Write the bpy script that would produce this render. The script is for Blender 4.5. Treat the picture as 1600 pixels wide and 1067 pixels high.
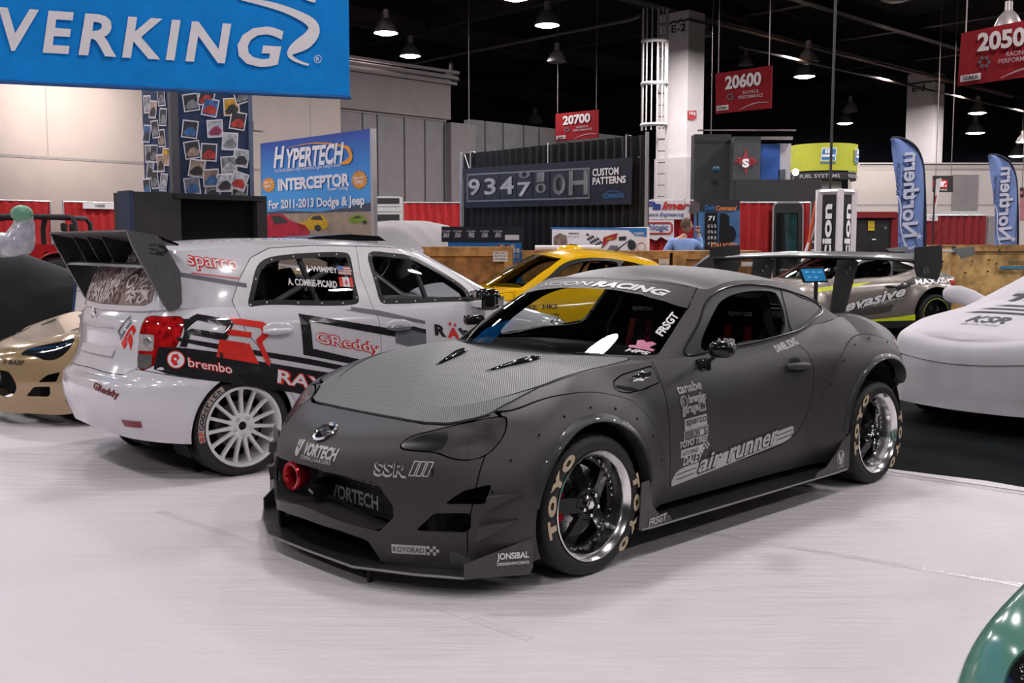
import bpy, bmesh, math, random
import numpy as np
from mathutils import Vector, Matrix
from mathutils.bvhtree import BVHTree
from mathutils.geometry import tessellate_polygon

random.seed(7)
SC = bpy.context.scene
COL = SC.collection
for _o in list(bpy.data.objects):
    bpy.data.objects.remove(_o, do_unlink=True)

# ------------------------------------------------------------------ camera, world, exposure
F_PX, CAM_H, PITCH = 1632.6, 1.4448, math.radians(5.276)
cam_d = bpy.data.cameras.new('camera')
cam = bpy.data.objects.new('camera', cam_d)
COL.objects.link(cam)
cam_d.sensor_width = 36.0
cam_d.lens = 36.0 * F_PX / 1600.0
cam_d.clip_end = 300
cam.location = (0, 0, CAM_H)
cam.rotation_euler = (math.pi / 2 - PITCH, 0, 0)
SC.camera = cam
SC.view_settings.view_transform = 'Standard'
SC.view_settings.look = 'None'
SC.view_settings.gamma = 1
SC.view_settings.use_curve_mapping = False
SC.view_settings.exposure = 0.0

world = bpy.data.worlds.new('hall_air')
SC.world = world
world.use_nodes = True
_bg = world.node_tree.nodes['Background']
_bg.inputs[0].default_value = (0.95, 0.93, 1.0, 1)
_bg.inputs[1].default_value = 0.012

LAMP_Z = 7.6
def area_lamp(x, y, z, size, power, col=(1.0, 0.945, 0.955), tilt=(0, 0), shape='DISK', spread=math.radians(176)):
    d = bpy.data.lights.new('hall_light', 'AREA')
    d.shape = shape; d.size = size; d.energy = power; d.color = col; d.spread = spread
    o = bpy.data.objects.new('hall_light', d); COL.objects.link(o)
    o.location = (x, y, z); o.rotation_euler = (tilt[0], tilt[1], 0)
    return o
HALL_A = math.radians(43.8)          # the hall grid runs diagonally to the view
def hall(a, b):
    c, s = math.cos(HALL_A), math.sin(HALL_A)
    return (a * c - b * s, a * s + b * c)
_lx, _ly = -.41, 7.81                  # one lamp hangs where the windscreen mirrors it
_la, _lb = _lx * math.cos(HALL_A) + _ly * math.sin(HALL_A), -_lx * math.sin(HALL_A) + _ly * math.cos(HALL_A)
for _a in range(-2, 8):
    for _b in range(-2, 7):
        _x, _y = hall(_a * 6.4 + _la, _b * 6.4 + _lb)
        if _y < -6 or _y > 52 or abs(_x) > 30: continue
        area_lamp(_x, _y, LAMP_Z, 0.72, 150 if _y < 16 else 340)

# ------------------------------------------------------------------ pixel to place helpers
FW = np.array([0, math.cos(PITCH), -math.sin(PITCH)])
UP = np.array([0, math.sin(PITCH), math.cos(PITCH)])
def ray(px, py):
    return FW + np.array([1.0, 0, 0]) * (px - 800.0) / F_PX - UP * (py - 533.5) / F_PX
def at(px, py, Y):
    d = ray(px, py); t = Y / d[1]
    return Vector((d[0] * t, Y, CAM_H + d[2] * t))
def ground(px, py, z=0.0):
    d = ray(px, py); t = (z - CAM_H) / d[2]
    return Vector((d[0] * t, d[1] * t, z))

# ------------------------------------------------------------------ materials
MATS = {}
def mat(name, col, rough=0.5, metal=0.0, spec=0.5, coat=0.0, emit=None, estr=0.0, trans=0.0, ior=1.45,
        noise=None, bump=None, alpha=1.0):
    """noise = (scale, amount) colour mottling; bump = (scale, strength)"""
    if name in MATS: return MATS[name]
    m = bpy.data.materials.new(name); m.use_nodes = True
    nt = m.node_tree; b = nt.nodes['Principled BSDF']
    c = (col[0], col[1], col[2], 1)
    b.inputs['Base Color'].default_value = c
    b.inputs['Roughness'].default_value = rough
    b.inputs['Metallic'].default_value = metal
    b.inputs['Specular IOR Level'].default_value = spec
    b.inputs['Coat Weight'].default_value = coat
    b.inputs['Coat Roughness'].default_value = 0.03
    b.inputs['Transmission Weight'].default_value = trans
    b.inputs['IOR'].default_value = ior
    b.inputs['Alpha'].default_value = alpha
    if emit:
        b.inputs['Emission Color'].default_value = (emit[0], emit[1], emit[2], 1)
        b.inputs['Emission Strength'].default_value = estr
    tc = None
    if noise or bump:
        tc = nt.nodes.new('ShaderNodeTexCoord')
    if noise:
        n = nt.nodes.new('ShaderNodeTexNoise'); n.inputs['Scale'].default_value = noise[0]
        n.inputs['Detail'].default_value = 5
        nt.links.new(tc.outputs['Object'], n.inputs['Vector'])
        mx = nt.nodes.new('ShaderNodeMix'); mx.data_type = 'RGBA'
        k = noise[1]
        mx.inputs[6].default_value = tuple(max(0, v * (1 - k)) for v in col) + (1,)
        mx.inputs[7].default_value = tuple(min(1, v * (1 + k)) for v in col) + (1,)
        mr = nt.nodes.new('ShaderNodeMapRange'); mr.inputs[1].default_value = .34; mr.inputs[2].default_value = .66
        nt.links.new(n.outputs['Fac'], mr.inputs[0]); nt.links.new(mr.outputs[0], mx.inputs[0])
        nt.links.new(mx.outputs[2], b.inputs['Base Color'])
    if bump:
        n2 = nt.nodes.new('ShaderNodeTexNoise'); n2.inputs['Scale'].default_value = bump[0]
        n2.inputs['Detail'].default_value = 4
        nt.links.new(tc.outputs['Object'], n2.inputs['Vector'])
        bp = nt.nodes.new('ShaderNodeBump'); bp.inputs['Strength'].default_value = bump[1]
        bp.inputs['Distance'].default_value = 0.02
        nt.links.new(n2.outputs['Fac'], bp.inputs['Height'])
        nt.links.new(bp.outputs['Normal'], b.inputs['Normal'])
    MATS[name] = m
    return m

def srgb(r, g, b):
    f = lambda v: (v / 255.0 / 12.92) if v / 255.0 <= 0.04045 else ((v / 255.0 + 0.055) / 1.055) ** 2.4
    return (f(r), f(g), f(b))

def weave(m, scale, amt, col2, ribs=False):
    """fine carbon weave on object coordinates"""
    nt = m.node_tree; b = nt.nodes['Principled BSDF']
    tc = nt.nodes.new('ShaderNodeTexCoord')
    w = nt.nodes.new('ShaderNodeTexWave'); w.wave_type = 'BANDS'; w.bands_direction = 'DIAGONAL'
    w.inputs['Scale'].default_value = scale; w.inputs['Distortion'].default_value = 0
    mx = nt.nodes.new('ShaderNodeMix'); mx.data_type = 'RGBA'
    c = tuple(b.inputs['Base Color'].default_value)
    mx.inputs[6].default_value = c
    mx.inputs[7].default_value = col2 + (1,)
    mp = nt.nodes.new('ShaderNodeMapping'); mp.inputs['Scale'].default_value = (1, -1, 0) if ribs else (1, 1, 1)
    nt.links.new(tc.outputs['Object'], mp.inputs['Vector']); nt.links.new(mp.outputs[0], w.inputs['Vector'])
    nt.links.new(w.outputs['Fac'], mx.inputs[0])
    nt.links.new(mx.outputs[2], b.inputs['Base Color'])
    bp = nt.nodes.new('ShaderNodeBump'); bp.inputs['Strength'].default_value = amt; bp.inputs['Distance'].default_value = 0.004
    nt.links.new(w.outputs['Fac'], bp.inputs['Height']); nt.links.new(bp.outputs['Normal'], b.inputs['Normal'])
    return m

# ------------------------------------------------------------------ things, parts, meshes
def thing(name, label, cat, loc=(0, 0, 0), rz=0.0, group=None):
    o = bpy.data.objects.new(name, None); COL.objects.link(o)
    o.empty_display_size = 0.1
    o.location = loc; o.rotation_euler = (0, 0, rz)
    return tag(o, label, cat, group)
def tag(o, label, cat, group=None):
    o['label'] = label; o['category'] = cat
    if group: o['group'] = group
    return o
def struct(o):
    o['kind'] = 'structure'; return o

WORLD = {}                            # things whose parts are drawn in hall coordinates
def place(name, label, cat, loc, group=None):
    o = thing(name, label, cat, loc, 0.0, group)
    WORLD[o.name] = Matrix.Translation(-Vector(loc)); return o
def link(name, V, F, m, parent=None, smooth=True, ang=None, label=None, mi=None):
    me = bpy.data.meshes.new(name)
    me.from_pydata([tuple(v) for v in V], [], [tuple(f) for f in F])
    ms = m if isinstance(m, (list, tuple)) else [m]
    for k in ms: me.materials.append(k)
    if mi is not None: me.polygons.foreach_set('material_index', mi)
    if smooth:
        me.polygons.foreach_set('use_smooth', [True] * len(me.polygons))
        if ang is not None: me.set_sharp_from_angle(angle=math.radians(ang))
    me.update()
    o = bpy.data.objects.new(name, me); COL.objects.link(o)
    if parent:
        o.parent = parent
        if parent.name in WORLD: o.matrix_parent_inverse = WORLD[parent.name]
    if label: o['label'] = label
    return o

def basis(d):
    d = Vector(d).normalized()
    a = Vector((0, 0, 1)) if abs(d.z) < 0.9 else Vector((1, 0, 0))
    u = d.cross(a).normalized(); v = d.cross(u).normalized()
    return u, v, d

class MB:
    """collects simple shapes into ONE mesh"""
    def __init__(s): s.V = []; s.F = []; s.M = []; s.m = 0
    def add(s, V, F):
        n = len(s.V); s.V += [tuple(v) for v in V]
        s.F += [tuple(i + n for i in f) for f in F]; s.M += [s.m] * len(F); return s
    def box(s, lo, hi, bev=0.0):
        if bev > 0:
            bm = bmesh.new(); bmesh.ops.create_cube(bm, size=1)
            for v in bm.verts:
                v.co = Vector([lo[i] + (v.co[i] + .5) * (hi[i] - lo[i]) for i in range(3)])
            bmesh.ops.bevel(bm, geom=list(bm.edges), offset=bev, segments=2, affect='EDGES', profile=0.5)
            bm.verts.index_update()
            s.add([v.co[:] for v in bm.verts], [[v.index for v in f.verts] for f in bm.faces]); bm.free(); return s
        x0, y0, z0 = lo; x1, y1, z1 = hi
        return s.add([(x0, y0, z0), (x1, y0, z0), (x1, y1, z0), (x0, y1, z0), (x0, y0, z1), (x1, y0, z1), (x1, y1, z1), (x0, y1, z1)],
                     [(0, 3, 2, 1), (4, 5, 6, 7), (0, 1, 5, 4), (1, 2, 6, 5), (2, 3, 7, 6), (3, 0, 4, 7)])
    def tube(s, P, r, n=10, caps=True):
        P = [Vector(p) for p in P]; k = len(P)
        R = r if isinstance(r, (list, tuple)) else [r] * k
        V = []; u = None
        for i, p in enumerate(P):
            d = (P[min(i + 1, k - 1)] - P[max(i - 1, 0)])
            if d.length < 1e-9: d = Vector((0, 0, 1))
            d.normalize()
            if u is None: u, v, _ = basis(d)
            else:
                u = (u - d * u.dot(d)); u.normalize()
            v = d.cross(u)
            for j in range(n):
                a = 2 * math.pi * j / n
                V.append(p + (u * math.cos(a) + v * math.sin(a)) * R[i])
        Fs = [(i * n + j, i * n + (j + 1) % n, (i + 1) * n + (j + 1) % n, (i + 1) * n + j) for i in range(k - 1) for j in range(n)]
        if caps: Fs += [tuple(range(n))[::-1], tuple((k - 1) * n + j for j in range(n))]
        return s.add(V, Fs)
    def cyl(s, a, b, r, n=16, r2=None): return s.tube([a, b], [r, r if r2 is None else r2], n)
    def lathe(s, prof, c=(0, 0, 0), axis='z', n=48, closed=False):
        """prof = [(radius, along)]; revolved round the axis"""
        V = []; k = len(prof)
        for (r, h) in prof:
            for j in range(n):
                a = 2 * math.pi * j / n; p = (r * math.cos(a), r * math.sin(a))
                q = (p[0], p[1], h) if axis == 'z' else (p[0], h, p[1]) if axis == 'y' else (h, p[0], p[1])
                V.append((q[0] + c[0], q[1] + c[1], q[2] + c[2]))
        rng = k if closed else k - 1
        Fs = [(i * n + j, i * n + (j + 1) % n, ((i + 1) % k) * n + (j + 1) % n, ((i + 1) % k) * n + j) for i in range(rng) for j in range(n)]
        return s.add(V, Fs)
    def prism(s, poly, o, u, v, d):
        """polygon in the (u, v) frame at o, thickness vector d"""
        o, u, v, d = Vector(o), Vector(u), Vector(v), Vector(d); n = len(poly)
        A = [o + u * p[0] + v * p[1] for p in poly]; B = [p + d for p in A]
        tri = tessellate_polygon([[Vector((p[0], p[1], 0)) for p in poly]])
        Fs = [tuple(t) for t in tri] + [tuple(n + i for i in t[::-1]) for t in tri]
        Fs += [(i, (i + 1) % n, n + (i + 1) % n, n + i) for i in range(n)]
        return s.add(A + B, Fs)
    def grid(s, rows):
        nr, nc = len(rows), len(rows[0])
        return s.add([p for r in rows for p in r], [(i * nc + j, i * nc + j + 1, (i + 1) * nc + j + 1, (i + 1) * nc + j) for i in range(nr - 1) for j in range(nc - 1)])
    def ball(s, c, r, n=14, sc=(1, 1, 1)):
        rows = []
        for i in range(n // 2 + 1):
            t = math.pi * i / (n // 2)
            rows.append([(c[0] + r * sc[0] * math.sin(t) * math.cos(2 * math.pi * j / n), c[1] + r * sc[1] * math.sin(t) * math.sin(2 * math.pi * j / n), c[2] + r * sc[2] * math.cos(t)) for j in range(n + 1)])
        return s.grid(rows)
    def build(s, name, m, parent=None, smooth=True, ang=35, label=None, loc=None, fix=True):
        o = link(name, s.V, s.F, m, parent, smooth, None, label, s.M if isinstance(m, (list, tuple)) else None)
        if fix:
            bm = bmesh.new(); bm.from_mesh(o.data)
            bmesh.ops.remove_doubles(bm, verts=bm.verts, dist=1e-5)
            bmesh.ops.recalc_face_normals(bm, faces=bm.faces); bm.to_mesh(o.data); bm.free()
        if smooth and ang: o.data.set_sharp_from_angle(angle=math.radians(ang))
        if loc: o.location = loc
        return o

# ------------------------------------------------------------------ lettering
_TX = {}
def text2d(s, bold=0.0, shear=0.0, wide=1.0, track=1.0, res=3):
    """filled lettering, cap height scaled to 1, centred at 0: (verts2d, faces)"""
    key = (s, bold, shear, wide, track)
    if key in _TX: return _TX[key]
    c = bpy.data.curves.new('txt', 'FONT'); c.body = s; c.size = 1.0; c.offset = bold; c.shear = shear
    c.space_character = track; c.resolution_u = res; c.fill_mode = 'FRONT'
    o = bpy.data.objects.new('txt', c); COL.objects.link(o)
    bpy.context.view_layer.update()
    me = bpy.data.meshes.new_from_object(o.evaluated_get(bpy.context.evaluated_depsgraph_get()))
    V = np.array([(v.co.x, v.co.y) for v in me.vertices]) if len(me.vertices) else np.zeros((0, 2))
    Fs = [tuple(p.vertices) for p in me.polygons]
    bpy.data.objects.remove(o); bpy.data.curves.remove(c); bpy.data.meshes.remove(me)
    V[:, 0] *= wide
    lo, hi = V.min(0), V.max(0)
    V = (V - (lo + hi) / 2)
    h = hi[1] - lo[1]
    _TX[key] = (V / h, Fs, (hi[0] - lo[0]) / h)
    return _TX[key]

def letters(name, s, o, u, v, w, h, m, parent, bold=0.0, shear=0.0, track=1.0, lift=0.004, label=None, thick=0.0):
    """flat lettering fitted into a w x h box centred at o in the plane (u, v)"""
    V, Fs, asp = text2d(s, bold, shear, 1.0, track)
    u, v = Vector(u).normalized(), Vector(v).normalized(); n = u.cross(v)
    sx = w / asp
    P = [Vector(o) + u * (p[0] * sx) + v * (p[1] * h) + n * lift for p in V]
    return link(name, P, Fs, m, parent, smooth=False, label=label)
# ------------------------------------------------------------------ smooth skins: spline surfaces, cutting, panels
def nspline(t, P, q):
    """natural cubic spline through P (n, ...) at knots t, read at q"""
    t = np.asarray(t, float); P = np.asarray(P, float); n = len(t); h = np.diff(t)
    sh = P.shape[1:]; Y = P.reshape(n, -1)
    A = np.eye(n); B = np.zeros_like(Y)
    for i in range(1, n - 1):
        A[i, i - 1] = h[i - 1]; A[i, i] = 2 * (h[i - 1] + h[i]); A[i, i + 1] = h[i]
        B[i] = 6 * ((Y[i + 1] - Y[i]) / h[i] - (Y[i] - Y[i - 1]) / h[i - 1])
    M = np.linalg.solve(A, B)
    q = np.clip(np.asarray(q, float), t[0], t[-1])
    k = np.clip(np.searchsorted(t, q, side='right') - 1, 0, n - 2)
    a = (t[k + 1] - q)[:, None]; b = (q - t[k])[:, None]; hk = h[k][:, None]
    R = M[k] * a ** 3 / (6 * hk) + M[k + 1] * b ** 3 / (6 * hk) + (Y[k] / hk - M[k] * hk / 6) * a + (Y[k + 1] / hk - M[k + 1] * hk / 6) * b
    return R.reshape((len(q),) + sh)
def chord(L, axis):
    d = np.linalg.norm(np.diff(L, axis=axis), axis=-1)
    d = d.mean(axis=1 - axis) ** 0.75
    return np.concatenate([[0], np.cumsum(np.maximum(d, 1e-4))])
def skin(L, nu, nv):
    """L (levels, stations, 3) -> grid (nv, nu, 3)"""
    L = np.asarray(L, float)
    tv, tu = chord(L, 0), chord(L, 1)
    A = nspline(tv, L, np.linspace(0, tv[-1], nv))
    A = np.swapaxes(nspline(tu, np.swapaxes(A, 0, 1), np.linspace(0, tu[-1], nu)), 0, 1)
    return A
def grid_mesh(G):
    nv, nu = G.shape[:2]
    V = G.reshape(-1, 3).copy()
    Fs = [(i * nu + j, i * nu + j + 1, (i + 1) * nu + j + 1, (i + 1) * nu + j) for i in range(nv - 1) for j in range(nu - 1)]
    return V, Fs
def join(*ms):
    V = []; Fs = []; n = 0
    for v, f in ms:
        V.append(np.asarray(v, float).reshape(-1, 3)); Fs += [tuple(i + n for i in q) for q in f]; n += len(v)
    return (np.vstack(V) if V else np.zeros((0, 3))), Fs
def clip(mesh, d):
    """keep the side where d >= 0 (d per vertex)"""
    V, Fs = mesh; d = np.asarray(d, float)
    newV = []; mp = {}; eg = {}; out = []
    def old(i):
        if i not in mp: mp[i] = len(newV); newV.append(V[i])
        return mp[i]
    for f in Fs:
        s = [d[i] >= 0 for i in f]
        if all(s): out.append(tuple(old(i) for i in f)); continue
        if not any(s): continue
        q = []
        for a in range(len(f)):
            i, j = f[a], f[(a + 1) % len(f)]
            if s[a]: q.append(old(i))
            if s[a] != s[(a + 1) % len(f)]:
                k = (i, j) if i < j else (j, i)
                if k not in eg:
                    t = d[k[0]] / (d[k[0]] - d[k[1]])
                    eg[k] = len(newV); newV.append(V[k[0]] * (1 - t) + V[k[1]] * t)
                q.append(eg[k])
        if len(q) >= 3: out.append(tuple(q))
    return (np.array(newV).reshape(-1, 3) if newV else np.zeros((0, 3))), out
def sdf(poly, P):
    """signed distance to a closed polygon, positive inside; P (n, 2)"""
    poly = np.asarray(poly, float); P = np.asarray(P, float)
    best = np.full(len(P), 1e9); ins = np.zeros(len(P), bool)
    for i in range(len(poly)):
        a = poly[i]; b = poly[(i + 1) % len(poly)]; e = b - a; w = P - a
        t = np.clip((w @ e) / max(e @ e, 1e-12), 0, 1)
        best = np.minimum(best, np.linalg.norm(w - t[:, None] * e, axis=1))
        c = ((a[1] > P[:, 1]) != (b[1] > P[:, 1]))
        with np.errstate(divide='ignore', invalid='ignore'):
            x = (b[0] - a[0]) * (P[:, 1] - a[1]) / (b[1] - a[1] if b[1] != a[1] else 1e-9) + a[0]
        ins ^= c & (P[:, 0] < x)
    return np.where(ins, best, -best)
def rounded(poly, n=6):
    """closed smooth curve through the points"""
    P = np.asarray(poly, float); k = len(P)
    E = np.vstack([P[-3:], P, P[:4]]); d = np.linalg.norm(np.diff(E, axis=0), axis=1) ** 0.6
    t = np.concatenate([[0], np.cumsum(np.maximum(d, 1e-5))])
    q = np.linspace(t[3], t[3 + k], k * n, endpoint=False)
    return nspline(t, E, q)
def cut(mesh, poly, axes, gap=0.0, extra=None):
    """split by a polygon seen along one axis -> (inside, outside); extra(V) >= 0 limits where it bites"""
    V = mesh[0]
    if len(V) == 0: return mesh, mesh
    d = sdf(poly, V[:, list(axes)])
    if extra is not None: d = np.minimum(d, extra(V))
    return clip(mesh, d - gap), clip(mesh, -d - gap)
def normals(mesh):
    V, Fs = mesh; N = np.zeros_like(V)
    for f in Fs:
        a, b, c = V[f[0]], V[f[1]], V[f[2]]
        n = np.cross(b - a, c - a)
        if len(f) > 3: n = n + np.cross(c - a, V[f[3]] - a)
        for i in f: N[i] += n
    l = np.linalg.norm(N, axis=1); l[l == 0] = 1
    return N / l[:, None]
def flip(mesh):
    return mesh[0], [f[::-1] for f in mesh[1]]
def outward(mesh, c=(0, 0, 0)):
    """orient faces away from the long axis through the middle of the car"""
    N = normals(mesh); V = mesh[0]
    s = np.sum(N * (V - np.array([np.nan_to_num(V[:, 0].mean()), 0, 0.55]))) 
    return mesh if s > 0 else flip(mesh)
def rim(mesh, depth, seam=True, toward=None):
    """give a panel an inward turned edge"""
    V, Fs = mesh
    if len(V) == 0: return mesh
    N = normals(mesh); cnt = {}
    for f in Fs:
        for a in range(len(f)):
            i, j = f[a], f[(a + 1) % len(f)]
            k = (i, j) if i < j else (j, i)
            cnt.setdefault(k, []).append((i, j))
    nv = [v for v in V]; idx = {}; out = list(Fs)
    def dup(i):
        if i not in idx:
            idx[i] = len(nv); nv.append(V[i]); nv.append(V[i] + (-N[i] if toward is None else np.asarray(toward)) * depth)
        return idx[i]
    for k, l in cnt.items():
        if len(l) != 1: continue
        i, j = l[0]
        if seam and abs(V[i][1]) < 2e-3 and abs(V[j][1]) < 2e-3: continue
        a, b = dup(i), dup(j)
        out.append((b, a, a + 1, b + 1))
    return np.array(nv), out
def shell(mesh, t):
    """solid panel of thickness t"""
    V, Fs = mesh
    N = normals(mesh); n = len(V)
    inner = [tuple(i + n for i in f[::-1]) for f in Fs]
    cnt = {}
    for f in Fs:
        for a in range(len(f)):
            i, j = f[a], f[(a + 1) % len(f)]
            cnt.setdefault((min(i, j), max(i, j)), []).append((i, j))
    side = [(l[0][1], l[0][0], l[0][0] + n, l[0][1] + n) for l in cnt.values() if len(l) == 1]
    return np.vstack([V, V - N * t]), list(Fs) + inner + side
def mir(mesh):
    V = mesh[0].copy()
    if len(V): V[:, 1] *= -1
    return V, [f[::-1] for f in mesh[1]]
def panel(name, mesh, m, parent, both=True, depth=0.0, ang=None, label=None, toward=None, weld=True):
    """one mesh from a half panel; both=True adds the mirror half into the same part"""
    if len(mesh[1]) == 0: return None
    if depth: mesh = rim(mesh, depth, both, toward)
    if both:
        t2 = mesh
        mesh = join(mesh, mir(t2))
    o = link(name, mesh[0], mesh[1], m, parent, True, ang, label)
    if both and weld:
        bm = bmesh.new(); bm.from_mesh(o.data)
        bmesh.ops.remove_doubles(bm, verts=[v for v in bm.verts if abs(v.co.y) < 1e-4], dist=1e-4)
        bm.to_mesh(o.data); bm.free()
    return o
def tree(mesh):
    return BVHTree.FromPolygons([Vector(v) for v in mesh[0]], [tuple(f) for f in mesh[1]])
def slice2d(V, Fs, step):
    """cut flat lettering into small cells so that it can follow a curved surface"""
    bm = bmesh.new()
    vs = [bm.verts.new((p[0], p[1], 0)) for p in V]
    for f in Fs:
        try: bm.faces.new([vs[i] for i in f])
        except ValueError: pass
    P = np.asarray(V)
    for ax in (0, 1):
        lo, hi = P[:, ax].min(), P[:, ax].max()
        k = int((hi - lo) / step)
        for i in range(1, k + 1):
            c = [0, 0, 0]; c[ax] = lo + i * step; n = [0, 0, 0]; n[ax] = 1
            bmesh.ops.bisect_plane(bm, geom=bm.verts[:] + bm.edges[:] + bm.faces[:], plane_co=c, plane_no=n, dist=1e-6)
    bm.verts.index_update()
    r = np.array([v.co[:2] for v in bm.verts]), [tuple(v.index for v in f.verts) for f in bm.faces]
    bm.free(); return r
def wrap(name, V2, Fs, o, u, v, bvh, m, parent, lift=0.0025, step=0.03, label=None, back=0.6):
    """lay a flat figure (metres) onto a surface along the direction u x v"""
    V2, Fs = slice2d(V2, Fs, step)
    u, v = Vector(u).normalized(), Vector(v).normalized(); n = u.cross(v).normalized(); o = Vector(o)
    P = []; ok = []
    for p in V2:
        s = o + u * p[0] + v * p[1] + n * back
        h = bvh.ray_cast(s, -n, back * 2.5)
        if h[0] is None: P.append(o + u * p[0] + v * p[1]); ok.append(False); continue
        nn = h[1] if h[1].dot(n) > 0 else -h[1]
        P.append(h[0] + n * lift * 0.5 + nn * lift * 0.5 + n * 0.0005); ok.append(True)
    Fs = [f for f in Fs if all(ok[i] for i in f)]
    if not Fs: return None
    return link(name, P, Fs, m, parent, smooth=False, label=label)
def wrap_text(name, s, o, u, v, w, h, bvh, m, parent, bold=0.0, shear=0.0, track=1.0, lift=0.0025, step=0.03, label=None, back=0.6):
    V, Fs, asp = text2d(s, bold, shear, 1.0, track)
    return wrap(name, np.c_[V[:, 0] * w / asp, V[:, 1] * h], Fs, o, u, v, bvh, m, parent, lift, step, label, back)
def smooth01(t):
    t = np.clip(t, 0, 1); return t * t * (3 - 2 * t)
# ------------------------------------------------------------------ the materials of the hall
def thin_glass(name, tint, refl=1.0, rough=0.0):
    if name in MATS: return MATS[name]
    m = bpy.data.materials.new(name); m.use_nodes = True; nt = m.node_tree
    nt.nodes.remove(nt.nodes['Principled BSDF'])
    out = nt.nodes['Material Output']
    tr = nt.nodes.new('ShaderNodeBsdfTransparent'); tr.inputs[0].default_value = tint + (1,)
    gl = nt.nodes.new('ShaderNodeBsdfGlossy'); gl.inputs['Roughness'].default_value = rough
    fr = nt.nodes.new('ShaderNodeFresnel'); fr.inputs[0].default_value = 1.5
    mu = nt.nodes.new('ShaderNodeMath'); mu.operation = 'MULTIPLY'; mu.inputs[1].default_value = refl
    mx = nt.nodes.new('ShaderNodeMixShader')
    nt.links.new(fr.outputs[0], mu.inputs[0]); nt.links.new(mu.outputs[0], mx.inputs[0])
    nt.links.new(tr.outputs[0], mx.inputs[1]); nt.links.new(gl.outputs[0], mx.inputs[2]); nt.links.new(mx.outputs[0], out.inputs[0])
    MATS[name] = m; return m
BLACK = mat('black_plastic', (.012, .012, .013), .55, bump=(300, .1))
GLOSSBLACK = mat('gloss_black', (.008, .008, .009), .12, noise=(20, .1))
VOID = mat('dark_recess', (.004, .004, .004), .9, noise=(5, .1))
RUBBER = mat('tire_rubber', (.018, .017, .017), .62, bump=(160, .15))
CHROME = mat('chrome', (.86, .86, .87), .06, 1.0, noise=(30, .02))
LIPM = mat('polished_lip', (.88, .87, .88), .17, 1.0, noise=(30, .02))
STEEL = mat('brushed_steel', (.50, .50, .51), .3, 1.0, bump=(200, .1))
SILVERVINYL = mat('silver_vinyl', (.47, .46, .47), .42, .15, noise=(60, .08))
WHITEVINYL = mat('white_vinyl', (.78, .76, .78), .4, noise=(60, .04))
TAN = mat('tan_lettering', (.50, .40, .27), .6, noise=(50, .1))
REDPAINT = mat('caliper_red', (.50, .012, .02), .25, noise=(40, .1))
REDANOD = mat('red_anodised', (.33, .008, .014), .18, .6, noise=(40, .1))
CARBON = weave(mat('carbon_weave', (.016, .016, .017), .32, coat=.3), 210, .10, (.045, .045, .047))
WRAP = mat('matte_carbon_wrap', (.035, .031, .034), .46, spec=.62, bump=(500, .12), noise=(2.5, .08))
HOODWRAP = weave(mat('ribbed_sheen_wrap', (.062, .063, .063), .50, spec=.55), 46, .2, (.19, .195, .191), True)  # ribbed film; its lighter tones also paint in the sheen on the hood
GLASS = thin_glass('windscreen_glass', (.62, .68, .66), 1.0)
TINT = thin_glass('tinted_glass', (.10, .11, .11), 1.0)
SMOKE = mat('smoked_lens', (.050, .046, .049), .25, coat=.35, noise=(12, .3))
LENSBLACK = mat('lens_cutout', (.004, .004, .005), .3, noise=(20, .1))
CABIN = mat('cabin_black', (.010, .010, .011), .7, bump=(120, .1))
FABRIC = mat('seat_fabric', (.014, .014, .016), .9, bump=(400, .3))
REDBELT = mat('red_belt', (.32, .01, .012), .7, bump=(300, .2))
WHITEPAINT = mat('white_gloss_paint', (.66, .65, .68), .16, coat=.6, noise=(3, .02))
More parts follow.
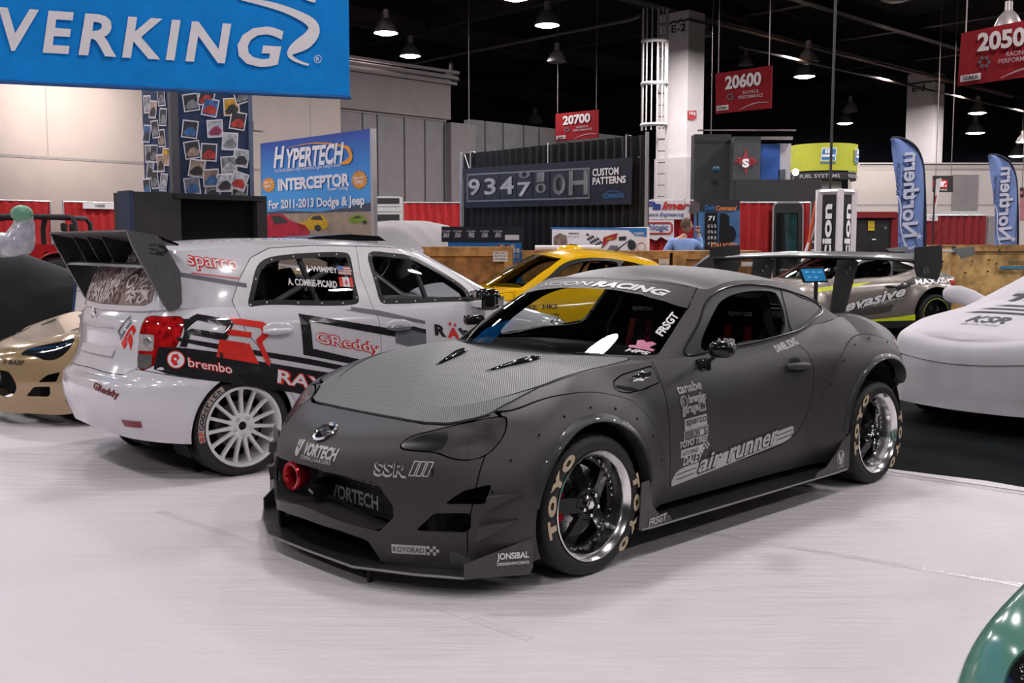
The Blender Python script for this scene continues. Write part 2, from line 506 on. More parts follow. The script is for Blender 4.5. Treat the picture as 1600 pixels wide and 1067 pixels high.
# ------------------------------------------------------------------ the two door coupe (four cars in the hall share this body)
# stations run from the nose centre along the left side to the tail centre; levels from the sill up to the belt
CL = [
 # L0                L1                 L2                 L3                 L4                 L5
 [(.86,0,.11),      (.885,0,.27),      (.875,0,.43),      (.80,0,.585),      (.64,0,.662),      (.47,0,.705)],
 [(.83,.25,.11),    (.85,.25,.27),    (.84,.25,.43),    (.765,.25,.59),    (.615,.25,.667),   (.455,.22,.71)],
 [(.725,.47,.11),    (.745,.47,.27),     (.735,.475,.43),     (.665,.47,.60),     (.535,.45,.677),    (.40,.41,.73)],
 [(.60,.64,.11),    (.62,.65,.27),     (.61,.655,.44),    (.535,.65,.61),     (.415,.62,.695),    (.31,.55,.757)],
 [(.50,.765,.11),    (.515,.785,.27),    (.505,.79,.44),    (.41,.78,.62),     (.33,.735,.725),   (.20,.62,.788)],
 [(.38,.84,.13),    (.385,.86,.28),    (.38,.87,.45),     (.30,.86,.64),     (.19,.785,.758),   (.08,.665,.818)],
 [(.2,.86,.17),     (.2,.88,.3),       (.2,.89,.46),      (.14,.875,.65),    (.06,.80,.786),    (-.02,.69,.842)],
 [(0,.865,.18),     (0,.885,.3),       (0,.89,.47),       (-.03,.875,.66),   (-.08,.805,.802),  (-.14,.71,.862)],
 [(-.25,.86,.19),   (-.25,.88,.3),     (-.25,.885,.48),   (-.26,.865,.67),   (-.28,.80,.81),    (-.32,.725,.877)],
 [(-.52,.845,.2),   (-.52,.87,.31),    (-.52,.878,.48),   (-.52,.862,.67),   (-.53,.81,.80),    (-.56,.755,.885)],
 [(-1.0,.84,.2),    (-1.0,.872,.31),   (-1.0,.88,.48),    (-1.0,.868,.67),   (-1.0,.825,.80),   (-1.0,.765,.89)],
 [(-1.5,.84,.2),    (-1.5,.875,.31),   (-1.5,.885,.48),   (-1.5,.878,.67),   (-1.5,.84,.81),    (-1.5,.77,.905)],
 [(-1.9,.85,.2),    (-1.9,.88,.31),    (-1.9,.892,.48),   (-1.9,.895,.67),   (-1.9,.865,.83),   (-1.9,.755,.945)],
 [(-2.25,.86,.2),   (-2.25,.888,.31),  (-2.25,.9,.48),    (-2.25,.905,.68),  (-2.25,.878,.85),  (-2.25,.71,.985)],
 [(-2.57,.86,.21),  (-2.57,.888,.32),  (-2.57,.902,.49),  (-2.57,.905,.69),  (-2.56,.875,.87),  (-2.54,.66,1.0)],
 [(-2.86,.80,.30),  (-2.86,.82,.38),   (-2.86,.86,.52),   (-2.85,.89,.70),   (-2.83,.85,.875),  (-2.80,.62,.995)],
 [(-3.04,.68,.32),  (-3.07,.70,.40),   (-3.08,.74,.54),  (-3.08,.78,.70),   (-3.06,.76,.875),  (-3.02,.55,.985)],
 [(-3.18,.52,.32),  (-3.22,.54,.40),    (-3.24,.57,.54),   (-3.25,.58,.71),   (-3.25,.57,.89),   (-3.14,.42,.985)],
 [(-3.26,.3,.32),   (-3.31,.3,.40),    (-3.34,.3,.55),   (-3.34,.3,.72),    (-3.31,.3,.905),   (-3.2,.22,.985)],
 [(-3.28,0,.32),    (-3.33,0,.40),     (-3.36,0,.55),     (-3.36,0,.72),    (-3.31,0,.91),     (-3.22,0,.985)],
]
GH = [
 [(-.40,0,.925),    (-.76,0,1.115),    (-1.12,0,1.265)],
 [(-.42,.28,.92),   (-.775,.26,1.11),  (-1.125,.24,1.262)],
 [(-.50,.52,.905),  (-.83,.47,1.10),   (-1.15,.43,1.25)],
 [(-.62,.70,.89),   (-.91,.62,1.08),   (-1.19,.555,1.225)],
 [(-.76,.755,.885), (-1.0,.685,1.06),  (-1.25,.595,1.21)],
 [(-1.05,.765,.89), (-1.2,.70,1.07),   (-1.38,.605,1.235)],
 [(-1.45,.77,.905), (-1.52,.705,1.09), (-1.60,.60,1.25)],
 [(-1.85,.76,.94),  (-1.88,.695,1.09), (-1.88,.585,1.24)],
 [(-2.2,.72,.98),   (-2.18,.65,1.10),  (-2.13,.56,1.215)],
 [(-2.52,.66,1.0),  (-2.42,.585,1.095),(-2.3,.525,1.19)],
 [(-2.74,.50,1.0),  (-2.58,.46,1.09),  (-2.40,.43,1.185)],
 [(-2.83,.25,1.0),  (-2.65,.24,1.095), (-2.44,.22,1.195)],
 [(-2.85,0,1.0),    (-2.67,0,1.1),     (-2.455,0,1.20)],
]
ROOF = np.array([(-1.12, 1.265), (-1.3, 1.305), (-1.6, 1.325), (-1.9, 1.31), (-2.2, 1.265), (-2.455, 1.20)])
HOODC = np.array([(.47, .705), (.30, .752), (.1, .80), (-.15, .85), (-.42, .90), (-.75, .93)])
def fan(edge, cen, n=14, bulge=None):
    """surface from an edge curve (k, 3) to the centre line z(x)"""
    e = np.asarray(edge); zc = nspline(-cen[:, 0], cen[:, 1:], -e[:, 0])[:, 0]
    rows = []
    for i in range(n + 1):
        s = i / n
        y = e[:, 1] * (1 - s); f = 1 - (1 - s) ** 2
        z = e[:, 2] + (zc - e[:, 2]) * f
        if bulge is not None: z = z + bulge(e[:, 0], y, s)
        rows.append(np.c_[e[:, 0], y, z])
    return np.array(rows)
class Coupe: pass
def coupe_surfaces(flare=.07):
    S = Coupe()
    L = np.swapaxes(np.array(CL, float), 0, 1)
    G = skin(L, 300, 72)
    edge = G[-1]
    hood = fan(edge[edge[:, 0] > -.78], HOODC)
    # flared arches
    P = G.reshape(-1, 3)
    for (cx, cz, r0, r1) in ((0, .31, .36, .62), (-2.56, .325, .40, .66)):
        r = np.hypot(P[:, 0] - cx, P[:, 2] - cz)
        s = smooth01((r1 - r) / (r1 - r0))
        s = s * np.where(P[:, 0] < -2.75, smooth01((P[:, 2] - .48) / .15), 1.0)
        P[:, 1] += flare * s * smooth01((P[:, 1] - .45) / .3)
    S.side = outward(grid_mesh(P.reshape(G.shape)))
    S.hood = outward(grid_mesh(hood))
    H = np.swapaxes(np.array(GH, float), 0, 1)
    g = skin(H, 220, 34)
    S.green = outward(grid_mesh(g))
    S.roof = outward(grid_mesh(fan(g[-1], ROOF)))
    re = edge[edge[:, 0] < -2.3]
    deckc = np.array([(-2.2, 1.0), (-2.8, 1.0), (-3.05, .995), (-3.3, .985)])
    S.deck = outward(grid_mesh(fan(re, deckc)))
    return S
# ------------------------------------------------------------------ wheels: origin at the centre of the outer face, outward = +y, seen from outside right = -x
def ring_text(name, s, r, h, a0, step, m, parent, bold=0.02, y=.004, wide=1.0, shear=0):
    V = []; Fs = []
    for k, ch in enumerate(s):
        if ch == ' ': continue
        v, f, asp = text2d(ch, bold, shear)
        v, f = slice2d(v, f, .35)
        n = len(V); a = math.radians(a0 - step * k)
        for p in v:
            rr = r + p[1] * h; aa = a - p[0] * h * wide / r
            V.append((-rr * math.cos(aa), y, rr * math.sin(aa)))
        Fs += [tuple(i + n for i in q) for q in f]
    return link(name, V, Fs, m, parent, smooth=False)
def tire_mesh(R, lip, w, n=120):
    mb = MB(); g = .006
    prof = [(lip - .006, -.008), (lip + .004, .002), (lip + .016, .004), ((R + lip) / 2, .006), (R - .022, .001), (R - .008, -.010), (R - .002, -.022)]
    x = -.03
    for k in range(4):
        prof += [(R, x), (R, x - w * .17), (R - g, x - w * .175), (R - g, x - w * .205)]
        x -= w * .21
    prof += [(R, x), (R - .004, -w + .02), (R - .02, -w), (lip, -w + .005)]
    mb.lathe(prof, axis='y', n=n)
    for i, v in enumerate(mb.V):                                     # sipes across the shoulders
        ring, j = divmod(i, n)
        if j % 4 == 0 and (5 <= ring <= 7 or ring in (10, 11)):
            mb.V[i] = (v[0] * .988, v[1], v[2] * .988)
    return mb
def place_wheel(o, x, y, z, right=False, steer=0.0):
    o.location = (x, y, z); o.rotation_euler = (0, 0, (math.pi if right else 0) + steer)
def disc_mesh(r, y):
    mb = MB().lathe([(.06, y), (r, y), (r, y - .022), (.06, y - .022)], axis='y', n=64, closed=True)
    return mb
def wheel_deep(parent, R=.312, w=.25, detail=True, spoke_m=None, lip_m=None, tire_text=True):
    """five spoke black wheel with a deep polished lip"""
    spoke_m = spoke_m or GLOSSBLACK; lip_m = lip_m or LIPM
    lip = R - .067
    mb = MB()
    # barrel floor, hub and five broad spokes
    for k in range(5):
        a = math.radians(90 + 72 * k + 14)
        er = Vector((-math.cos(a), 0, math.sin(a))); et = Vector((math.sin(a), 0, math.cos(a)))
        hw = [(.045, .030), (.085, .034), (.13, .031), (.175, .035), (.200, .044), (.208, .05)]
        yy = [-.036, -.046, -.066, -.084, -.092, -.094]
        top = [er * r + et * s * q + Vector((0, y, 0)) for (r, q), y in zip(hw, yy) for s in (-1, 1)]
        bot = [p + Vector((0, -.03, 0)) for p in top]
        n = len(hw)
        V = top + bot; Fs = []
        for i in range(n - 1):
            Fs += [(2 * i, 2 * i + 1, 2 * i + 3, 2 * i + 2), (2 * n + 2 * i, 2 * n + 2 * i + 2, 2 * n + 2 * i + 3, 2 * n + 2 * i + 1)]
            Fs += [(2 * i, 2 * i + 2, 2 * n + 2 * i + 2, 2 * n + 2 * i), (2 * i + 1, 2 * n + 2 * i + 1, 2 * n + 2 * i + 3, 2 * i + 3)]
        mb.add(V, Fs)
    mb.lathe([(.0, -.045), (.055, -.045), (.072, -.036), (.076, -.05), (.076, -.09)], axis='y', n=40)
    mb.lathe([(.192, -.094), (.213, -.088), (.213, -.12), (.192, -.12)], axis='y', n=72, closed=True)
    o = mb.build('wheel', spoke_m, parent, ang=30)
    tire_mesh(R, lip, w).build('tire', RUBBER, o, ang=50)
    lm = MB().lathe([(lip - .010, -.012), (lip - .002, -.004), (lip - .002, .005), (lip - .007, .007), (lip - .012, .002), (lip - .026, -.014), (lip - .031, -.024), (lip - .032, -.052),
                     (lip - .036, -.060), (lip - .037, -.088), (lip - .041, -.093)], axis='y', n=96)
    lm.build('rim_lip', lip_m, o, ang=60)
    MB().lathe([(lip - .04, -.10), (lip - .045, -w), ], axis='y', n=64).build('rim_barrel', BLACK, o)
    if not detail: return o
    mb = MB()
    for k in range(40):
        if k % 8 in (7,): continue
        a = 2 * math.pi * k / 40
        mb.lathe([(0, -.078), (.0042, -.079), (.0050, -.083), (.0050, -.09)], (-.2035 * math.cos(a), 0, .2035 * math.sin(a)), 'y', 8)
    mb.build('rim_bolts', CHROME, o)['kind'] = 'stuff'
    mb = MB()
    for k in range(5):
        a = math.radians(126 + 72 * k)
        mb.lathe([(0, -.008), (.006, -.009), (.0085, -.013), (.0095, -.045)], (-.047 * math.cos(a), 0, .047 * math.sin(a)), 'y', 10)
        lg = MB().lathe([(0, -.014), (.006, -.015), (.0085, -.018), (.0095, -.045)], (-.047 * math.cos(a), 0, .047 * math.sin(a)), 'y', 10)
        lg.build('lug_nut', CHROME, o)
    MB().lathe([(0, -.016), (.017, -.018), (.021, -.022), (.024, -.03), (.024, -.046)], axis='y', n=6).build('centre_cap', CHROME, o)
    d = disc_mesh(.165, -.125)
    d.build('brake_disc', STEEL, o, ang=30)
    hm = MB()
    for k in range(24):
        for q in range(3):
            a = 2 * math.pi * (k + q * .33) / 24; r = .098 + q * .026
            hm.lathe([(0, -.1245), (.0045, -.1245)], (-r * math.cos(a), 0, r * math.sin(a)), 'y', 8)
    hm.build('disc_holes', VOID, o)['kind'] = 'stuff'
    cal = MB(); rows = []
    for i in range(9):
        a = math.radians(150 + i * 8); rows.append([(-r * math.cos(a), y, r * math.sin(a)) for (r, y) in ((.10, -.115), (.10, -.105), (.172, -.105), (.18, -.112), (.18, -.16), (.10, -.16), (.10, -.115))])
    cal.grid(rows); c = cal.build('brake_caliper', REDPAINT, o, ang=30)
    ring_text('caliper_lettering', 'brembo', .15, .016, 206, 6.4, WHITEVINYL, c, .01, -.1045)
    # small spoke mark
    a = math.radians(72 * 4 + 104)
    er = Vector((-math.cos(a), 0, math.sin(a)))
    p = er * .150 + Vector((0, -.0715, 0))
    letters('spoke_lettering', 'SSR', p, er, Vector((0, 1, 0)).cross(er), .052, .018, SILVERVINYL, o, .02, .2, lift=.003)
    if tire_text:
        ring_text('tire_lettering', 'TOYO', (R + lip) / 2, .050, 191, 20.5, TAN, o, .085, .0085, 1.75)
        ring_text('tire_lettering', 'TOYO', (R + lip) / 2, .044, 14, 20.5, TAN, o, .085, .0085, 1.75)
    return o
def wheel_rally(parent, R=.318, lip=.256, w=.22, m=None, spokes=15, lettered=True):
    m = m or mat('wheel_white', (.74, .73, .74), .35, noise=(30, .03))
    mb = MB()
    for k in range(spokes):
        a = 2 * math.pi * (k + .5) / spokes + .1
        er = Vector((-math.cos(a), 0, math.sin(a))); et = Vector((math.sin(a), 0, math.cos(a)))
        st = [(.062, .0145, -.020), (.10, .0115, -.022), (.16, .010, -.026), (.205, .0105, -.026), (.226, .013, -.022), (.236, .019, -.018)]
        n = len(st)
        V = []
        for (r, q, y) in st:
            V += [er * r + et * (-q) + Vector((0, y - .006, 0)), er * r + et * (-q * .6) + Vector((0, y, 0)), er * r + et * (q * .6) + Vector((0, y, 0)), er * r + et * q + Vector((0, y - .006, 0)), er * r + et * q + Vector((0, y - .032, 0)), er * r - et * q + Vector((0, y - .032, 0))]
        Fs = [(6 * i + j, 6 * i + (j + 1) % 6, 6 * i + 6 + (j + 1) % 6, 6 * i + 6 + j) for i in range(n - 1) for j in range(6)]
        mb.add(V, Fs)
    mb.lathe([(.027, -.045), (.027, -.024), (.034, -.018), (.072, -.018), (.082, -.026), (.082, -.06)], axis='y', n=48)
    mb.lathe([(lip - .004, -.012), (lip, -.002), (lip - .001, .006), (lip - .010, .009), (lip - .020, .0), (lip - .024, -.016), (lip - .026, -.05), (lip - .03, -w + .02)], axis='y', n=90)
    o = mb.build('wheel', m, parent, ang=32)
    tire_mesh(R, lip, w, 96).build('tire', RUBBER, o, ang=50)
    for k in range(5):
        a = math.radians(55 + 72 * k)
        MB().lathe([(0, -.022), (.0065, -.021), (.0095, -.017), (.0125, -.0165), (.0125, -.03)], (-.056 * math.cos(a), 0, .056 * math.sin(a)), 'y', 12).build('lug_nut', STEEL, o)
    MB().lathe([(0, -.03), (.026, -.03)], axis='y', n=24).build('centre_bore', VOID, o)
    disc_mesh(.15, -.09).build('brake_disc', mat('worn_disc', (.16, .14, .13), .5, .6, bump=(120, .2)), o, ang=30)
    cal = MB(); rows = []
    for i in range(9):
        a = math.radians(128 + i * 8); rows.append([(-r * math.cos(a), y, r * math.sin(a)) for (r, y) in ((.09, -.085), (.09, -.07), (.155, -.07), (.165, -.078), (.165, -.13), (.09, -.13), (.09, -.085))])
    cal.grid(rows); cal.build('brake_caliper', mat('dark_caliper', (.05, .05, .055), .4, .5, noise=(30, .2)), o, ang=30)
    if lettered:
        pm = MB(); rows = []
        for i in range(25):
            a = math.radians(194 - i * 3.15); rows.append([(-r * math.cos(a), .0072, r * math.sin(a)) for r in (lip + .010, R - .014)])
        pm.grid(rows).build('tire_label', mat('label_tan', (.40, .33, .28), .7, noise=(50, .1)), o, smooth=False)
        ring_text('tire_lettering', 'BF', (R + lip) / 2 - .002, .030, 189.5, 6.8, mat('label_red', (.55, .03, .03), .6, noise=(50, .1)), o, .03, .0085, 1.25)
        ring_text('tire_lettering', 'Goodrich', (R + lip) / 2 - .002, .030, 175.5, 7.2, mat('label_navy', (.015, .018, .05), .6, noise=(50, .1)), o, .03, .0085, 1.2)
        ring_text('tire_marks', 'SOFT', (R + lip) / 2, .014, 104, 3.0, mat('mark_yellow', (.6, .45, .05), .6, noise=(50, .1)), o, .02, .0085, 1.2)
        ring_text('tire_marks', 'RAL', (R + lip) / 2, .014, 88, 3.0, mat('mark_olive', (.25, .22, .05), .6, noise=(50, .1)), o, .02, .0085, 1.2)
        ring_text('tire_marks', 'EUW', (R + lip) / 2, .014, 77, 3.4, WHITEVINYL, o, .02, .0085, 1.2)
    return o
def wheel_plain(parent, R=.31, lip=.235, w=.22, n=5, m=None, disc=True):
    m = m or mat('wheel_silver', (.45, .45, .46), .3, .7, noise=(30, .05)); mb = MB()
    for k in range(n):
        a = 2 * math.pi * (k + .25) / n
        er = Vector((-math.cos(a), 0, math.sin(a))); et = Vector((math.sin(a), 0, math.cos(a)))
        for s in (-1, 1):
            q = [er * .05 + et * s * .004, er * .05 + et * s * .022, er * (lip - .01) + et * s * .05, er * (lip - .01) + et * s * .022]
            mb.add([p + Vector((0, -.018, 0)) for p in q] + [p + Vector((0, -.05, 0)) for p in q], [(0, 1, 2, 3), (7, 6, 5, 4), (0, 4, 5, 1), (1, 5, 6, 2), (2, 6, 7, 3), (3, 7, 4, 0)])
    mb.lathe([(0, -.012), (.05, -.014), (.06, -.03), (.06, -.06)], axis='y', n=32)
    mb.lathe([(lip - .004, -.012), (lip, .002), (lip - .01, .006), (lip - .022, -.006), (lip - .026, -.05), (lip - .03, -w + .02)], axis='y', n=64)
    o = mb.build('wheel', m, parent, ang=32)
    tire_mesh(R, lip, w, 72).build('tire', RUBBER, o, ang=50)
    if disc: disc_mesh(lip * .7, -.1).build('brake_disc', STEEL, o, ang=30)
    return o
# ------------------------------------------------------------------ building one coupe from the shared surfaces
HOOD_PL = [(.566, -.1), (.566, .173), (.556, .343), (.537, .431), (.489, .522), (.425, .580), (.357, .648), (.25, .673), (0, .682), (-.14, .697), (-.34, .702), (-.565, .672), (-.50, .50), (-.455, .40), (-.44, .2), (-.435, -.1)]
LAMP_PL = [(.440, .599), (.444, .629), (.483, .650), (.543, .673), (.631, .701), (.726, .720), (.753, .707), (.777, .665), (.774, .618), (.761, .588), (.732, .564), (.693, .556), (.645, .562), (.593, .579), (.535, .584), (.459, .588)]
CUTO_PL = [(.452, .600), (.468, .625), (.512, .649), (.563, .655), (.588, .639), (.600, .615), (.592, .594), (.464, .590)]
MOUTH_PL = [(-.1, .478), (.217, .465), (.378, .453), (.41, .436), (.47, .359), (.472, .308), (.413, .243), (.232, .269), (.054, .294), (-.1, .296)]
CHIN_PL = [(-.1, .05), (-.1, .243), (.225, .226), (.335, .206), (.362, .195), (.40, .128), (.405, .05)]
VENT1_PL = [(.650, .376), (.715, .436), (.803, .466), (.811, .458), (.799, .386)]
VENT2_PL = [(.548, .256), (.617, .336), (.752, .346), (.748, .283), (.725, .259)]
DOOR_PL = [(-.575, 1.05), (-.602, .87), (-.594, .59), (-.606, .297), (-.83, .322), (-1.36, .344), (-1.60, .368), (-1.725, .415), (-1.808, .489), (-1.866, .613), (-1.884, .752), (-1.868, .85), (-1.80, .93), (-1.74, 1.05)]
GARN_PL = [(-.245, .795), (-.28, .822), (-.36, .842), (-.583, .866), (-.588, .79), (-.45, .768), (-.34, .765), (-.27, .778)]
WIN_PL = [(-.86, .905), (-1.024, 1.029), (-1.165, 1.133), (-1.28, 1.185), (-1.411, 1.214), (-1.632, 1.224), (-1.916, 1.198), (-2.146, 1.157), (-2.345, 1.108), (-2.392, 1.078), (-2.36, 1.048), (-2.22, 1.018), (-2.109, .99), (-1.955, .962), (-1.77, .945), (-1.4, .918), (-1.1, .905)]
OPEN_PL = [(-1.000, .925), (-1.235, 1.113), (-1.30, 1.145), (-1.40, 1.172), (-1.63, 1.192), (-1.80, 1.185), (-1.872, 1.168), (-1.865, 1.12), (-1.785, .966), (-1.4, .934)]
TRI_PL = [(-.905, .922), (-.975, .922), (-1.03, 1.0), (-1.02, 1.005)]
QUART_PL = [(-1.955, 1.178), (-2.14, 1.145), (-2.33, 1.098), (-2.362, 1.074), (-2.33, 1.056), (-2.2, 1.03), (-2.09, 1.004), (-1.95, .978), (-1.862, .966)]
SCREEN_PL = [(-.1, .915), (.40, .915), (.60, .908), (.719, .908), (.686, 1.005), (.639, 1.117), (.573, 1.220), (.45, 1.238), (.30, 1.249), (-.1, 1.26)]
BANNER_PL = [(-.1, 1.208), (.20, 1.203), (.38, 1.184), (.535, 1.153), (.634, 1.120), (.85, 1.03), (.85, 1.35), (-.1, 1.35)]
RSCREEN_PL = [(-.1, 1.02), (.40, 1.02), (.52, 1.03), (.44, 1.165), (-.1, 1.18)]
TAIL_PL = [(.50, .76), (.62, .75), (.90, .79), (.90, .86), (.62, .875), (.50, .85)]
def X(lo=None, hi=None, ax=0):
    return lambda V: np.minimum(V[:, ax] - lo if lo is not None else 9.0, hi - V[:, ax] if hi is not None else 9.0)
_SURF = {}
def build_coupe(root, paint, hoodpaint=None, flare=.07, hero=False, glass=None, wheelfn=None, lens=None, tub=True):
    hoodpaint = hoodpaint or paint; glass = glass or GLASS; lens = lens or SMOKE
    if flare not in _SURF: _SURF[flare] = coupe_surfaces(flare)
    S = _SURF[flare]; P = {}
    g = .0028
    side = S.side
    hood1, side = cut(side, HOOD_PL, (0, 1), g, X(.62, None, 2))
    hood2, strip = cut(S.hood, HOOD_PL, (0, 1), g); side = clip(side, -sdf(HOOD_PL, side[0][:, :2]) - np.where((side[0][:, 2] > .6) & (side[0][:, 0] > .36), .013, -9)) if hero else side
    lamp, side = cut(side, rounded(LAMP_PL, 4), (1, 2), g, X(.2))
    mouth, side = cut(side, rounded(MOUTH_PL, 3) if not hero else MOUTH_PL, (1, 2), 0, X(.6))
    chin, side = cut(side, CHIN_PL, (1, 2), 0, X(.6)) if hero else (None, side)
    v1, side = cut(side, VENT1_PL, (1, 2), 0, X(.4))
    v2, side = cut(side, VENT2_PL, (1, 2), 0, X(.4))
    def disc(m, cx, cz, r):
        d = np.hypot(m[0][:, 0] - cx, m[0][:, 2] - cz) - r
        d = np.where(m[0][:, 1] > .35, d, 1.0); return d
    side = clip(side, disc(side, 0, .315, .368))
    side = clip(side, disc(side, -2.565, .335, .432))
    side = clip(side, np.where((side[0][:, 0] < -2.7) & (side[0][:, 1] > .35), np.maximum(side[0][:, 2] - (.60 + .25 * np.maximum(0, .80 - side[0][:, 1])), -(side[0][:, 0] + 2.95)), 1.0)) if hero else side
    door, side = cut(side, DOOR_PL, (0, 2), g, X(.5, None, 1))
    garn, side = cut(side, GARN_PL, (0, 2), g, X(.5, None, 1))
    tail, side = cut(side, TAIL_PL, (1, 2), g, X(None, -2.9))
    flf = None
    if hero:
        d = .565 - np.hypot(side[0][:, 0] - .0, (side[0][:, 2] - .28)); d = np.where(side[0][:, 1] > .55, d, -1); d = np.minimum(d, .74 - side[0][:, 2] + .06 * np.cos(side[0][:, 0] * 5))
        flf, side = clip(side, d - .0015), clip(side, -d - .0015)
        d = .60 - np.hypot(side[0][:, 0] + 2.50, (side[0][:, 2] - .31)); d = np.where((side[0][:, 1] > .5) & (side[0][:, 0] < -1.95), d, -1)
        flr, side = clip(side, d - .0015), clip(side, -d - .0015)
    # nose bumper is split from the wings along the lamp corner
    body = join(rim(side, .012), strip if len(strip[1]) else (np.zeros((0, 3)), []), )
    gr = S.green
    screen, gr = cut(gr, SCREEN_PL, (1, 2), .001, X(-1.35, None))
    rscr, gr = cut(gr, RSCREEN_PL, (1, 2), .001, X(None, -2.2))
    win, gr = cut(gr, rounded(WIN_PL, 4), (0, 2), .001, X(.3, None, 1))
    body = join(body, rim(gr, .02), S.roof, S.deck)
    P['body'] = panel('body_shell', body, paint, root, True)
    hd = join(rim(join(hood1), .012), rim(hood2, .012))
    P['hood'] = panel('hood', hd, hoodpaint, root, True)
    P['hood'].location.z = .004 if hero else 0
    for s, nm in ((1, 'left'), (-1, 'right')):
        M = (lambda q: q) if s > 0 else mir
        P['door' + nm] = panel('door', M(rim(door, .015)), paint, root, False)
        P['lamp' + nm] = lp = panel('headlight', M(rim(lamp, .012)), lens, root, False, label='smoked dark headlight' if hero else None)
        panel('fender_garnish', M(rim(garn, .008)), paint, root, False)
        panel('taillight', M(rim(tail, .01)), mat('tail_red', (.35, .01, .015), .15, coat=.5, noise=(20, .2)), root, False)
        if hero:
            panel('fender_flare', M(rim(flf, .012)), paint, root, False)
            panel('fender_flare', M(rim(flr, .012)), paint, root, False)
            co, _ = cut(lamp, rounded(CUTO_PL, 4), (1, 2), 0, X(.2))
            N = normals(co); panel('lens_cutout', M((co[0] + N * .0015, co[1])), LENSBLACK, lp, False)
        op, fr = cut(win, rounded(OPEN_PL, 3), (0, 2), 0)
        qu, fr = cut(fr, rounded(QUART_PL, 3), (0, 2), 0)
        panel('window_trim', M(rim(fr, .02)), mat('window_trim_black', (.010, .010, .010), .40, bump=(200, .1)), root, False)
        if hero: panel('quarter_window', M(qu), paint, root, False, label='rear side window covered in grey wrap')
        else:
            panel('quarter_window', M(qu), glass, root, False); panel('door_window', M(op), glass, root, False)
    ban = None
    if hero:
        ban, screen = cut(screen, BANNER_PL, (1, 2), 0)
        P['banner'] = panel('windshield_banner', ban, paint, root, True, label='grey banner strip across the top of the windshield')
    P['screen'] = panel('windshield', screen, glass, root, True)
    panel('rear_window', rscr, TINT, root, True)
    # things behind the openings: liners, cabin tub, grille cavity
    for (cx, r) in ((0, .385), (-2.565, .445)):
        for s in (-1, 1):
            mb = MB(); rows = []
            for i in range(25):
                a = math.radians(-25 + i * 230 / 24)
                rows.append([(cx + r * math.cos(a), s * y, .325 + r * math.sin(a)) for y in (.55, .70, .86 if hero else .80)])
            mb.grid(rows)
            mb.lathe([(0, s * .55), (r, s * .55)], (cx, 0, .325), 'y', 40)
            mb.build('wheel_liner', VOID, root)
    mb = MB().box((-3.0, -.55, .16), (.55, .55, .19))
    mb.build('underbody', VOID, root)
    mb = MB()
    mb.box((.45, -.62, .20), (.60, .62, .55)); mb.build('front_cavity', VOID, root)
    if tub:
        mb = MB()
        mb.box((-2.6, -.74, .34), (-.45, .74, .38)); mb.box((-.60, -.70, .38), (-.5, .70, .86)); mb.box((-2.62, -.66, .38), (-2.5, .66, .95))
        mb.box((-2.5, .735, .36), (-.6, .75, .86)); mb.box((-2.5, -.75, .36), (-.6, -.735, .86))
        mb.build('cabin_tub', CABIN, root)
        rows = [[(x, y * 1.0, z - .05 * (abs(y) / .7) ** 3) for y in np.linspace(-.72, .72, 17)] for (x, z) in ((-.50, .895), (-.62, .905), (-.80, .925), (-.90, .92), (-.97, .87), (-.98, .72), (-.95, .55))]
        MB().grid(rows).build('dashboard', CABIN, root, fix=False)
        st = MB(); st.lathe([(.17, -.012), (.182, 0), (.17, .012), (.158, 0)], axis='x', n=40, closed=True)
        st.box((-.015, -.16, -.02), (.015, .16, .02), .008); st.box((-.015, -.02, -.16), (.015, .02, .05), .008)
        so = st.build('steering_wheel', BLACK, root); so.location = (-1.08, .37, .82); so.rotation_euler = (0, math.radians(-22), 0)
        for s in (1, -1):
            race_seat(root, -1.62, s * .37)
    # fascia vents get a flat near-black sheet behind them
    for s in (1, -1):
        mb = MB()
        for pl, xx in ((VENT1_PL, (.50, .44, .40, .40, .43)), (VENT2_PL, (.57, .52, .45, .45, .46))):
            mb.add([(x - .02, s * y, z) for (y, z), x in zip(pl, xx)], [(0, 1, 2, 3, 4)])
        mb.build('bumper_vent', VOID, root, fix=False)
    return P, S
def race_seat(root, x, y):
    """fixed back bucket seat with side wings"""
    prof = [(.16, .42, .24), (.10, .44, .25), (-.10, .42, .25), (-.22, .46, .25), (-.27, .60, .23), (-.32, .80, .235), (-.345, .93, .24), (-.36, 1.00, .19), (-.375, 1.09, .155), (-.39, 1.13, .12)]
    rows = []
    for (dx, z, hw) in prof:
        r = []
        for k in range(-6, 7):
            t = k / 6.0
            back = dx < -.2
            lift = .10 * abs(t) ** 4
            r.append((x + dx + (lift if back else 0), y + hw * t, z + (0 if back else lift)))
        rows.append(r)
    V, Fs = grid_mesh(np.array(rows)); V, Fs = shell((V, Fs), .05)
    o = link('seat', V, Fs, FABRIC, root, True, 50)
    for k in (-.07, .07):
        P = [(x - .325 + .035, y + k, .97), (x - .25 + .03, y + k * 1.1, .72), (x - .2, y + k * .8, .56), (x - .05, y + k * .5, .5)]
        mb = MB(); mb.grid([[(p[0], p[1] - .025, p[2]), (p[0] + .004, p[1], p[2]), (p[0], p[1] + .025, p[2])] for p in P])
        mb.build('seat_harness', REDBELT, o, fix=False)
    letters('seat_lettering', 'sparco', (x - .325, y, 1.03), (0, 1, 0), (-.1, 0, 1), .17, .035, WHITEVINYL, o, .03, lift=.03)
    return o
# ------------------------------------------------------------------ the black wide body coupe in the middle
hero = thing('coupe', 'matte black carbon wrapped racing coupe with tall rear wing in the centre', 'car', (-.284, 5.1445, 0), math.radians(223.81))
HP, HS = build_coupe(hero, WRAP, HOODWRAP, .07, True)
def hero_tree(keys=('side', 'hood', 'deck')):
    ms = []
    for k in keys:
        m = getattr(HS, k); ms += [m, mir(m)]
    return tree(join(*ms))
HT = hero_tree(); HG = hero_tree(('green', 'roof'))
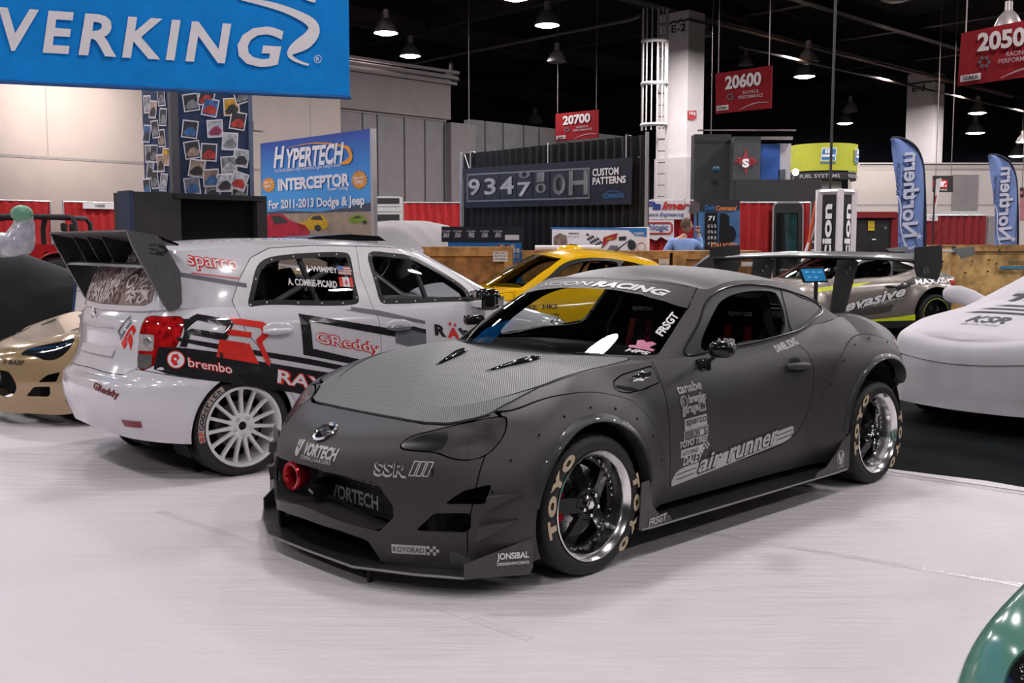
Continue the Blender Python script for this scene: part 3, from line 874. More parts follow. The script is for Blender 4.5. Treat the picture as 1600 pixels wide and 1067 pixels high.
# wheels
for (x, s, st) in ((0, 1, 0), (-2.57, 1, 0), (0, -1, 0), (-2.57, -1, 0)):
    w = wheel_deep(hero, detail=True)
    place_wheel(w, x, s * .932, .312, s < 0)
# arch lip bands in carbon
for (cx, cz, r, a0, a1) in ((0, .315, .366, 8, 172), (-2.565, .335, .430, 35, 176)):
    for s in (1, -1):
        rows = []
        for i in range(41):
            a = math.radians(a0 + (a1 - a0) * i / 40)
            c, q = math.cos(a), math.sin(a); row = []
            hz = []
            for rr in (r + .035, r + .018, r + .003):
                p = Vector((cx - c * rr, 2, cz + q * rr)); h = HT.ray_cast(p, Vector((0, -1, 0)))
                y = h[0].y if h[0] and h[0].y > .7 else .93
                hz.append((p.x, y, p.z))
            y = max(.90, hz[2][1])
            row = [(hz[0][0], hz[0][1] + .001, hz[0][2]), (hz[1][0], hz[1][1] + .010, hz[1][2]), (hz[2][0], y + .012, hz[2][2]), (cx - c * (r - .004), y - .002, cz + q * (r - .004)), (cx - c * (r - .002), y - .06, cz + q * (r - .002))]
            rows.append([(p[0], s * p[1], p[2]) for p in row])
        MB().grid(rows).build('arch_lip', CARBON, hero, fix=False, ang=60)
# flare rivets
def on_body(x, z, T=None):
    h = (T or HT).ray_cast(Vector((x, 2, z)), Vector((0, -1, 0)))
    return h
for s in (1, -1):
    mb = MB()
    for k in range(9):
        a = math.radians(20 + k * 17.5); p = on_body(.0 - .535 * math.cos(a), .28 + .535 * math.sin(a) * .86)
        if p[0]:
            mb.ball((p[0].x, s * (p[0].y + .001), p[0].z), .0075, 8, (1, .6, 1))
    for k in range(7):
        a = math.radians(35 + k * 18); p = on_body(-2.50 - .575 * math.cos(a), .31 + .575 * math.sin(a))
        if p[0]: mb.ball((p[0].x, s * (p[0].y + .001), p[0].z), .0075, 8, (1, .6, 1))
    mb.build('flare_rivets', GLOSSBLACK, hero)['kind'] = 'stuff'
# splitter: thin board, side plates
SPL = [(.868, 0), (.862, .34), (.74, .60), (.63, .775), (.40, .90), (.36, .90), (.36, .5), (.5, 0)]
full = SPL + [(x, -y) for x, y in SPL[::-1] if y != 0]
sp = MB().prism([(p[0], p[1]) for p in full], (0, 0, .088), (1, 0, 0), (0, 1, 0), (0, 0, .009)).build('front_splitter', CARBON, hero, smooth=False)
EDGE = mat('bare_edge', (.22, .21, .21), .4, noise=(50, .1))
MB().tube([(x + .001, y, .0925) for x, y in ([(p[0], -p[1]) for p in SPL[4:0:-1]] + SPL[:5])], .0055, 6).build('splitter_edge', EDGE, sp)
PLATE = mat('plate_grey', (.068, .064, .066), .42, noise=(30, .08))
for s in (1, -1):
    a, b = Vector((.628, s * .782, .09)), Vector((.375, s * .925, .09))
    u = (b - a); L = u.length; u.normalize()
    n = Vector((u.y, -u.x, 0)) * (.006)
    pl = MB().prism([(0, 0), (L * .94, 0), (L, .03), (L, .155), (0, .062)], a, u, (0, 0, 1), n).build('splitter_end_plate', PLATE, sp, smooth=False)
    if s > 0:
        uu = -u if False else u
        c = a + u * (L * .70) + Vector((0, 0, .085)) - n * .1
        nn = Vector((u.y, -u.x, 0)); out = nn if nn.y > 0 else -nn
        off = out * .0085
        # lettering reads front to back as seen from outside: right = backwards
        letters('plate_lettering', 'JONSIBAL', c + off + Vector((0, 0, -.002)), u, (0, .0, 1), .135, .036, WHITEVINYL, pl, .03, .0)
        letters('plate_lettering', 'DESIGNWORKS', c + off + Vector((0, 0, -.030)), u, (0, 0, 1), .135, .013, WHITEVINYL, pl, .02, .0)
    # canards
    for (p0, p1, p2) in (((.518, .807, .422), (.418, .925, .438), (.525, .806, .370)), ((.545, .778, .300), (.440, .912, .328), (.542, .765, .234))):
        A, B, C = [Vector((p[0], s * p[1], p[2])) for p in (p0, p1, p2)]
        A += Vector((.035, s * .03, 0)); C += Vector((.035, s * .03, 0))
        D = Vector((B.x, s * .85, B.z)); Ei = Vector((p0[0] - .05, s * .77, p0[2] + .01))
        G2 = Vector((p2[0] - .05, s * .76, p2[2] + .01))
        mb = MB(); mb.add([A, B, C, D, Ei, G2], [(0, 1, 2), (0, 4, 3, 1), (2, 1, 3, 5), (0, 2, 5, 4)])
        mb.build('canard', CARBON if False else WRAP, hero, smooth=False)
    # carbon filler block ahead of the wheel, over the board
    fb = MB(); fb.prism([(.60, .66), (.425, .88), (.37, .89), (.37, .60), (.55, .60)], (0, 0, .098), (1, 0, 0), (0, s, 0), (0, 0, .075)); fb.build('bumper_block', CARBON, hero, smooth=False)
    fb = MB(); fb.prism([(.755, .41), (.69, .52), (.60, .645), (.52, .75), (.42, .76), (.42, .41)], (0, 0, .098), (1, 0, 0), (0, s, 0), (0, 0, .045)); fb.build('bumper_block', WRAP, hero, smooth=False)
# mouth: surround, intercooler mesh with lettering, intake ring, ducts
mb = MB()
ys = np.linspace(-.47, .47, 23)
def mouth_z(y):
    t = abs(y)
    top = np.interp(t, [0, .217, .378, .41, .47], [.474, .465, .453, .436, .359]); bot = np.interp(t, [0, .054, .232, .413, .472], [.294, .294, .269, .243, .308]); return top, bot
def nose_x(y, z):
    h = HT.ray_cast(Vector((2, y, z)), Vector((-1, 0, 0))); return h[0].x if h[0] else .8
for part, k in (('top', 0), ('bottom', 1)):
    mb.grid([[(nose_x(y, mouth_z(y)[k]) - d, y * (1 - d * .3), mouth_z(y)[k] - (.0 if k else .0)) for d in (0, .05, .16)] for y in ys])
mb.grid([[(nose_x(s, .33) - d, s * (1 - d * .3), z) for d in (0, .16)] for s in (.472,) for z in (.308, .359)])
mb.build('grille_surround', WRAP, hero, fix=False)
mb = MB(); mb.box((.60, -.60, .22), (.64, .60, .52)); mb.box((.55, .46, .22), (.66, .52, .50)); mb.box((.55, -.52, .22), (.66, -.46, .50)); mb.build('grille_void', VOID, hero)
ICM = mat('intercooler_alloy', (.09, .09, .095), .4, .7, noise=(60, .2))
ic = MB(); ic.box((.68, -.14, .275), (.705, .43, .40)); ic.box((.66, -.16, .27), (.68, .44, .44))
for k in range(14):
    ic.box((.705, -.14, .285 + k * .008), (.712, .43, .288 + k * .008))
ico = ic.build('intercooler', BLACK, hero, smooth=False)
tk = MB().box((.68, -.12, .41), (.725, .40, .445), .006)
for k in range(9): tk.box((.724, -.10 + k * .055, .413), (.728, -.096 + k * .055, .442))
tk.build('intercooler_tank', mat('tank_grey', (.06, .055, .055), .4, .3, noise=(40, .2)), ico)
V, Fs, asp = text2d('VORTECH', .03)
wrapv = np.c_[V[:, 0] * .36 / asp, V[:, 1] * .065]
link('intercooler_lettering', [(.7135, .142 + p[0] * 1.0, .336 + p[1]) for p in wrapv], Fs, mat('lettering_dim', (.20, .20, .21), .5, noise=(60, .3)), ico, smooth=False)
MB().lathe([(.040, 0), (.048, .016), (.062, .020), (.068, .010), (.064, -.02), (.045, -.06), (.040, -.02)], (0, 0, 0), 'x', 40, closed=True).build('intake_ring', REDANOD, hero, label='red anodised intake ring in the grille').location = (.845, -.135, .405)
MB().lathe([(0, 0), (.042, 0)], (.80, -.135, .405), 'x', 24).build('intake_throat', VOID, hero, fix=False)
MB().tube([(.68, -.06, .355), (.74, -.05, .355), (.79, -.03, .35), (.80, .01, .345)], [.042, .044, .042, .036], 16).build('intake_pipe', GLOSSBLACK, hero)
# nose badge
bd = MB()
bd.lathe([(.046, 0), (.05, .006), (.058, .008), (.062, 0)], axis='z', n=36, closed=True)
bd.prism([(-.045, -.008), (.0, -.028), (.045, -.008), (.03, .004), (.0, -.012), (-.03, .004)], (0, .006, 0), (1, 0, 0), (0, 1, 0), (0, 0, .008))
bd.prism([(-.045, .008), (.0, .028), (.045, .008), (.03, -.004), (.0, .012), (-.03, -.004)], (0, -.002, 0), (1, 0, 0), (0, 1, 0), (0, 0, .010))
bo = bd.build('nose_badge', LIPM, hero)
h = HT.ray_cast(Vector((2, 0, .612)), Vector((-1, 0, 0)))
nrm = h[1] if h[1].x > 0 else -h[1]
zq = nrm.normalized(); xq = Vector((0, 1, 0)); yq = zq.cross(xq)
bo.matrix_local = Matrix.Translation(h[0] + zq * .003) @ Matrix((xq, yq, zq)).transposed().to_4x4()
MB().lathe([(0, 0), (.052, 0)], axis='z', n=32).build('badge_field', GLOSSBLACK, bo, fix=False)
# hood vents: glossy hooded slots
for s in (1, -1):
    A, B = Vector((-.03, s * .185, 0)), Vector((-.315, s * .30, 0))
    if True:
        u = (B - A); L = u.length; u.normalize(); v = Vector((-u.y, u.x, 0)) * (1 if s > 0 else -1)
        poly = [(0, 0), (L * .35, .030), (L * .7, .046), (L * .95, .040), (L, .022), (L * .9, -.004), (L * .5, -.010)]
        pts = np.array([(A.x + u.x * a + v.x * b, A.y + u.y * a + v.y * b) for a, b in rounded(poly, 4)])
        def hz(p): 
            q = HT.ray_cast(Vector((p[0], p[1], 2)), Vector((0, 0, -1))); return q[0].z if q[0] else .87
        n = len(pts); c = pts.mean(0)
        ringV = [(p[0], p[1], hz(p) + .0055) for p in pts]
        inner = [(c[0] + (p[0] - c[0]) * .82, c[1] + (p[1] - c[1]) * .82, hz(p) + .012) for p in pts]
        deep = [(c[0] + (p[0] - c[0]) * .74, c[1] + (p[1] - c[1]) * .74, hz(p) + .0065) for p in pts]
        mb = MB(); mb.add(ringV + inner + deep, [(i, (i + 1) % n, n + (i + 1) % n, n + i) for i in range(n)] + [(n + i, n + (i + 1) % n, 2 * n + (i + 1) % n, 2 * n + i) for i in range(n)] + [tuple(2 * n + i for i in range(n))])
        vo = mb.build('hood_vent', GLOSSBLACK, HP['hood'], ang=50)
        for q in (.3, .5, .7, .88):
            p = (A.x + u.x * L * q + v.x * .012, A.y + u.y * L * q + v.y * .012)
            MB().ball((p[0], p[1], hz(p) + .0075), .006, 8, (1, 1, .5)).build('vent_screw', CHROME, vo)
# mirrors: small gloss black pod on a stalk and a base
for s in (1, -1):
    V = []
    pod = MB(); pod.box((-.058, -.122, -.037), (.058, .122, .037), .026)
    po = pod.build('mirror', GLOSSBLACK, HP['doorleft' if s > 0 else 'doorright'], ang=60)
    po.location = (-.865 if s > 0 else -.93, s * (.985 if s > 0 else .90), .948 if s > 0 else .985); po.rotation_euler = (0, 0, math.radians(-62 * s)); po.scale = (1, 1, 1) if s > 0 else (.8, .5, .8)
    sk = MB(); sk.tube([(-.93, s * .80, .845), (-.90, s * .86, .862), (-.87, s * .93, .90), (-.865, s * .96, .93)], [.012, .010, .010, .012], 10)
    sk.build('mirror_stalk', BLACK, HP['doorleft' if s > 0 else 'doorright'])
    bs = MB(); bs.box((-1.015, s * .79 - .018, .80), (-.915, s * .79 + .030, .875), .018); bs.build('mirror_base', GLOSSBLACK, HP['doorleft' if s > 0 else 'doorright'])
    if s > 0:
        letters('mirror_lettering', 'APR', (-.815, .05 + .985, .985), (-.47, .88, 0), (0, -.15, 1), .10, .035, SILVERVINYL, po, .03).matrix_parent_inverse = po.matrix_basis.inverted()
# door handles
for s in (1, -1):
    p = on_body(-1.735, .785); y = p[0].y
    hd = MB(); hd.tube([(-1.632, s * (y + .002), .788), (-1.66, s * (y + .022), .787), (-1.74, s * (y + .030), .783), (-1.81, s * (y + .024), .777), (-1.832, s * (y + .004), .775)], [.012, .019, .021, .019, .010], 12)
    hd.build('door_handle', WRAP, HP['doorleft' if s > 0 else 'doorright'])
    cup = MB(); cup.ball((-1.735, s * (y - .010), .795), .055, 16, (1, .22, .8)); cup.build('handle_cup', BLACK, HP['doorleft' if s > 0 else 'doorright'])
# sills and skirts
for s in (1, -1):
    sk = MB()
    poly = [(-.29, .72), (-.29, .955), (-.36, .962), (-2.02, .962), (-2.16, .955), (-2.16, .72)]
    sk.prism(poly, (0, 0, .150), (1, 0, 0), (0, s, 0), (0, 0, .008))
    so = sk.build('side_skirt', CARBON, hero, smooth=False)
    MB().tube([(-.29, s * .957, .154), (-.36, s * .964, .154), (-2.02, s * .964, .154), (-2.16, s * .957, .154)], .005, 6).build('skirt_edge', EDGE, so)
    f = MB().prism([(-.275, .155), (-.52, .155), (-.50, .185), (-.42, .205), (-.37, .25), (-.345, .375), (-.29, .372)], (0, s * .952, 0), (1, 0, 0), (0, 0, 1), (0, s * .006, 0)).build('skirt_fin', PLATE, so, smooth=False)
    r = MB().prism([(-1.80, .155), (-2.18, .155), (-2.19, .36), (-2.12, .335), (-2.03, .265), (-1.93, .20), (-1.84, .185)], (0, s * .952, 0), (1, 0, 0), (0, 0, 1), (0, s * .006, 0)).build('skirt_fin', PLATE, so, smooth=False)
    if s > 0:
        letters('fin_lettering', 'FRSGT', (-.405, .959, .182), (-1, 0, .06), (0, 0, 1), .135, .037, SILVERVINYL, f, .03, .25)
        em = MB(); em.lathe([(.036, 0), (.042, 0)], axis='y', n=28)
        em.prism([(-.034, .02), (-.012, .028), (0, -.01), (.012, .028), (.034, .02), (.008, -.038), (-.008, -.038)], (0, 0, 0), (-1, 0, 0), (0, 0, 1), (0, .0005, 0))
        e = em.build('fin_emblem', SILVERVINYL, r, fix=False); e.location = (-2.08, .9600, .235)
        letters('fin_lettering', 'VARIS', (-2.08, .959, .183), (-1, 0, .05), (0, 0, 1), .075, .012, SILVERVINYL, r, .01, .3)
# rear wing
wg = MB(); rows = []
for y in np.linspace(-.80, .80, 13):
    z0 = 1.338 + .022 * math.cos(y / .8 * math.pi / 2)
    rows.append([(-3.27 - .33 * c, y, z0 + t) for c, t in ((0, .0), (.02, .012), (.2, .020), (.5, .018), (.8, .022), (1, .040), (1, .036), (.7, .0), (.3, -.010), (.05, -.010), (0, 0))])
wg.grid(rows); wo = wg.build('rear_wing', CARBON, hero, fix=False, ang=50)
for s in (1, -1):
    ep = MB().prism([(-3.25, 1.43), (-3.64, 1.445), (-3.66, 1.30), (-3.60, 1.21), (-3.30, 1.235), (-3.25, 1.30)], (0, s * .80, 0), (1, 0, 0), (0, 0, 1), (0, s * .008, 0)).build('wing_end_plate', BLACK, wo, smooth=False)
    if s > 0: letters('plate_lettering', 'APR', (-3.40, .809, 1.275), (-1, 0, 0), (0, 0, 1), .10, .05, mat('apr_grey', (.14, .12, .12), .5, noise=(40, .1)), ep, .02)
    up = MB().prism([(-3.03, .97), (-3.23, .985), (-3.40, 1.33), (-3.34, 1.345), (-3.12, 1.345)], (0, s * .33 - .004, 0), (1, 0, 0), (0, 0, 1), (0, .010, 0)).build('wing_upright', BLACK, wo, smooth=False)
    for (bx, bz) in ((-3.27, 1.29), (-3.22, 1.26)):
        MB().cyl((bx, s * .33 - .010, bz), (bx, s * .33 + .012, bz), .009, 10).build('upright_bolt', STEEL, up)
    sb = MB().box((-3.26, s * .33 - .03, .975), (-3.02, s * .33 + .03, .992), .004); sb.build('upright_foot', BLACK, up)
# shark fin aerial
MB().prism([(-1.96, 1.312), (-2.16, 1.29), (-2.145, 1.375), (-2.11, 1.378)], (0, -.012, 0), (1, 0, 0), (0, 0, 1), (0, .024, 0)).build('roof_aerial', WRAP, hero, ang=40)
# jack pads under the sill and splitter
for (x, y) in ((.77, .33),):
    MB().cyl((x, y, .0), (x, y, .09), .012, 10).build('splitter_foot', BLACK, sp)

MOULD = mat('window_moulding', (.05, .048, .05), .25, .6, noise=(30, .1))
for s in (1, -1):
    P = []
    for p in rounded(WIN_PL, 5):
        h = HG.ray_cast(Vector((p[0], 2, p[1])), Vector((0, -1, 0)))
        if h[0]: P.append((h[0].x, s * (h[0].y + .002), h[0].z))
    MB().tube(P + P[:1], .0065, 6, caps=False).build('window_moulding', MOULD, hero)
    P = []
    for p in rounded(QUART_PL, 4):
        h = HG.ray_cast(Vector((p[0], 2, p[1])), Vector((0, -1, 0)))
        if h[0]: P.append((h[0].x, s * (h[0].y + .001), h[0].z))
    MB().tube(P + P[:1], .004, 5, caps=False).build('window_seal', BLACK, hero)
    # tall outer canard fence standing on the board ahead of the wheel
    MB().prism([(.56, .785), (.50, .93), (.44, .99), (.43, .985), (.49, .92), (.545, .78)], (0, 0, .12), (1, 0, 0), (0, s, 0), (0, 0, .15)).build('splitter_fence', PLATE, sp, smooth=False) if s < 0 else None
    MB().prism([(.54, .77), (.49, .90), (.45, .955), (.44, .95), (.48, .89), (.53, .765)], (0, 0, .29), (1, 0, 0), (0, s, 0), (0, 0, .20)).build('splitter_fence', PLATE, sp, smooth=False) if s < 0 else None
# ------------------------------------------------------------------ lettering on the black coupe
UL, ZU = (-1, 0, 0), (0, 0, 1)           # left flank: reads towards the tail
def rectpoly(w, h, r=0.0):
    return [(-w / 2, -h / 2), (w / 2, -h / 2), (w / 2, h / 2), (-w / 2, h / 2)]
def wrap_poly(name, polys, o, u, v, bvh, m, parent, lift=.002, step=.03, label=None):
    V = []; Fs = []
    for p in polys:
        n = len(V); V += list(p)
        Fs += [tuple(i + n for i in t) for t in tessellate_polygon([[Vector((q[0], q[1], 0)) for q in p]])]
    return wrap(name, V, Fs, o, u, v, bvh, m, parent, lift, step, label)
def outline_strip(poly, t):
    """closed outline of thickness t as quads"""
    P = np.array(poly); c = P.mean(0); n = len(P); out = []
    Q = []
    for i in range(n):
        a = P[i] - P[i - 1]; b = P[(i + 1) % n] - P[i]
        na = np.array([-a[1], a[0]]) / (np.linalg.norm(a) + 1e-9); nb = np.array([-b[1], b[0]]) / (np.linalg.norm(b) + 1e-9)
        m = na + nb; m = m / (np.linalg.norm(m) + 1e-9); k = t / max(.35, m @ na); Q.append(P[i] + m * k)
    return [[P[i], P[(i + 1) % n], Q[(i + 1) % n], Q[i]] for i in range(n)]
DK = mat('decal_dark', (.030, .029, .030), .5, noise=(60, .1))
dl = HP['doorleft']
du = Vector((-1, 0, .055))
def dtext(s, x0, x1, z, h, m=SILVERVINYL, bold=.02, shear=0, label=None, tilt=.055, lift=.0025, name='door_lettering', par=None):
    return wrap_text(name, s, ((x0 + x1) / 2, 1.0, z), (-1, 0, tilt), ZU, abs(x1 - x0), h, HT, m, par or dl, bold, shear, 1.0, lift, .03, label)
dtext('tanabe', -.69, -.885, .752, .045, bold=.025)
wrap_poly('door_emblem', [[(.030 * math.cos(a), .030 * math.sin(a)) for a in np.linspace(0, 2 * math.pi, 24, endpoint=False)]], (-.725, 1, .686), UL, ZU, HT, SILVERVINYL, dl)
wrap_poly('door_emblem', outline_strip([(.022 * math.cos(a), .022 * math.sin(a)) for a in np.linspace(0, 2 * math.pi, 24, endpoint=False)], .005) + [[(-.004, -.016), (.010, -.010), (.012, .008), (-.002, .016)]], (-.725, 1, .686), UL, ZU, HT, DK, dl, .004)
dtext('brembo', -.762, -.90, .699, .042, bold=.05)
dtext('garage', -.70, -.83, .640, .046, bold=.03)
wrap_poly('door_plate', [rectpoly(.055, .055)], (-.862, 1, .655), du, ZU, HT, SILVERVINYL, dl); dtext('life', -.843, -.882, .655, .036, DK, lift=.005)
for (z, h, x0, x1) in ((.580, .055, -.712, -.893), (.526, .050, -.705, -.903), (.441, .040, -.682, -.862)):
    wrap_poly('door_plate', [rectpoly(abs(x1 - x0), h)], ((x0 + x1) / 2, 1, z), du, ZU, HT, SILVERVINYL, dl)
dtext('sparco', -.722, -.885, .581, .036, DK, .0, lift=.005)
dtext('SEIBON', -.715, -.83, .524, .028, DK, .01, .2, lift=.005); wrap_poly('door_plate', outline_strip(rectpoly(.185, .040), .004), (-.804, 1, .526), du, ZU, HT, DK, dl, .005); dtext('b', -.868, -.885, .529, .030, DK, lift=.005)
dtext('TOYO TIRES', -.672, -.898, .487, .032, bold=.04, shear=.25)
dtext('KOYORAD', -.695, -.815, .440, .022, DK, .0, lift=.005)
chk = [[(-.02 + i * .0125, -.017 + j * .0125), (-.0075 + i * .0125, -.017 + j * .0125), (-.0075 + i * .0125, -.0045 + j * .0125), (-.02 + i * .0125, -.0045 + j * .0125)] for i in range(4) for j in range(3) if (i + j) % 2 == 0]
wrap_poly('door_plate', chk, (-.882, 1, .453), du, ZU, HT, SILVERVINYL, dl)
dtext('DALEY', -.70, -.862, .402, .044, bold=.03, shear=.3); dtext('VISUAL', -.74, -.83, .373, .014, bold=.0); wrap_poly('door_plate', [[(-.11, -.006), (.07, .004), (-.05, .003)]], (-.76, 1, .368), du, ZU, HT, SILVERVINYL, dl)
# the long lower band
bu = Vector((-1, 0, .098))
band = [(-.52, -.044), (.44, -.044), (.50, -.036), (.53, -.012), (.53, .02), (.51, .030), (-.46, .030), (-.51, .020), (-.535, -.012), (-.535, -.034)]
wrap_poly('door_band', [band], (-1.155, 1, .379), bu, ZU, HT, SILVERVINYL, dl, .002, .035, 'long silver band low on the door')
wrap_poly('door_band', [[(-.50, .006), (-.35, .006), (-.35, .010), (-.50, .010)], [(-.50, -.018), (-.36, -.018), (-.36, -.014), (-.50, -.014)], [(.36, .006), (.52, .006), (.52, .010), (.36, .010)], [(.36, -.018), (.52, -.018), (.52, -.014), (.36, -.014)]], (-1.155, 1, .379), bu, ZU, HT, DK, dl, .004)
def plush(s, x, z, w, h):
    c = (x, 1, z)
    wrap_text('door_lettering', s, c, bu, ZU, w + .016, h + .016, HT, DK, dl, .06, .25, 1.0, .004)
    wrap_text('door_lettering', s, c, bu, ZU, w, h, HT, SILVERVINYL, dl, .02, .25, 1.0, .0055)
plush('air', -.925, .372, .20, .082); plush('runner', -1.30, .398, .46, .070)
dtext('DANIEL SONG', -1.615, -1.845, .893, .036, bold=.03, tilt=.14)
# wing badge on the fender
fx = MB(); fx.ball((0, 0, 0), .030, 14, (1, .25, 1)); fx.box((-.07, -.006, -.014), (.07, .006, .014), .005)
fo = fx.build('fender_badge', CHROME, hero); fo.location = (-.475, on_body(-.475, .825)[0].y + .006, .826); fo.rotation_euler = (0, math.radians(5), 0)
# garnish slot
gs = wrap_poly('garnish_slot', [[(-.07, .010), (.0, -.002), (.075, -.020), (.07, -.030), (0, -.018), (-.065, .0)]], (-.335, 1, .797), UL, ZU, HT, VOID, hero, .003)
# nose lettering
FU = Vector((0, 1, 0))
nu = Vector((-.0, 1, 0))
wrap_text('nose_lettering', 'VORTECH', (1.2, .055, .540), nu, ZU, .235, .052, HT, SILVERVINYL, HP['body'], .045)
wrap_text('nose_lettering', 'SUPERCHARGERS', (1.2, .045, .504), nu, ZU, .215, .015, HT, SILVERVINYL, HP['body'], .01)
wrap_poly('nose_emblem', [[(-.035, .030), (-.024, .030), (-.022, .008), (-.032, .008)], [(-.018, .032), (-.006, .032), (-.004, .004), (-.014, .004)], [(.0, .034), (.018, .032), (.016, -.012), (.004, -.014)], [(-.030, .002), (-.010, -.002), (.014, -.018), (.004, -.036), (-.014, -.036), (-.026, -.02)]], (1.2, -.105, .537), nu, ZU, HT, SILVERVINYL, HP['body'])
sd = Vector((-.53, .85, 0)).normalized(); sc = Vector((1.16, .704, .508))
for (h2, m2, l2, b2) in ((.058, SILVERVINYL, .0025, .05), (.048, DK, .0045, .015)):
    wrap_text('nose_lettering', 'SSR', sc + Vector((0, 0, -.004 if h2 > .05 else .001)), sd, ZU, .150 if h2 > .05 else .136, h2, HT, m2, HP['body'], b2, .0, 1.06, l2)
for k in range(3):
    q = [(-.024, -.031), (.002, -.031), (.024, .031), (-.002, .031)]
    wrap_poly('nose_emblem', outline_strip(q, .0045), sc + sd * (.106 + k * .030) + Vector((0, 0, .008)), sd, ZU, HT, SILVERVINYL, HP['body'])
kd = Vector((-.585, .811, 0)).normalized()
ko = Vector((.6975, .513, .173)) + Vector((.811, .585, 0)) * .5 + kd * .03
wrap_poly('bumper_plate', [rectpoly(.150, .040)], ko - kd * .03, kd, ZU, HT, SILVERVINYL, HP['body'])
wrap_text('bumper_lettering', 'KOYORAD', ko - kd * .03, kd, ZU, .135, .022, HT, DK, HP['body'], .0, 0, 1, .005)
ck = [[(i * .0135, j * .0135 - .020), (i * .0135 + .0135, j * .0135 - .020), (i * .0135 + .0135, j * .0135 - .0065), (i * .0135, j * .0135 - .0065)] for i in range(4) for j in range(3) if (i + j) % 2 == 0]
wrap_poly('bumper_plate', ck, ko + kd * .048, kd, ZU, HT, SILVERVINYL, HP['body'])
# windscreen banner and stickers
GT = tree(join(HS.green, mir(HS.green)))
bn = HP['banner']
bup = Vector((-.5, 0, .5))
wrap_text('banner_lettering', 'SCION', (-.73, -.215, 1.525), (0, 1, 0), bup, .40, .050, GT, SILVERVINYL, bn, .0, .15, 1.0, .003)
wrap_text('banner_lettering', 'RACING', (-.73, .275, 1.512), (0, 1, -.05), bup, .50, .064, GT, WHITEVINYL, bn, .045, .15, 1.0, .003)
ws = HP['screen']
# side sticker, pink cartoonless badge block and dashboard sticker area
su = Vector((-.34, -.20, .92)).normalized()
wrap_text('windshield_sticker', 'FRSGT', Vector((-.871, .640, 1.035)) + Vector((.41, .33, .85)) * .25, Vector((-.176, -.028, .096)), Vector((.0555, -.189, .0466)), .205, .045, GT, WHITEVINYL, ws, .04, .1, 1.0, .003, .03, None, .9)
PINK = mat('sticker_pink', (.62, .22, .34), .5, noise=(40, .1))
wrap_poly('windshield_sticker', [[(-.055, -.012), (.055, -.012), (.06, .006), (.03, .012), (.045, .05), (.02, .06), (0, .045), (-.02, .06), (-.045, .05), (-.03, .012), (-.06, .006)]], (-.655 + .41, .648 + .103, .940 + .41), (-.35, 1, .1), bup, GT, PINK, ws, .003)
wrap_text('windshield_sticker', 'HPS', (-.632 + .41, .648 + .103, .915 + .41), (-.35, 1, .1), bup, .11, .026, GT, WHITEVINYL, ws, .04, .2, 1.0, .004, .03, None, .9)
# ------------------------------------------------------------------ the white rally hatchback
HL = [
 [(.76,0,.22),     (.80,0,.36),     (.80,0,.54),     (.76,0,.70),     (.62,0,.83),     (.42,0,.885)],
 [(.74,.32,.22),   (.78,.34,.36),   (.78,.34,.54),   (.73,.33,.70),   (.59,.31,.835),  (.40,.28,.89)],
 [(.64,.58,.22),   (.68,.60,.36),   (.68,.60,.54),   (.62,.59,.71),   (.49,.55,.845),  (.32,.48,.90)],
 [(.45,.75,.22),   (.47,.78,.36),   (.46,.78,.54),   (.40,.76,.72),   (.30,.71,.86),   (.18,.62,.92)],
 [(.2,.80,.22),    (.2,.83,.36),    (.2,.84,.54),    (.16,.83,.74),   (.10,.78,.89),   (.02,.70,.95)],
 [(-.1,.80,.22),   (-.1,.83,.36),   (-.1,.845,.54),  (-.12,.835,.75), (-.15,.80,.91),  (-.20,.745,.98)],
 [(-.5,.79,.22),   (-.5,.82,.36),   (-.5,.84,.54),   (-.5,.838,.75),  (-.5,.81,.92),   (-.5,.775,1.005)],
 [(-1.0,.785,.22), (-1.0,.82,.36),  (-1.0,.84,.54),  (-1.0,.84,.75),  (-1.0,.815,.93), (-1.0,.782,1.02)],
 [(-1.5,.785,.22), (-1.5,.82,.36),  (-1.5,.84,.54),  (-1.5,.84,.76),  (-1.5,.82,.94),  (-1.5,.785,1.03)],
 [(-2.0,.79,.22),  (-2.0,.825,.36), (-2.0,.845,.54), (-2.0,.845,.76), (-2.0,.825,.95), (-2.0,.782,1.045)],
 [(-2.3,.80,.22),  (-2.3,.835,.36), (-2.3,.85,.54),  (-2.3,.85,.76),  (-2.3,.825,.96), (-2.3,.775,1.055)],
 [(-2.6,.80,.23),  (-2.6,.838,.36), (-2.6,.85,.54),  (-2.6,.845,.76), (-2.58,.81,.965),(-2.56,.755,1.06)],
 [(-2.83,.775,.24),(-2.83,.815,.36),(-2.83,.83,.54), (-2.81,.815,.76),(-2.78,.77,.965),(-2.75,.715,1.06)],
 [(-3.00,.66,.26), (-3.02,.70,.38), (-3.03,.715,.55),(-2.97,.70,.76), (-2.94,.665,.96),(-2.90,.63,1.05)],
 [(-3.08,.46,.27), (-3.125,.49,.39),(-3.14,.50,.56), (-3.06,.49,.76), (-3.03,.46,.95), (-2.985,.44,1.04)],
 [(-3.11,.23,.28), (-3.165,.25,.40),(-3.18,.25,.57), (-3.10,.25,.76), (-3.07,.23,.94), (-3.02,.22,1.035)],
 [(-3.12,0,.28),   (-3.175,0,.40),  (-3.19,0,.57),   (-3.11,0,.76),   (-3.08,0,.94),   (-3.03,0,1.03)],
]
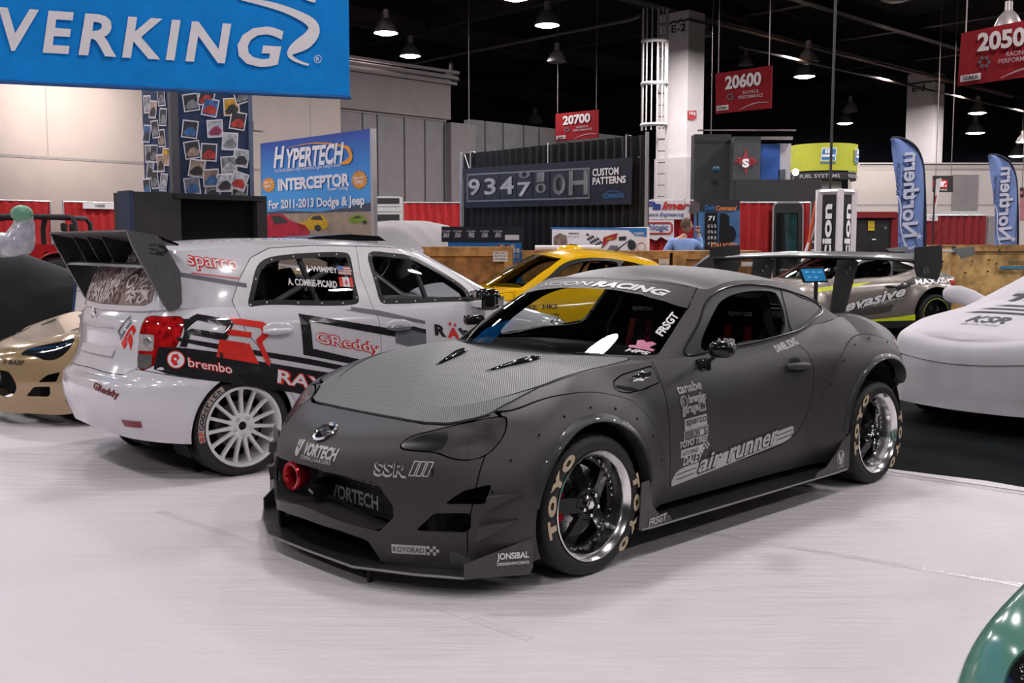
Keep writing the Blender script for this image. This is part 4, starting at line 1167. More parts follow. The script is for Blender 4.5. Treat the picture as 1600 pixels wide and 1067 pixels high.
HG_ = [
 [(.0,0,.97),       (-.42,0,1.22),     (-.86,0,1.43)],
 [(-.01,.30,.97),   (-.43,.28,1.215),  (-.87,.25,1.428)],
 [(-.06,.55,.98),   (-.47,.50,1.205),  (-.90,.44,1.42)],
 [(-.15,.70,.985),  (-.53,.635,1.19),  (-.94,.555,1.405)],
 [(-.32,.765,.995), (-.66,.69,1.19),   (-1.02,.59,1.40)],
 [(-.7,.78,1.01),   (-.88,.715,1.21),  (-1.15,.62,1.425)],
 [(-1.2,.785,1.022),(-1.26,.725,1.23), (-1.40,.63,1.445)],
 [(-1.7,.785,1.035),(-1.72,.728,1.24), (-1.75,.635,1.452)],
 [(-2.15,.78,1.05), (-2.15,.725,1.245),(-2.15,.635,1.445)],
 [(-2.5,.762,1.058),(-2.48,.71,1.245), (-2.45,.625,1.43)],
 [(-2.77,.71,1.06), (-2.72,.665,1.24), (-2.65,.60,1.415)],
 [(-2.91,.63,1.05), (-2.85,.595,1.235),(-2.76,.545,1.41)],
 [(-2.99,.44,1.04), (-2.92,.42,1.23),  (-2.82,.39,1.42)],
 [(-3.02,.22,1.035),(-2.95,.21,1.23),  (-2.845,.20,1.43)],
 [(-3.03,0,1.03),   (-2.96,0,1.23),    (-2.85,0,1.433)],
]
HROOF = np.array([(-.86, 1.43), (-1.1, 1.468), (-1.5, 1.492), (-2.0, 1.495), (-2.5, 1.472), (-2.85, 1.433)])
HHOOD = np.array([(.42, .885), (.25, .925), (.0, .965), (-.22, .99)])
def hatch_surfaces():
    S = Coupe()
    G = skin(np.swapaxes(np.array(HL, float), 0, 1), 280, 76)
    edge = G[-1]; hood = fan(edge[edge[:, 0] > -.2], HHOOD)
    P = G.reshape(-1, 3)
    for (cx, cz, r0, r1) in ((0, .31, .36, .5), (-2.46, .31, .34, .46)):
        r = np.hypot(P[:, 0] - cx, P[:, 2] - cz)
        P[:, 1] += .018 * smooth01((r1 - r) / (r1 - r0)) * smooth01((P[:, 1] - .45) / .3)
    # the tailgate is set in above the bumper ledge
    k = smooth01((P[:, 2] - .60) / .035) * smooth01((-2.6 - P[:, 0]) / .2)
    P[:, 0] += .035 * k * (1 - smooth01((P[:, 2] - .70) / .3) * .6)
    S.side = outward(grid_mesh(P.reshape(G.shape))); S.hood = outward(grid_mesh(hood))
    g = skin(np.swapaxes(np.array(HG_, float), 0, 1), 220, 40)
    S.green = outward(grid_mesh(g)); S.roof = outward(grid_mesh(fan(g[-1], HROOF)))
    return S
def build_hatch():
    root = thing('rally_hatchback', 'white rally hatchback with red and black livery and big roof spoiler', 'car', (-.332, 8.69, 0), math.radians(40))
    S = hatch_surfaces(); g = .0025
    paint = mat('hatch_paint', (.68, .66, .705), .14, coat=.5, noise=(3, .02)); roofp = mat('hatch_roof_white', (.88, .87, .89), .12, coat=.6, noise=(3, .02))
    HB = tree(join(S.side, mir(S.side))); HGt = tree(join(S.green, mir(S.green))); HA = tree(join(S.side, mir(S.side), S.green, mir(S.green)))
    side, green = S.side, S.green
    def custom(mesh, f, gap=0.0):
        d = f(mesh[0]); return clip(mesh, d - gap), clip(mesh, -d - gap)
    lampP = rounded([(-2.381, 1.005), (-2.22, 1.012), (-2.058, 1.005), (-2.04, .961), (-2.095, .821), (-2.236, .737), (-2.436, .702), (-2.439, .886)], 3)
    lampf = lambda V: np.minimum(sdf(lampP, np.c_[V[:, 0] + V[:, 1], V[:, 2]]), -2.5 - V[:, 0])
    lamp, side = custom(side, lampf, g)
    gate, side = cut(side, [(-.1, .664), (.31, .652), (.48, .654), (.578, .70), (.553, .886), (.568, 1.005), (.60, 1.09), (-.1, 1.09)], (1, 2), g, X(None, -2.8))
    def disc(m, cx, r): 
        return np.where(m[0][:, 1] > .35, np.hypot(m[0][:, 0] - cx, m[0][:, 2] - .315) - r, 1.0)
    side = clip(side, disc(side, 0, .352)); side = clip(side, disc(side, -2.46, .338))
    RD = [(-1.507, 1.437), (-1.530, 1.239), (-1.478, 1.043), (-1.444, .933), (-1.439, .737), (-1.44, .27), (-2.0, .27), (-2.06, .36), (-2.141, .494), (-2.288, .731), (-2.429, .90), (-2.480, 1.098), (-2.411, 1.235), (-2.308, 1.364), (-2.167, 1.425), (-1.85, 1.442)]
    FD = [(-1.507, 1.437), (-1.530, 1.239), (-1.478, 1.043), (-1.444, .933), (-1.439, .737), (-1.44, .27), (-.50, .27), (-.44, .60), (-.43, .95), (-.46, 1.06), (-.72, 1.275), (-.95, 1.385), (-1.1, 1.418), (-1.3, 1.432)]
    doors = []
    for pl in (RD, FD):
        a, side = cut(side, pl, (0, 2), g, X(.5, None, 1)); b, green = cut(green, pl, (0, 2), g, X(.4, None, 1)); doors.append((a, b))
    bump, side = custom(side, lambda V: np.minimum(np.interp(-V[:, 0], [2.4, 2.632, 2.785, 2.914, 3.004, 3.3], [.60, .615, .643, .668, .69, .72]) - V[:, 2], -2.45 - V[:, 0]), g)
    hl, side = cut(side, rounded([(.45, .70), (.72, .74), (.80, .84), (.72, .86), (.50, .80)], 4), (1, 2), g, X(.0))
    grille, side = cut(side, [(-.1, .62), (.42, .62), (.38, .52), (-.1, .52)], (1, 2), g, X(.5))
    screen, green = cut(green, [(-.1, .985), (.60, .985), (.70, 1.02), (.545, 1.40), (.30, 1.42), (-.1, 1.425)], (1, 2), .001, X(-1.0))
    rear, green = cut(green, [(-.1, 1.065), (.54, 1.075), (.585, 1.10), (.525, 1.385), (-.1, 1.40)], (1, 2), .001, X(None, -2.6))
    body = join(rim(side, .012), S.hood)
    panel('body_shell', body, paint, root, True)
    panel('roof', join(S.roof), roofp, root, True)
    panel('roof_pillars', rim(green, .02), paint, root, True)
    panel('rear_bumper', rim(bump, .015), paint, root, True)
    gt = panel('tailgate', rim(gate, .012), paint, root, True)
    panel('windshield', screen, GLASS, root, True)
    panel('front_grille', grille, VOID, root, True)
    pw = mat('printed_rear_window', (.22, .15, .135), .3, noise=(5, .35))
    rw = panel('rear_window', rear, pw, root, True, label='rear window printed with pale lettering')
    RT = tree(join(rear, mir(rear)))
    random.seed(3)
    for k in range(46):
        y = random.uniform(-.55, .55); z = random.uniform(1.07, 1.37); a = random.choice([-.5, .4, .9, 1.2, -1.1]) + random.uniform(-.1, .1)
        u = Vector((0, -math.cos(a), math.sin(a))); v = Vector((0, math.sin(a), math.cos(a)))
        wrap_text('window_print', random.choice(['OTA', 'JOTA', 'OTAK', 'TOM']), (-3.4, y, z), u, v, random.uniform(.16, .26), random.uniform(.08, .12), RT, mat('print_pale', (.50, .43, .42), .4, noise=(5, .15)) if k % 3 else mat('print_brown', (.12, .06, .055), .4, noise=(5, .1)), rw, .02, 0, 1, .002 + .0001 * k, .05)
    red = mat('hatch_red', (.72, .035, .025), .2, coat=.5, noise=(20, .05)); blk = mat('hatch_black', (.018, .018, .020), .18, coat=.4, noise=(20, .1)); gry = mat('hatch_slate', (.16, .165, .19), .2, coat=.4, noise=(20, .05)); wht = mat('hatch_white', (.80, .78, .80), .2, coat=.4, noise=(20, .03))
    rb = mat('lamp_red', (.42, .008, .010), .08, coat=1.0, noise=(26, .5)); cl = mat('lamp_clear', (.42, .40, .40), .10, coat=1.0, noise=(30, .15)); sm = mat('lamp_grey', (.13, .12, .12), .1, coat=1.0, noise=(30, .2))
    black_frame = mat('window_border', (.010, .010, .011), .35, noise=(30, .1)); poly = thin_glass('polycarbonate', (.88, .89, .90), 1.0)
    WR = rounded([(-2.378, 1.060), (-2.345, 1.174), (-2.295, 1.285), (-2.235, 1.345), (-2.10, 1.378), (-1.85, 1.395), (-1.60, 1.393), (-1.578, 1.38), (-1.582, 1.197), (-1.574, 1.060), (-1.60, 1.046), (-2.0, 1.052), (-2.33, 1.060)], 3)
    WF = rounded([(-1.422, 1.385), (-1.285, 1.395), (-1.10, 1.377), (-1.002, 1.350), (-.754, 1.222), (-.60, 1.09), (-.59, 1.035), (-.65, 1.030), (-1.0, 1.035), (-1.36, 1.038), (-1.40, 1.05), (-1.426, 1.193)], 3)
    def inset(pl, t):
        P = np.array(pl); Q = []
        n = len(P); ar = sum(P[i][0] * P[(i + 1) % n][1] - P[(i + 1) % n][0] * P[i][1] for i in range(n))
        sgn = 1 if ar > 0 else -1
        for i in range(n):
            d = P[(i + 1) % n] - P[i - 1]; d = d / (np.linalg.norm(d) + 1e-9); Q.append(P[i] + sgn * t * np.array([-d[1], d[0]]))
        return np.array(Q)
    U, Vv = (1, 0, 0), (0, 0, 1)
    dr = []
    for s, nm in ((-1, 'right'), (1, 'left')):
        M = (lambda q: q) if s > 0 else mir
        lo = panel('taillight', M(rim(lamp, .012)), rb, root, False)
        if s < 0 or True:
            N = normals(lamp); lv = lamp[0] + N * .003; w = lv[:, 0] + lv[:, 1]
            a, _ = custom((lv, lamp[1]), lambda V: np.minimum(np.minimum(-2.285 - (V[:, 0] + V[:, 1]), V[:, 2] - .805), .905 - V[:, 2]))
            panel('reversing_lamp', M(a), cl, lo, False)
            a, _ = custom((lv, lamp[1]), lambda V: np.minimum(np.minimum(-2.30 - (V[:, 0] + V[:, 1]), V[:, 2] - .700), .785 - V[:, 2]))
            panel('turn_lamp', M(a), sm, lo, False)
            c = Vector((-2.970 + .004, s * .622, .857)); n = Vector((-.9, s * .45, .05)).normalized(); u1, v1, _ = basis(n)
            mb = MB(); mb.lathe([(0, .010), (.028, .008), (.036, .0)], axis='z', n=28)
            q = mb.build('lamp_bulb_bowl', STEEL, lo); q.matrix_local = Matrix.Translation(c + n * .006) @ Matrix((u1, v1, n)).transposed().to_4x4()
        panel('headlight', M(rim(hl, .01)), cl, root, False)
        for k, ((a, b), W) in enumerate(zip(doors, (WR, WF))):
            win, fr = cut(b, W, (0, 2), 0)
            d = panel('rear_door' if k == 0 else 'front_door', M(rim(a, .012)), paint, root, False)
            panel('door_frame', M(rim(fr, .012)), wht if s < 0 else paint, d, False)
            inn, brd = cut(win, inset(W, .034), (0, 2), 0)
            wo = panel('window_border', M(brd), black_frame, d, False); panel('side_window', M(inn), poly, d, False)
            if s < 0:
                pts = inset(W, .017); L = len(pts); per = np.cumsum([0] + [np.linalg.norm(pts[(i + 1) % L] - pts[i]) for i in range(L)]); mb = MB()
                cnt = 12
                for q in range(cnt):
                    i = int(np.searchsorted(per, per[-1] * q / cnt)) % L
                    h = HGt.ray_cast(Vector((pts[i][0], -2, pts[i][1])), Vector((0, 1, 0)))
                    if h[0]: mb.ball((h[0].x, h[0].y - .001, h[0].z), .0065, 8, (1, .5, 1))
                mb.build('window_rivets', wht, wo)['kind'] = 'stuff'
            # handles
            hx = -2.215 if k == 0 else -1.284
            h = HB.ray_cast(Vector((hx, -2 * (1 if s < 0 else -1), .90 if k == 0 else .875)), Vector((0, 1 if s < 0 else -1, 0)))
            y = h[0].y; z = h[0].z
            mb = MB(); mb.tube([(hx - .10, y, z), (hx - .07, y + s * .022, z), (hx, y + s * .03, z), (hx + .07, y + s * .022, z), (hx + .10, y, z)], [.010, .019, .021, .019, .010], 12)
            mb.build('door_handle', paint if k == 0 else gry, d)
            MB().ball((hx, y + (-s) * .004, z), .12, 20, (1, .09, .48)).build('handle_cup', paint, d)
            dr.append(d)
        if s < 0: rd, fd = dr[0], dr[1]
    def sx(s_, x0, z0, x1, z1, h, m, par, bold=.02, shear=0, lift=.003, name='side_lettering', T=HB):
        o = ((x0 + x1) / 2, -1.5, (z0 + z1) / 2); u = Vector((x1 - x0, 0, z1 - z0))
        return wrap_text(name, s_, o, u, Vv, u.length, h, T, m, par, bold, shear, 1.0, lift, .05)
    def sp(pts, m, par, lift=.002, name='livery', T=HB, label=None):
        return wrap_poly(name, [pts], (0, -1.5, 0), U, Vv, T, m, par, lift, .06, label)
    shell_o = [o for o in root.children if o.name.startswith('body_shell')][0]; pil = [o for o in root.children if o.name.startswith('roof_pillars')][0]; bmp = [o for o in root.children if o.name.startswith('rear_bumper')][0]
    sp([(-2.84, .868), (-2.85, .892), (-2.0, .708), (-1.73, .640), (-.5, .36), (-.5, .33), (-1.73, .606), (-2.015, .675), (-2.375, .756), (-2.62, .810)], blk, shell_o, label='thin black stripe along the side')
    sp([(-2.93, .832), (-2.84, .83), (-2.62, .775), (-2.375, .722), (-2.0, .637), (-1.6, .55), (-.5, .31), (-.5, .27), (-1.5, .36), (-2.06, .482), (-2.135, .502), (-2.40, .56), (-2.62, .614), (-2.775, .644), (-2.91, .672), (-2.965, .70)], blk, shell_o, label='broad black band along the lower side')
    sp([(-2.765, 1.278), (-2.373, 1.203), (-2.373, 1.178), (-2.765, 1.252)], gry, pil, T=HGt)
    sp([(-1.706, 1.040), (-1.44, 1.00), (-1.061, .910), (-1.061, .89), (-1.44, .965), (-1.706, 1.015)], gry, fd)
    br = [(-2.05, 1.003), (-1.359, .872), (-1.32, .858), (-1.32, .812), (-1.977, .950), (-1.969, .772), (-1.60, .672), (-1.60, .632), (-2.041, .738)]
    wrap_poly('livery', [[br[0], br[4], br[5], br[8]], [br[0], br[1], br[3], br[4]], [br[1], br[2], br[3]], [br[5], br[6], br[7], br[8]]], (0, -1.5, 0), U, Vv, HB, blk, rd, .002, .06, 'black angular bracket stripe')
    sp([(-1.321, .915), (-1.062, .848), (-1.065, .70), (-1.322, .77)], gry, fd, .0025); sp([(-1.321, .918), (-1.062, .850), (-1.062, .820), (-1.321, .886)], blk, fd, .0035)
    for (h, m, b, l) in ((.098, red, .05, .003), (.084, wht, .0, .0045)):
        sx('GReddy', -1.945, .835, -1.455, .728, h, m, rd, b, -.1, l)
        sx('RAYS', -2.245, .618, -1.80, .50, h * 1.0, m, rd, b + .02, .1, l)
        sx('sparco', -2.705, 1.338, -2.41, 1.300, h * .95, m, pil, b, 0, l, T=HGt)
        sx('brembo', -2.80, .742, -2.545, .682, h * .62, m, shell_o, b, 0, l)
    wrap_poly('livery', [[(-2.70, 1.270), (-2.415, 1.232), (-2.415, 1.238), (-2.70, 1.276)]], (0, -1.5, 0), U, Vv, HGt, red, pil, .003, .06)
    disc_ = lambda cx, cz, r, n=28: [(cx + r * math.cos(a), cz + r * math.sin(a)) for a in np.linspace(0, 2 * math.pi, n, endpoint=False)]
    w45 = lambda pts, m, l: wrap_poly('livery_emblem', pts, (-2.862 - .2, -.782 - .30, .757), Vector((.83, -.55, -.08)), Vv, HB, m, shell_o, l, .03)
    w45([disc_(0, 0, .054)], red, .006); w45([disc_(0, 0, .048)], wht, .0085); w45([[(-.02, .030), (.01, .035), (.022, .01), (.004, -.008), (.012, -.03), (-.012, -.036), (-.03, -.008)]], red, .011); w45([disc_(-.002, .004, .009, 14)], wht, .0135)
    # 3R logo on the quarter panel
    cx, cz = -2.62, .93
    def q3(pts, m, par, l=.003): wrap_poly('livery_logo', [pts], (0, -1.5, 0), U, Vv, HB, m, par, l, .05)
    for (z0, x0, x1) in ((1.0, -2.74, -2.535), (.915, -2.79, -2.575), (.80, -2.84, -2.60)):
        q3([(x0 - .02, z0 + .004), (x0 + .03, z0 + .026), (x1 + .02, z0 - .016), (x1, z0 - .056), (x0 + .02, z0 - .010)], blk, shell_o)
    q3([(-2.575, .905), (-2.535, .975), (-2.505, .96), (-2.565, .855)], blk, shell_o); q3([(-2.80, .925), (-2.765, .92), (-2.80, .83), (-2.835, .835)], blk, shell_o)
    q3([(-2.525, 1.000), (-2.31, .962), (-2.265, .93), (-2.285, .87), (-2.33, .835), (-2.375, .85), (-2.325, .89), (-2.33, .925), (-2.505, .958)], red, rd)
    q3([(-2.545, .930), (-2.395, .900), (-2.40, .868), (-2.56, .895)], red, rd)
    q3([(-2.605, .870), (-2.415, .832), (-2.36, .700), (-2.635, .765)], red, rd)
    q3([(-2.37, .845), (-2.33, .835), (-2.28, .72), (-2.285, .68), (-2.31, .70)], red, rd)
    sx('R', -.985, .845, -.885, .825, .080, blk, fd, .05); sx('A', -.875, .822, -.765, .797, .080, red, fd, .05); sx('ZO', -.755, .795, -.60, .765, .080, blk, fd, .05)
    q3(disc_(-.845, .878, .012, 12), red, fd); q3(disc_(-.80, .868, .012, 12), red, fd)
    # names on the rear side window
    wx = Vector((1, 0, -.08))
    wrap_text('name_lettering', 'J. WIMPEY', (-1.82, -1.5, 1.277), wx, Vv, .235, .048, HGt, wht, rd, .03, 0, 1, .003); wrap_text('name_lettering', 'A. COMRIE-PICARD', (-1.907, -1.5, 1.195), wx, Vv, .36, .046, HGt, wht, rd, .03, 0, 1, .003)
    fl = lambda pts, m, l: wrap_poly('flag_sticker', pts, (0, -1.5, 0), U, Vv, HGt, m, rd, l, .05)
    fl([[(-1.70, 1.247), (-1.60, 1.240), (-1.60, 1.298), (-1.70, 1.305)]], wht, .002)
    fl([[(-1.70, 1.247 + .0166 * k), (-1.60, 1.240 + .0166 * k), (-1.60, 1.248 + .0166 * k), (-1.70, 1.255 + .0166 * k)] for k in range(4)], mat('flag_red', (.5, .12, .10), .4, noise=(20, .1)), .003)
    fl([[(-1.70, 1.277), (-1.655, 1.274), (-1.655, 1.302), (-1.70, 1.305)]], mat('flag_blue', (.10, .20, .48), .4, noise=(20, .1)), .004)
    fl([[(-1.705, 1.168), (-1.60, 1.160), (-1.60, 1.225), (-1.705, 1.232)]], red, .002); fl([[(-1.678, 1.166), (-1.628, 1.162), (-1.628, 1.227), (-1.678, 1.230)]], wht, .003)
    fl([[(-1.653, 1.172), (-1.640, 1.190), (-1.646, 1.20), (-1.653, 1.218), (-1.660, 1.20), (-1.666, 1.190)]], red, .004)
    # tailgate details: badge, plate recess, tilted logo, bumper lettering, reflectors
    RU = (0, -1, 0)
    def rtext(s_, y, z, w, h, m, par, bold=.02, u=RU, v=Vv, lift=.003, nm='rear_lettering'):
        return wrap_text(nm, s_, (-3.7, y, z), u, v, w, h, HB, m, par, bold, 0, 1, lift, .05)
    rtext('GReddy', -.405, .553, .30, .056, mat('lettering_maroon', (.16, .02, .02), .4, noise=(40, .1)), bmp, .04, u=Vector((0, -1, -.12)))
    for s in (1, -1):
        wrap_poly('reflector', [[(-.07, .02), (.07, .02), (.06, -.018), (-.06, -.02)]], (-3.6, s * -.605 if s > 0 else .605, .366), RU, Vv, HB, mat('reflector_red', (.22, .01, .012), .15, coat=.6, noise=(60, .2)), bmp, .006, .03)
    MB().lathe([(.034, 0), (.040, .006), (.047, .0)], axis='x', n=30).build('rear_badge', CHROME, gt).location = (-3.052, .082, 1.0)
    mb = MB(); mb.prism([(-.030, -.006), (.0, -.02), (.03, -.006), (.03, .006), (0, .02), (-.03, .006)], (-3.050, .082, 1.0), (0, -1, 0), (0, 0, 1), (-.006, 0, 0)); mb.build('badge_mark', CHROME, gt)
    mb = MB(); P0 = [(.285, .745), (-.30, .765), (-.305, .935), (.275, .940)]
    def onr(y, z, d=0): 
        h = HB.ray_cast(Vector((-4, y, z)), Vector((1, 0, 0))); return (h[0].x + d, y, z) if h[0] else (-3.08, y, z)
    rows = []
    for t in np.linspace(0, 1, 9):
        yl = .285 - .585 * t
        rows.append([onr(yl, .935, -.002), onr(yl, .922, .022), onr(yl, .86, .020), onr(yl, .80, .012), onr(yl, .752, -.003)])
    rows = [[(p[0] - .012, p[1], p[2]) for p in r] for r in rows]
    mb.grid(rows).build('plate_recess', paint, gt, fix=False, label='recessed number plate pocket, empty')
    c0 = (-3.7, -.43, .905); ud = Vector((0, -.66, .75)).normalized(); vd = Vector((0, .75, .66)).normalized()
    for (pts, m) in (([[(-.075, .030), (-.060, .030), (-.060, .075), (.075, .075), (.075, .060), (-.045, .060), (-.045, .030)], [(-.075, .012), (.0, .012), (.0, .026), (-.075, .026)], [(.02, .012), (.075, .012), (.075, .05), (.06, .05), (.06, .026), (.02, .026)]], gry), ([[(-.085, -.005), (.075, -.005), (.085, -.03), (.075, -.060), (.03, -.060), (.05, -.04), (.05, -.022), (-.02, -.022), (-.045, -.055), (-.085, -.055)], [(-.02, -.032), (.03, -.032), (.02, -.075), (-.045, -.11), (-.03, -.075)]], red)):
        wrap_poly('tailgate_logo', pts, c0, ud, vd, HB, m, gt, .003, .04)
    # wheels
    for (x, s) in ((-2.46, -1), (0, -1), (-2.46, 1), (0, 1)):
        w = wheel_rally(root, lettered=(s < 0)); place_wheel(w, x, s * .842, .314, s < 0)
    for cx in (0, -2.46):
        for s in (1, -1):
            mb = MB(); mb.lathe([(0, s * .56), (.37, s * .56)], (cx, 0, .32), 'y', 40)
            mb.grid([[(cx + .37 * math.cos(a), s * y, .32 + .37 * math.sin(a)) for y in (.56, .80)] for a in np.linspace(-.5, 3.64, 25)])
            mb.build('wheel_liner', VOID, root)
    MB().box((-2.95, -.55, .2), (.55, .55, .24)).build('underbody', VOID, root)
    # cabin: floor, cage, dash, seats
    mb = MB(); mb.box((-2.85, -.74, .5), (-.2, .74, .54)); mb.box((-.4, -.7, .5), (-.3, .7, .95)); mb.box((-2.8, .76, .5), (-.5, .775, 1.0)); mb.box((-2.8, -.775, .5), (-.5, -.76, 1.0)); mb.build('cabin_tub', CABIN, root)
    MB().box((-.78, -.72, .72), (-.30, .72, 1.02), .06).build('dashboard', CABIN, root)
    CG = mat('cage_grey', (.20, .20, .205), .35, noise=(20, .05)); cg = MB()
    for s in (1, -1):
        cg.tube([(-1.48, s * .62, .55), (-1.48, s * .60, 1.30), (-1.48, s * .50, 1.40), (-1.48, 0, 1.42)], .022, 10)
        cg.tube([(-1.48, s * .58, 1.38), (-2.35, s * .60, .95), (-2.5, s * .60, .8)], .020, 10)
        cg.tube([(-1.48, s * .58, 1.38), (-1.0, s * .56, 1.36), (-.60, s * .64, 1.10), (-.45, s * .66, .85)], .022, 10)
        cg.tube([(-1.0, s * .60, 1.30), (-.86, s * .64, .9)], .02, 10)
        cg.tube([(-1.95, s * .64, 1.36), (-1.78, s * .66, .95)], .02, 10)
    cg.build('roll_cage', CG, root)
    race_seat(root, -1.25, -.36).scale = (1, 1, 1); race_seat(root, -1.25, .36)
    for o in [o for o in root.children if o.name.startswith('seat')]: o.location.z += .12
    st = MB(); st.lathe([(.17, -.012), (.182, 0), (.17, .012), (.158, 0)], axis='x', n=32, closed=True); st.box((-.012, -.16, -.02), (.012, .16, .02)); so = st.build('steering_wheel', BLACK, root); so.location = (-.86, .36, 1.0); so.rotation_euler = (0, math.radians(-22), 0)
    # mirrors
    for s in (1, -1):
        mb = MB(); mb.box((-.09, -.115, -.082), (.07, .10, .072), .045); o = mb.build('mirror', GLOSSBLACK, root, ang=60); o.location = (-.57, s * .905, 1.055); o.rotation_euler = (0, 0, math.radians(8 * s))
        MB().box((-.094, -.09, -.06), (-.088, .08, .055), .003).build('mirror_glass', CHROME, o)
        MB().tube([(-.52, s * .75, 1.03), (-.55, s * .84, 1.03)], .03, 10).build('mirror_arm', BLACK, root)
        MB().box((.005, -.05, -.045), (.073, -.112, .01), .01).build('mirror_indicator', cl, o)
    # roof spoiler
    SPM = mat('spoiler_grey', (.105, .103, .108), .40, noise=(30, .1)); DKS = mat('spoiler_dark', (.018, .018, .019), .45, noise=(30, .1))
    sp_ = MB(); rows = []
    for y in np.linspace(-.72, .72, 13):
        rows.append([(-2.80, y, 1.452), (-2.92, y, 1.498), (-3.02, y, 1.520), (-3.115, y, 1.534), (-3.118, y, 1.522), (-3.02, y, 1.500), (-2.92, y, 1.478), (-2.80, y, 1.440), (-2.80, y, 1.452)])
    so = sp_.grid(rows).build('roof_spoiler', SPM, root, fix=False, ang=40)
    rows = []
    for y in np.linspace(-.70, .70, 9):
        rows.append([(-2.90 + dx, y, 1.315 + dz) for dx, dz in ((.03, 0), (-.04, .018), (-.11, .010), (-.12, -.006), (-.04, -.008), (.03, 0))])
    MB().grid(rows).build('spoiler_blade', SPM, so, fix=False, ang=40)
    ep = [(-3.118, 1.534), (-2.936, 1.502), (-2.905, 1.472), (-2.80, 1.285), (-2.795, 1.10), (-2.815, 1.062), (-2.876, 1.045), (-2.905, 1.085), (-3.085, 1.440)]
    for s in (1, -1):
        e = MB().prism(ep, (0, s * .715, 0), (1, 0, 0), (0, 0, 1), (0, s * .022, 0)).build('spoiler_end_plate', SPM, so, ang=30)
        MB().prism([(p[0] * 1.0, p[1]) for p in ep], (.0, s * .712, 0), (1, 0, 0), (0, 0, 1), (0, s * .002, 0)).build('end_plate_lining', DKS, e, smooth=False)
        if s < 0:
            for k in range(3): MB().prism([(-2.985, 1.452 - k * .026), (-2.935, 1.446 - k * .026), (-2.94, 1.440 - k * .026), (-2.99, 1.446 - k * .026)], (0, -.738, 0), (1, 0, 0), (0, 0, 1), (0, -.002, 0)).build('plate_logo', DKS, e, smooth=False)
            MB().prism([(-2.928, 1.448), (-2.895, 1.440), (-2.872, 1.415), (-2.885, 1.392), (-2.91, 1.40), (-2.895, 1.420), (-2.932, 1.432)], (0, -.738, 0), (1, 0, 0), (0, 0, 1), (0, -.002, 0)).build('plate_logo', DKS, e, smooth=False)
            MB().prism([(-2.94, 1.412), (-2.91, 1.406), (-2.90, 1.38), (-2.945, 1.388)], (0, -.738, 0), (1, 0, 0), (0, 0, 1), (0, -.002, 0)).build('plate_logo', DKS, e, smooth=False)
    for y in (.42, .16, -.12):
        MB().prism([(-2.80, 1.445), (-3.06, 1.50), (-2.98, 1.34), (-2.88, 1.31), (-2.82, 1.33)], (0, y - .004, 0), (1, 0, 0), (0, 0, 1), (0, .008, 0)).build('spoiler_vane', DKS, so, smooth=False)
    # roof hatch scoop
    mb = MB(); mb.prism([(-.10, 0), (.62, 0), (.56, .035), (.30, .048), (.02, .030)], (-1.62, -.24, 1.475), (1, 0, 0), (0, 0, 1), (0, .48, 0)); mb.build('roof_scoop', GLOSSBLACK, root, ang=30)
    return root, S
hatch, HTS = build_hatch()
# ------------------------------------------------------------------ the hall: helpers for flat things seen across it
def C(r, g, b, k=.5):
    return tuple(min(.9, v / k) for v in srgb(r, g, b))
AX = Vector((math.cos(HALL_A), math.sin(HALL_A), 0)); BX = Vector((-math.sin(HALL_A), math.cos(HALL_A), 0))
class Face:
    """a vertical plane through P0 whose right hand direction is u"""
    def __init__(s, P0, u):
        s.P = Vector((P0[0], P0[1], 0)); s.u = Vector((u[0], u[1], 0)).normalized(); s.v = Vector((0, 0, 1)); s.n = s.u.cross(s.v)
    def pt(s, px, py, lift=0.0):
        d = Vector(ray(px, py)); o = Vector((0, 0, CAM_H)); t = (s.P + s.n * lift - o).dot(s.n) / d.dot(s.n); return o + d * t
    def ab(s, px, py):
        q = s.pt(px, py) - s.P; return q.dot(s.u), q.z
    def xyz(s, a, b, lift=0.0): return s.P + s.u * a + s.v * b + s.n * lift
    def slab(s, name, a0, a1, z0, z1, t, m, parent=None, lift=0.0, bev=0.0):
        mb = MB(); P = s.P.copy(); P.z = 0
        base = P + s.n * lift
        if bev:
            mb.box((0, 0, 0), (a1 - a0, t, z1 - z0), bev)
            mb.V = [tuple(base + s.u * (a0 + p[0]) - s.n * p[1] + Vector((0, 0, z0 + p[2]))) for p in mb.V]
        else: mb.prism([(a0, z0), (a1, z0), (a1, z1), (a0, z1)], base, s.u, s.v, -s.n * t)
        return mb.build(name, m, parent, smooth=bool(bev))
    def px(s, name, pts, m, parent, lift=.01, t=.004):
        ab = [s.ab(*p) for p in pts]
        return MB().prism(ab, s.P + s.n * lift, s.u, s.v, -s.n * t).build(name, m, parent, smooth=False)
    def ring(s, name, pts, w, m, parent, lift=.012):
        ab = [s.ab(*p) for p in pts]; mb = MB()
        for q in outline_strip(ab, w): mb.add([s.P + s.u * p[0] + s.v * p[1] + s.n * lift for p in q], [(0, 1, 2, 3)])
        return mb.build(name, m, parent, smooth=False, fix=False)
    def text(s, name, st, x0, y0, x1, y1, m, parent, bold=.02, shear=0.0, lift=.018, rot=False, mirror=False, track=1.0):
        xm, ym = (x0 + x1) / 2, (y0 + y1) / 2
        if rot:                                              # reads upwards
            c = s.pt(xm, ym); w = abs(s.ab(xm, y0)[1] - s.ab(xm, y1)[1]); h = abs(s.ab(x1, ym)[0] - s.ab(x0, ym)[0])
            u, v = s.v, -s.u
        else:
            c = s.pt(xm, ym); w = abs(s.ab(x1, ym)[0] - s.ab(x0, ym)[0]); h = abs(s.ab(xm, y0)[1] - s.ab(xm, y1)[1]); u, v = s.u, s.v
        V, Fs, asp = text2d(st, bold, shear, 1.0, track)
        k = -1 if mirror else 1
        P = [c + u * (p[0] * w / asp) * k + v * (p[1] * h) + s.n * lift for p in V]
        return link(name, P, Fs, m, parent, smooth=False)
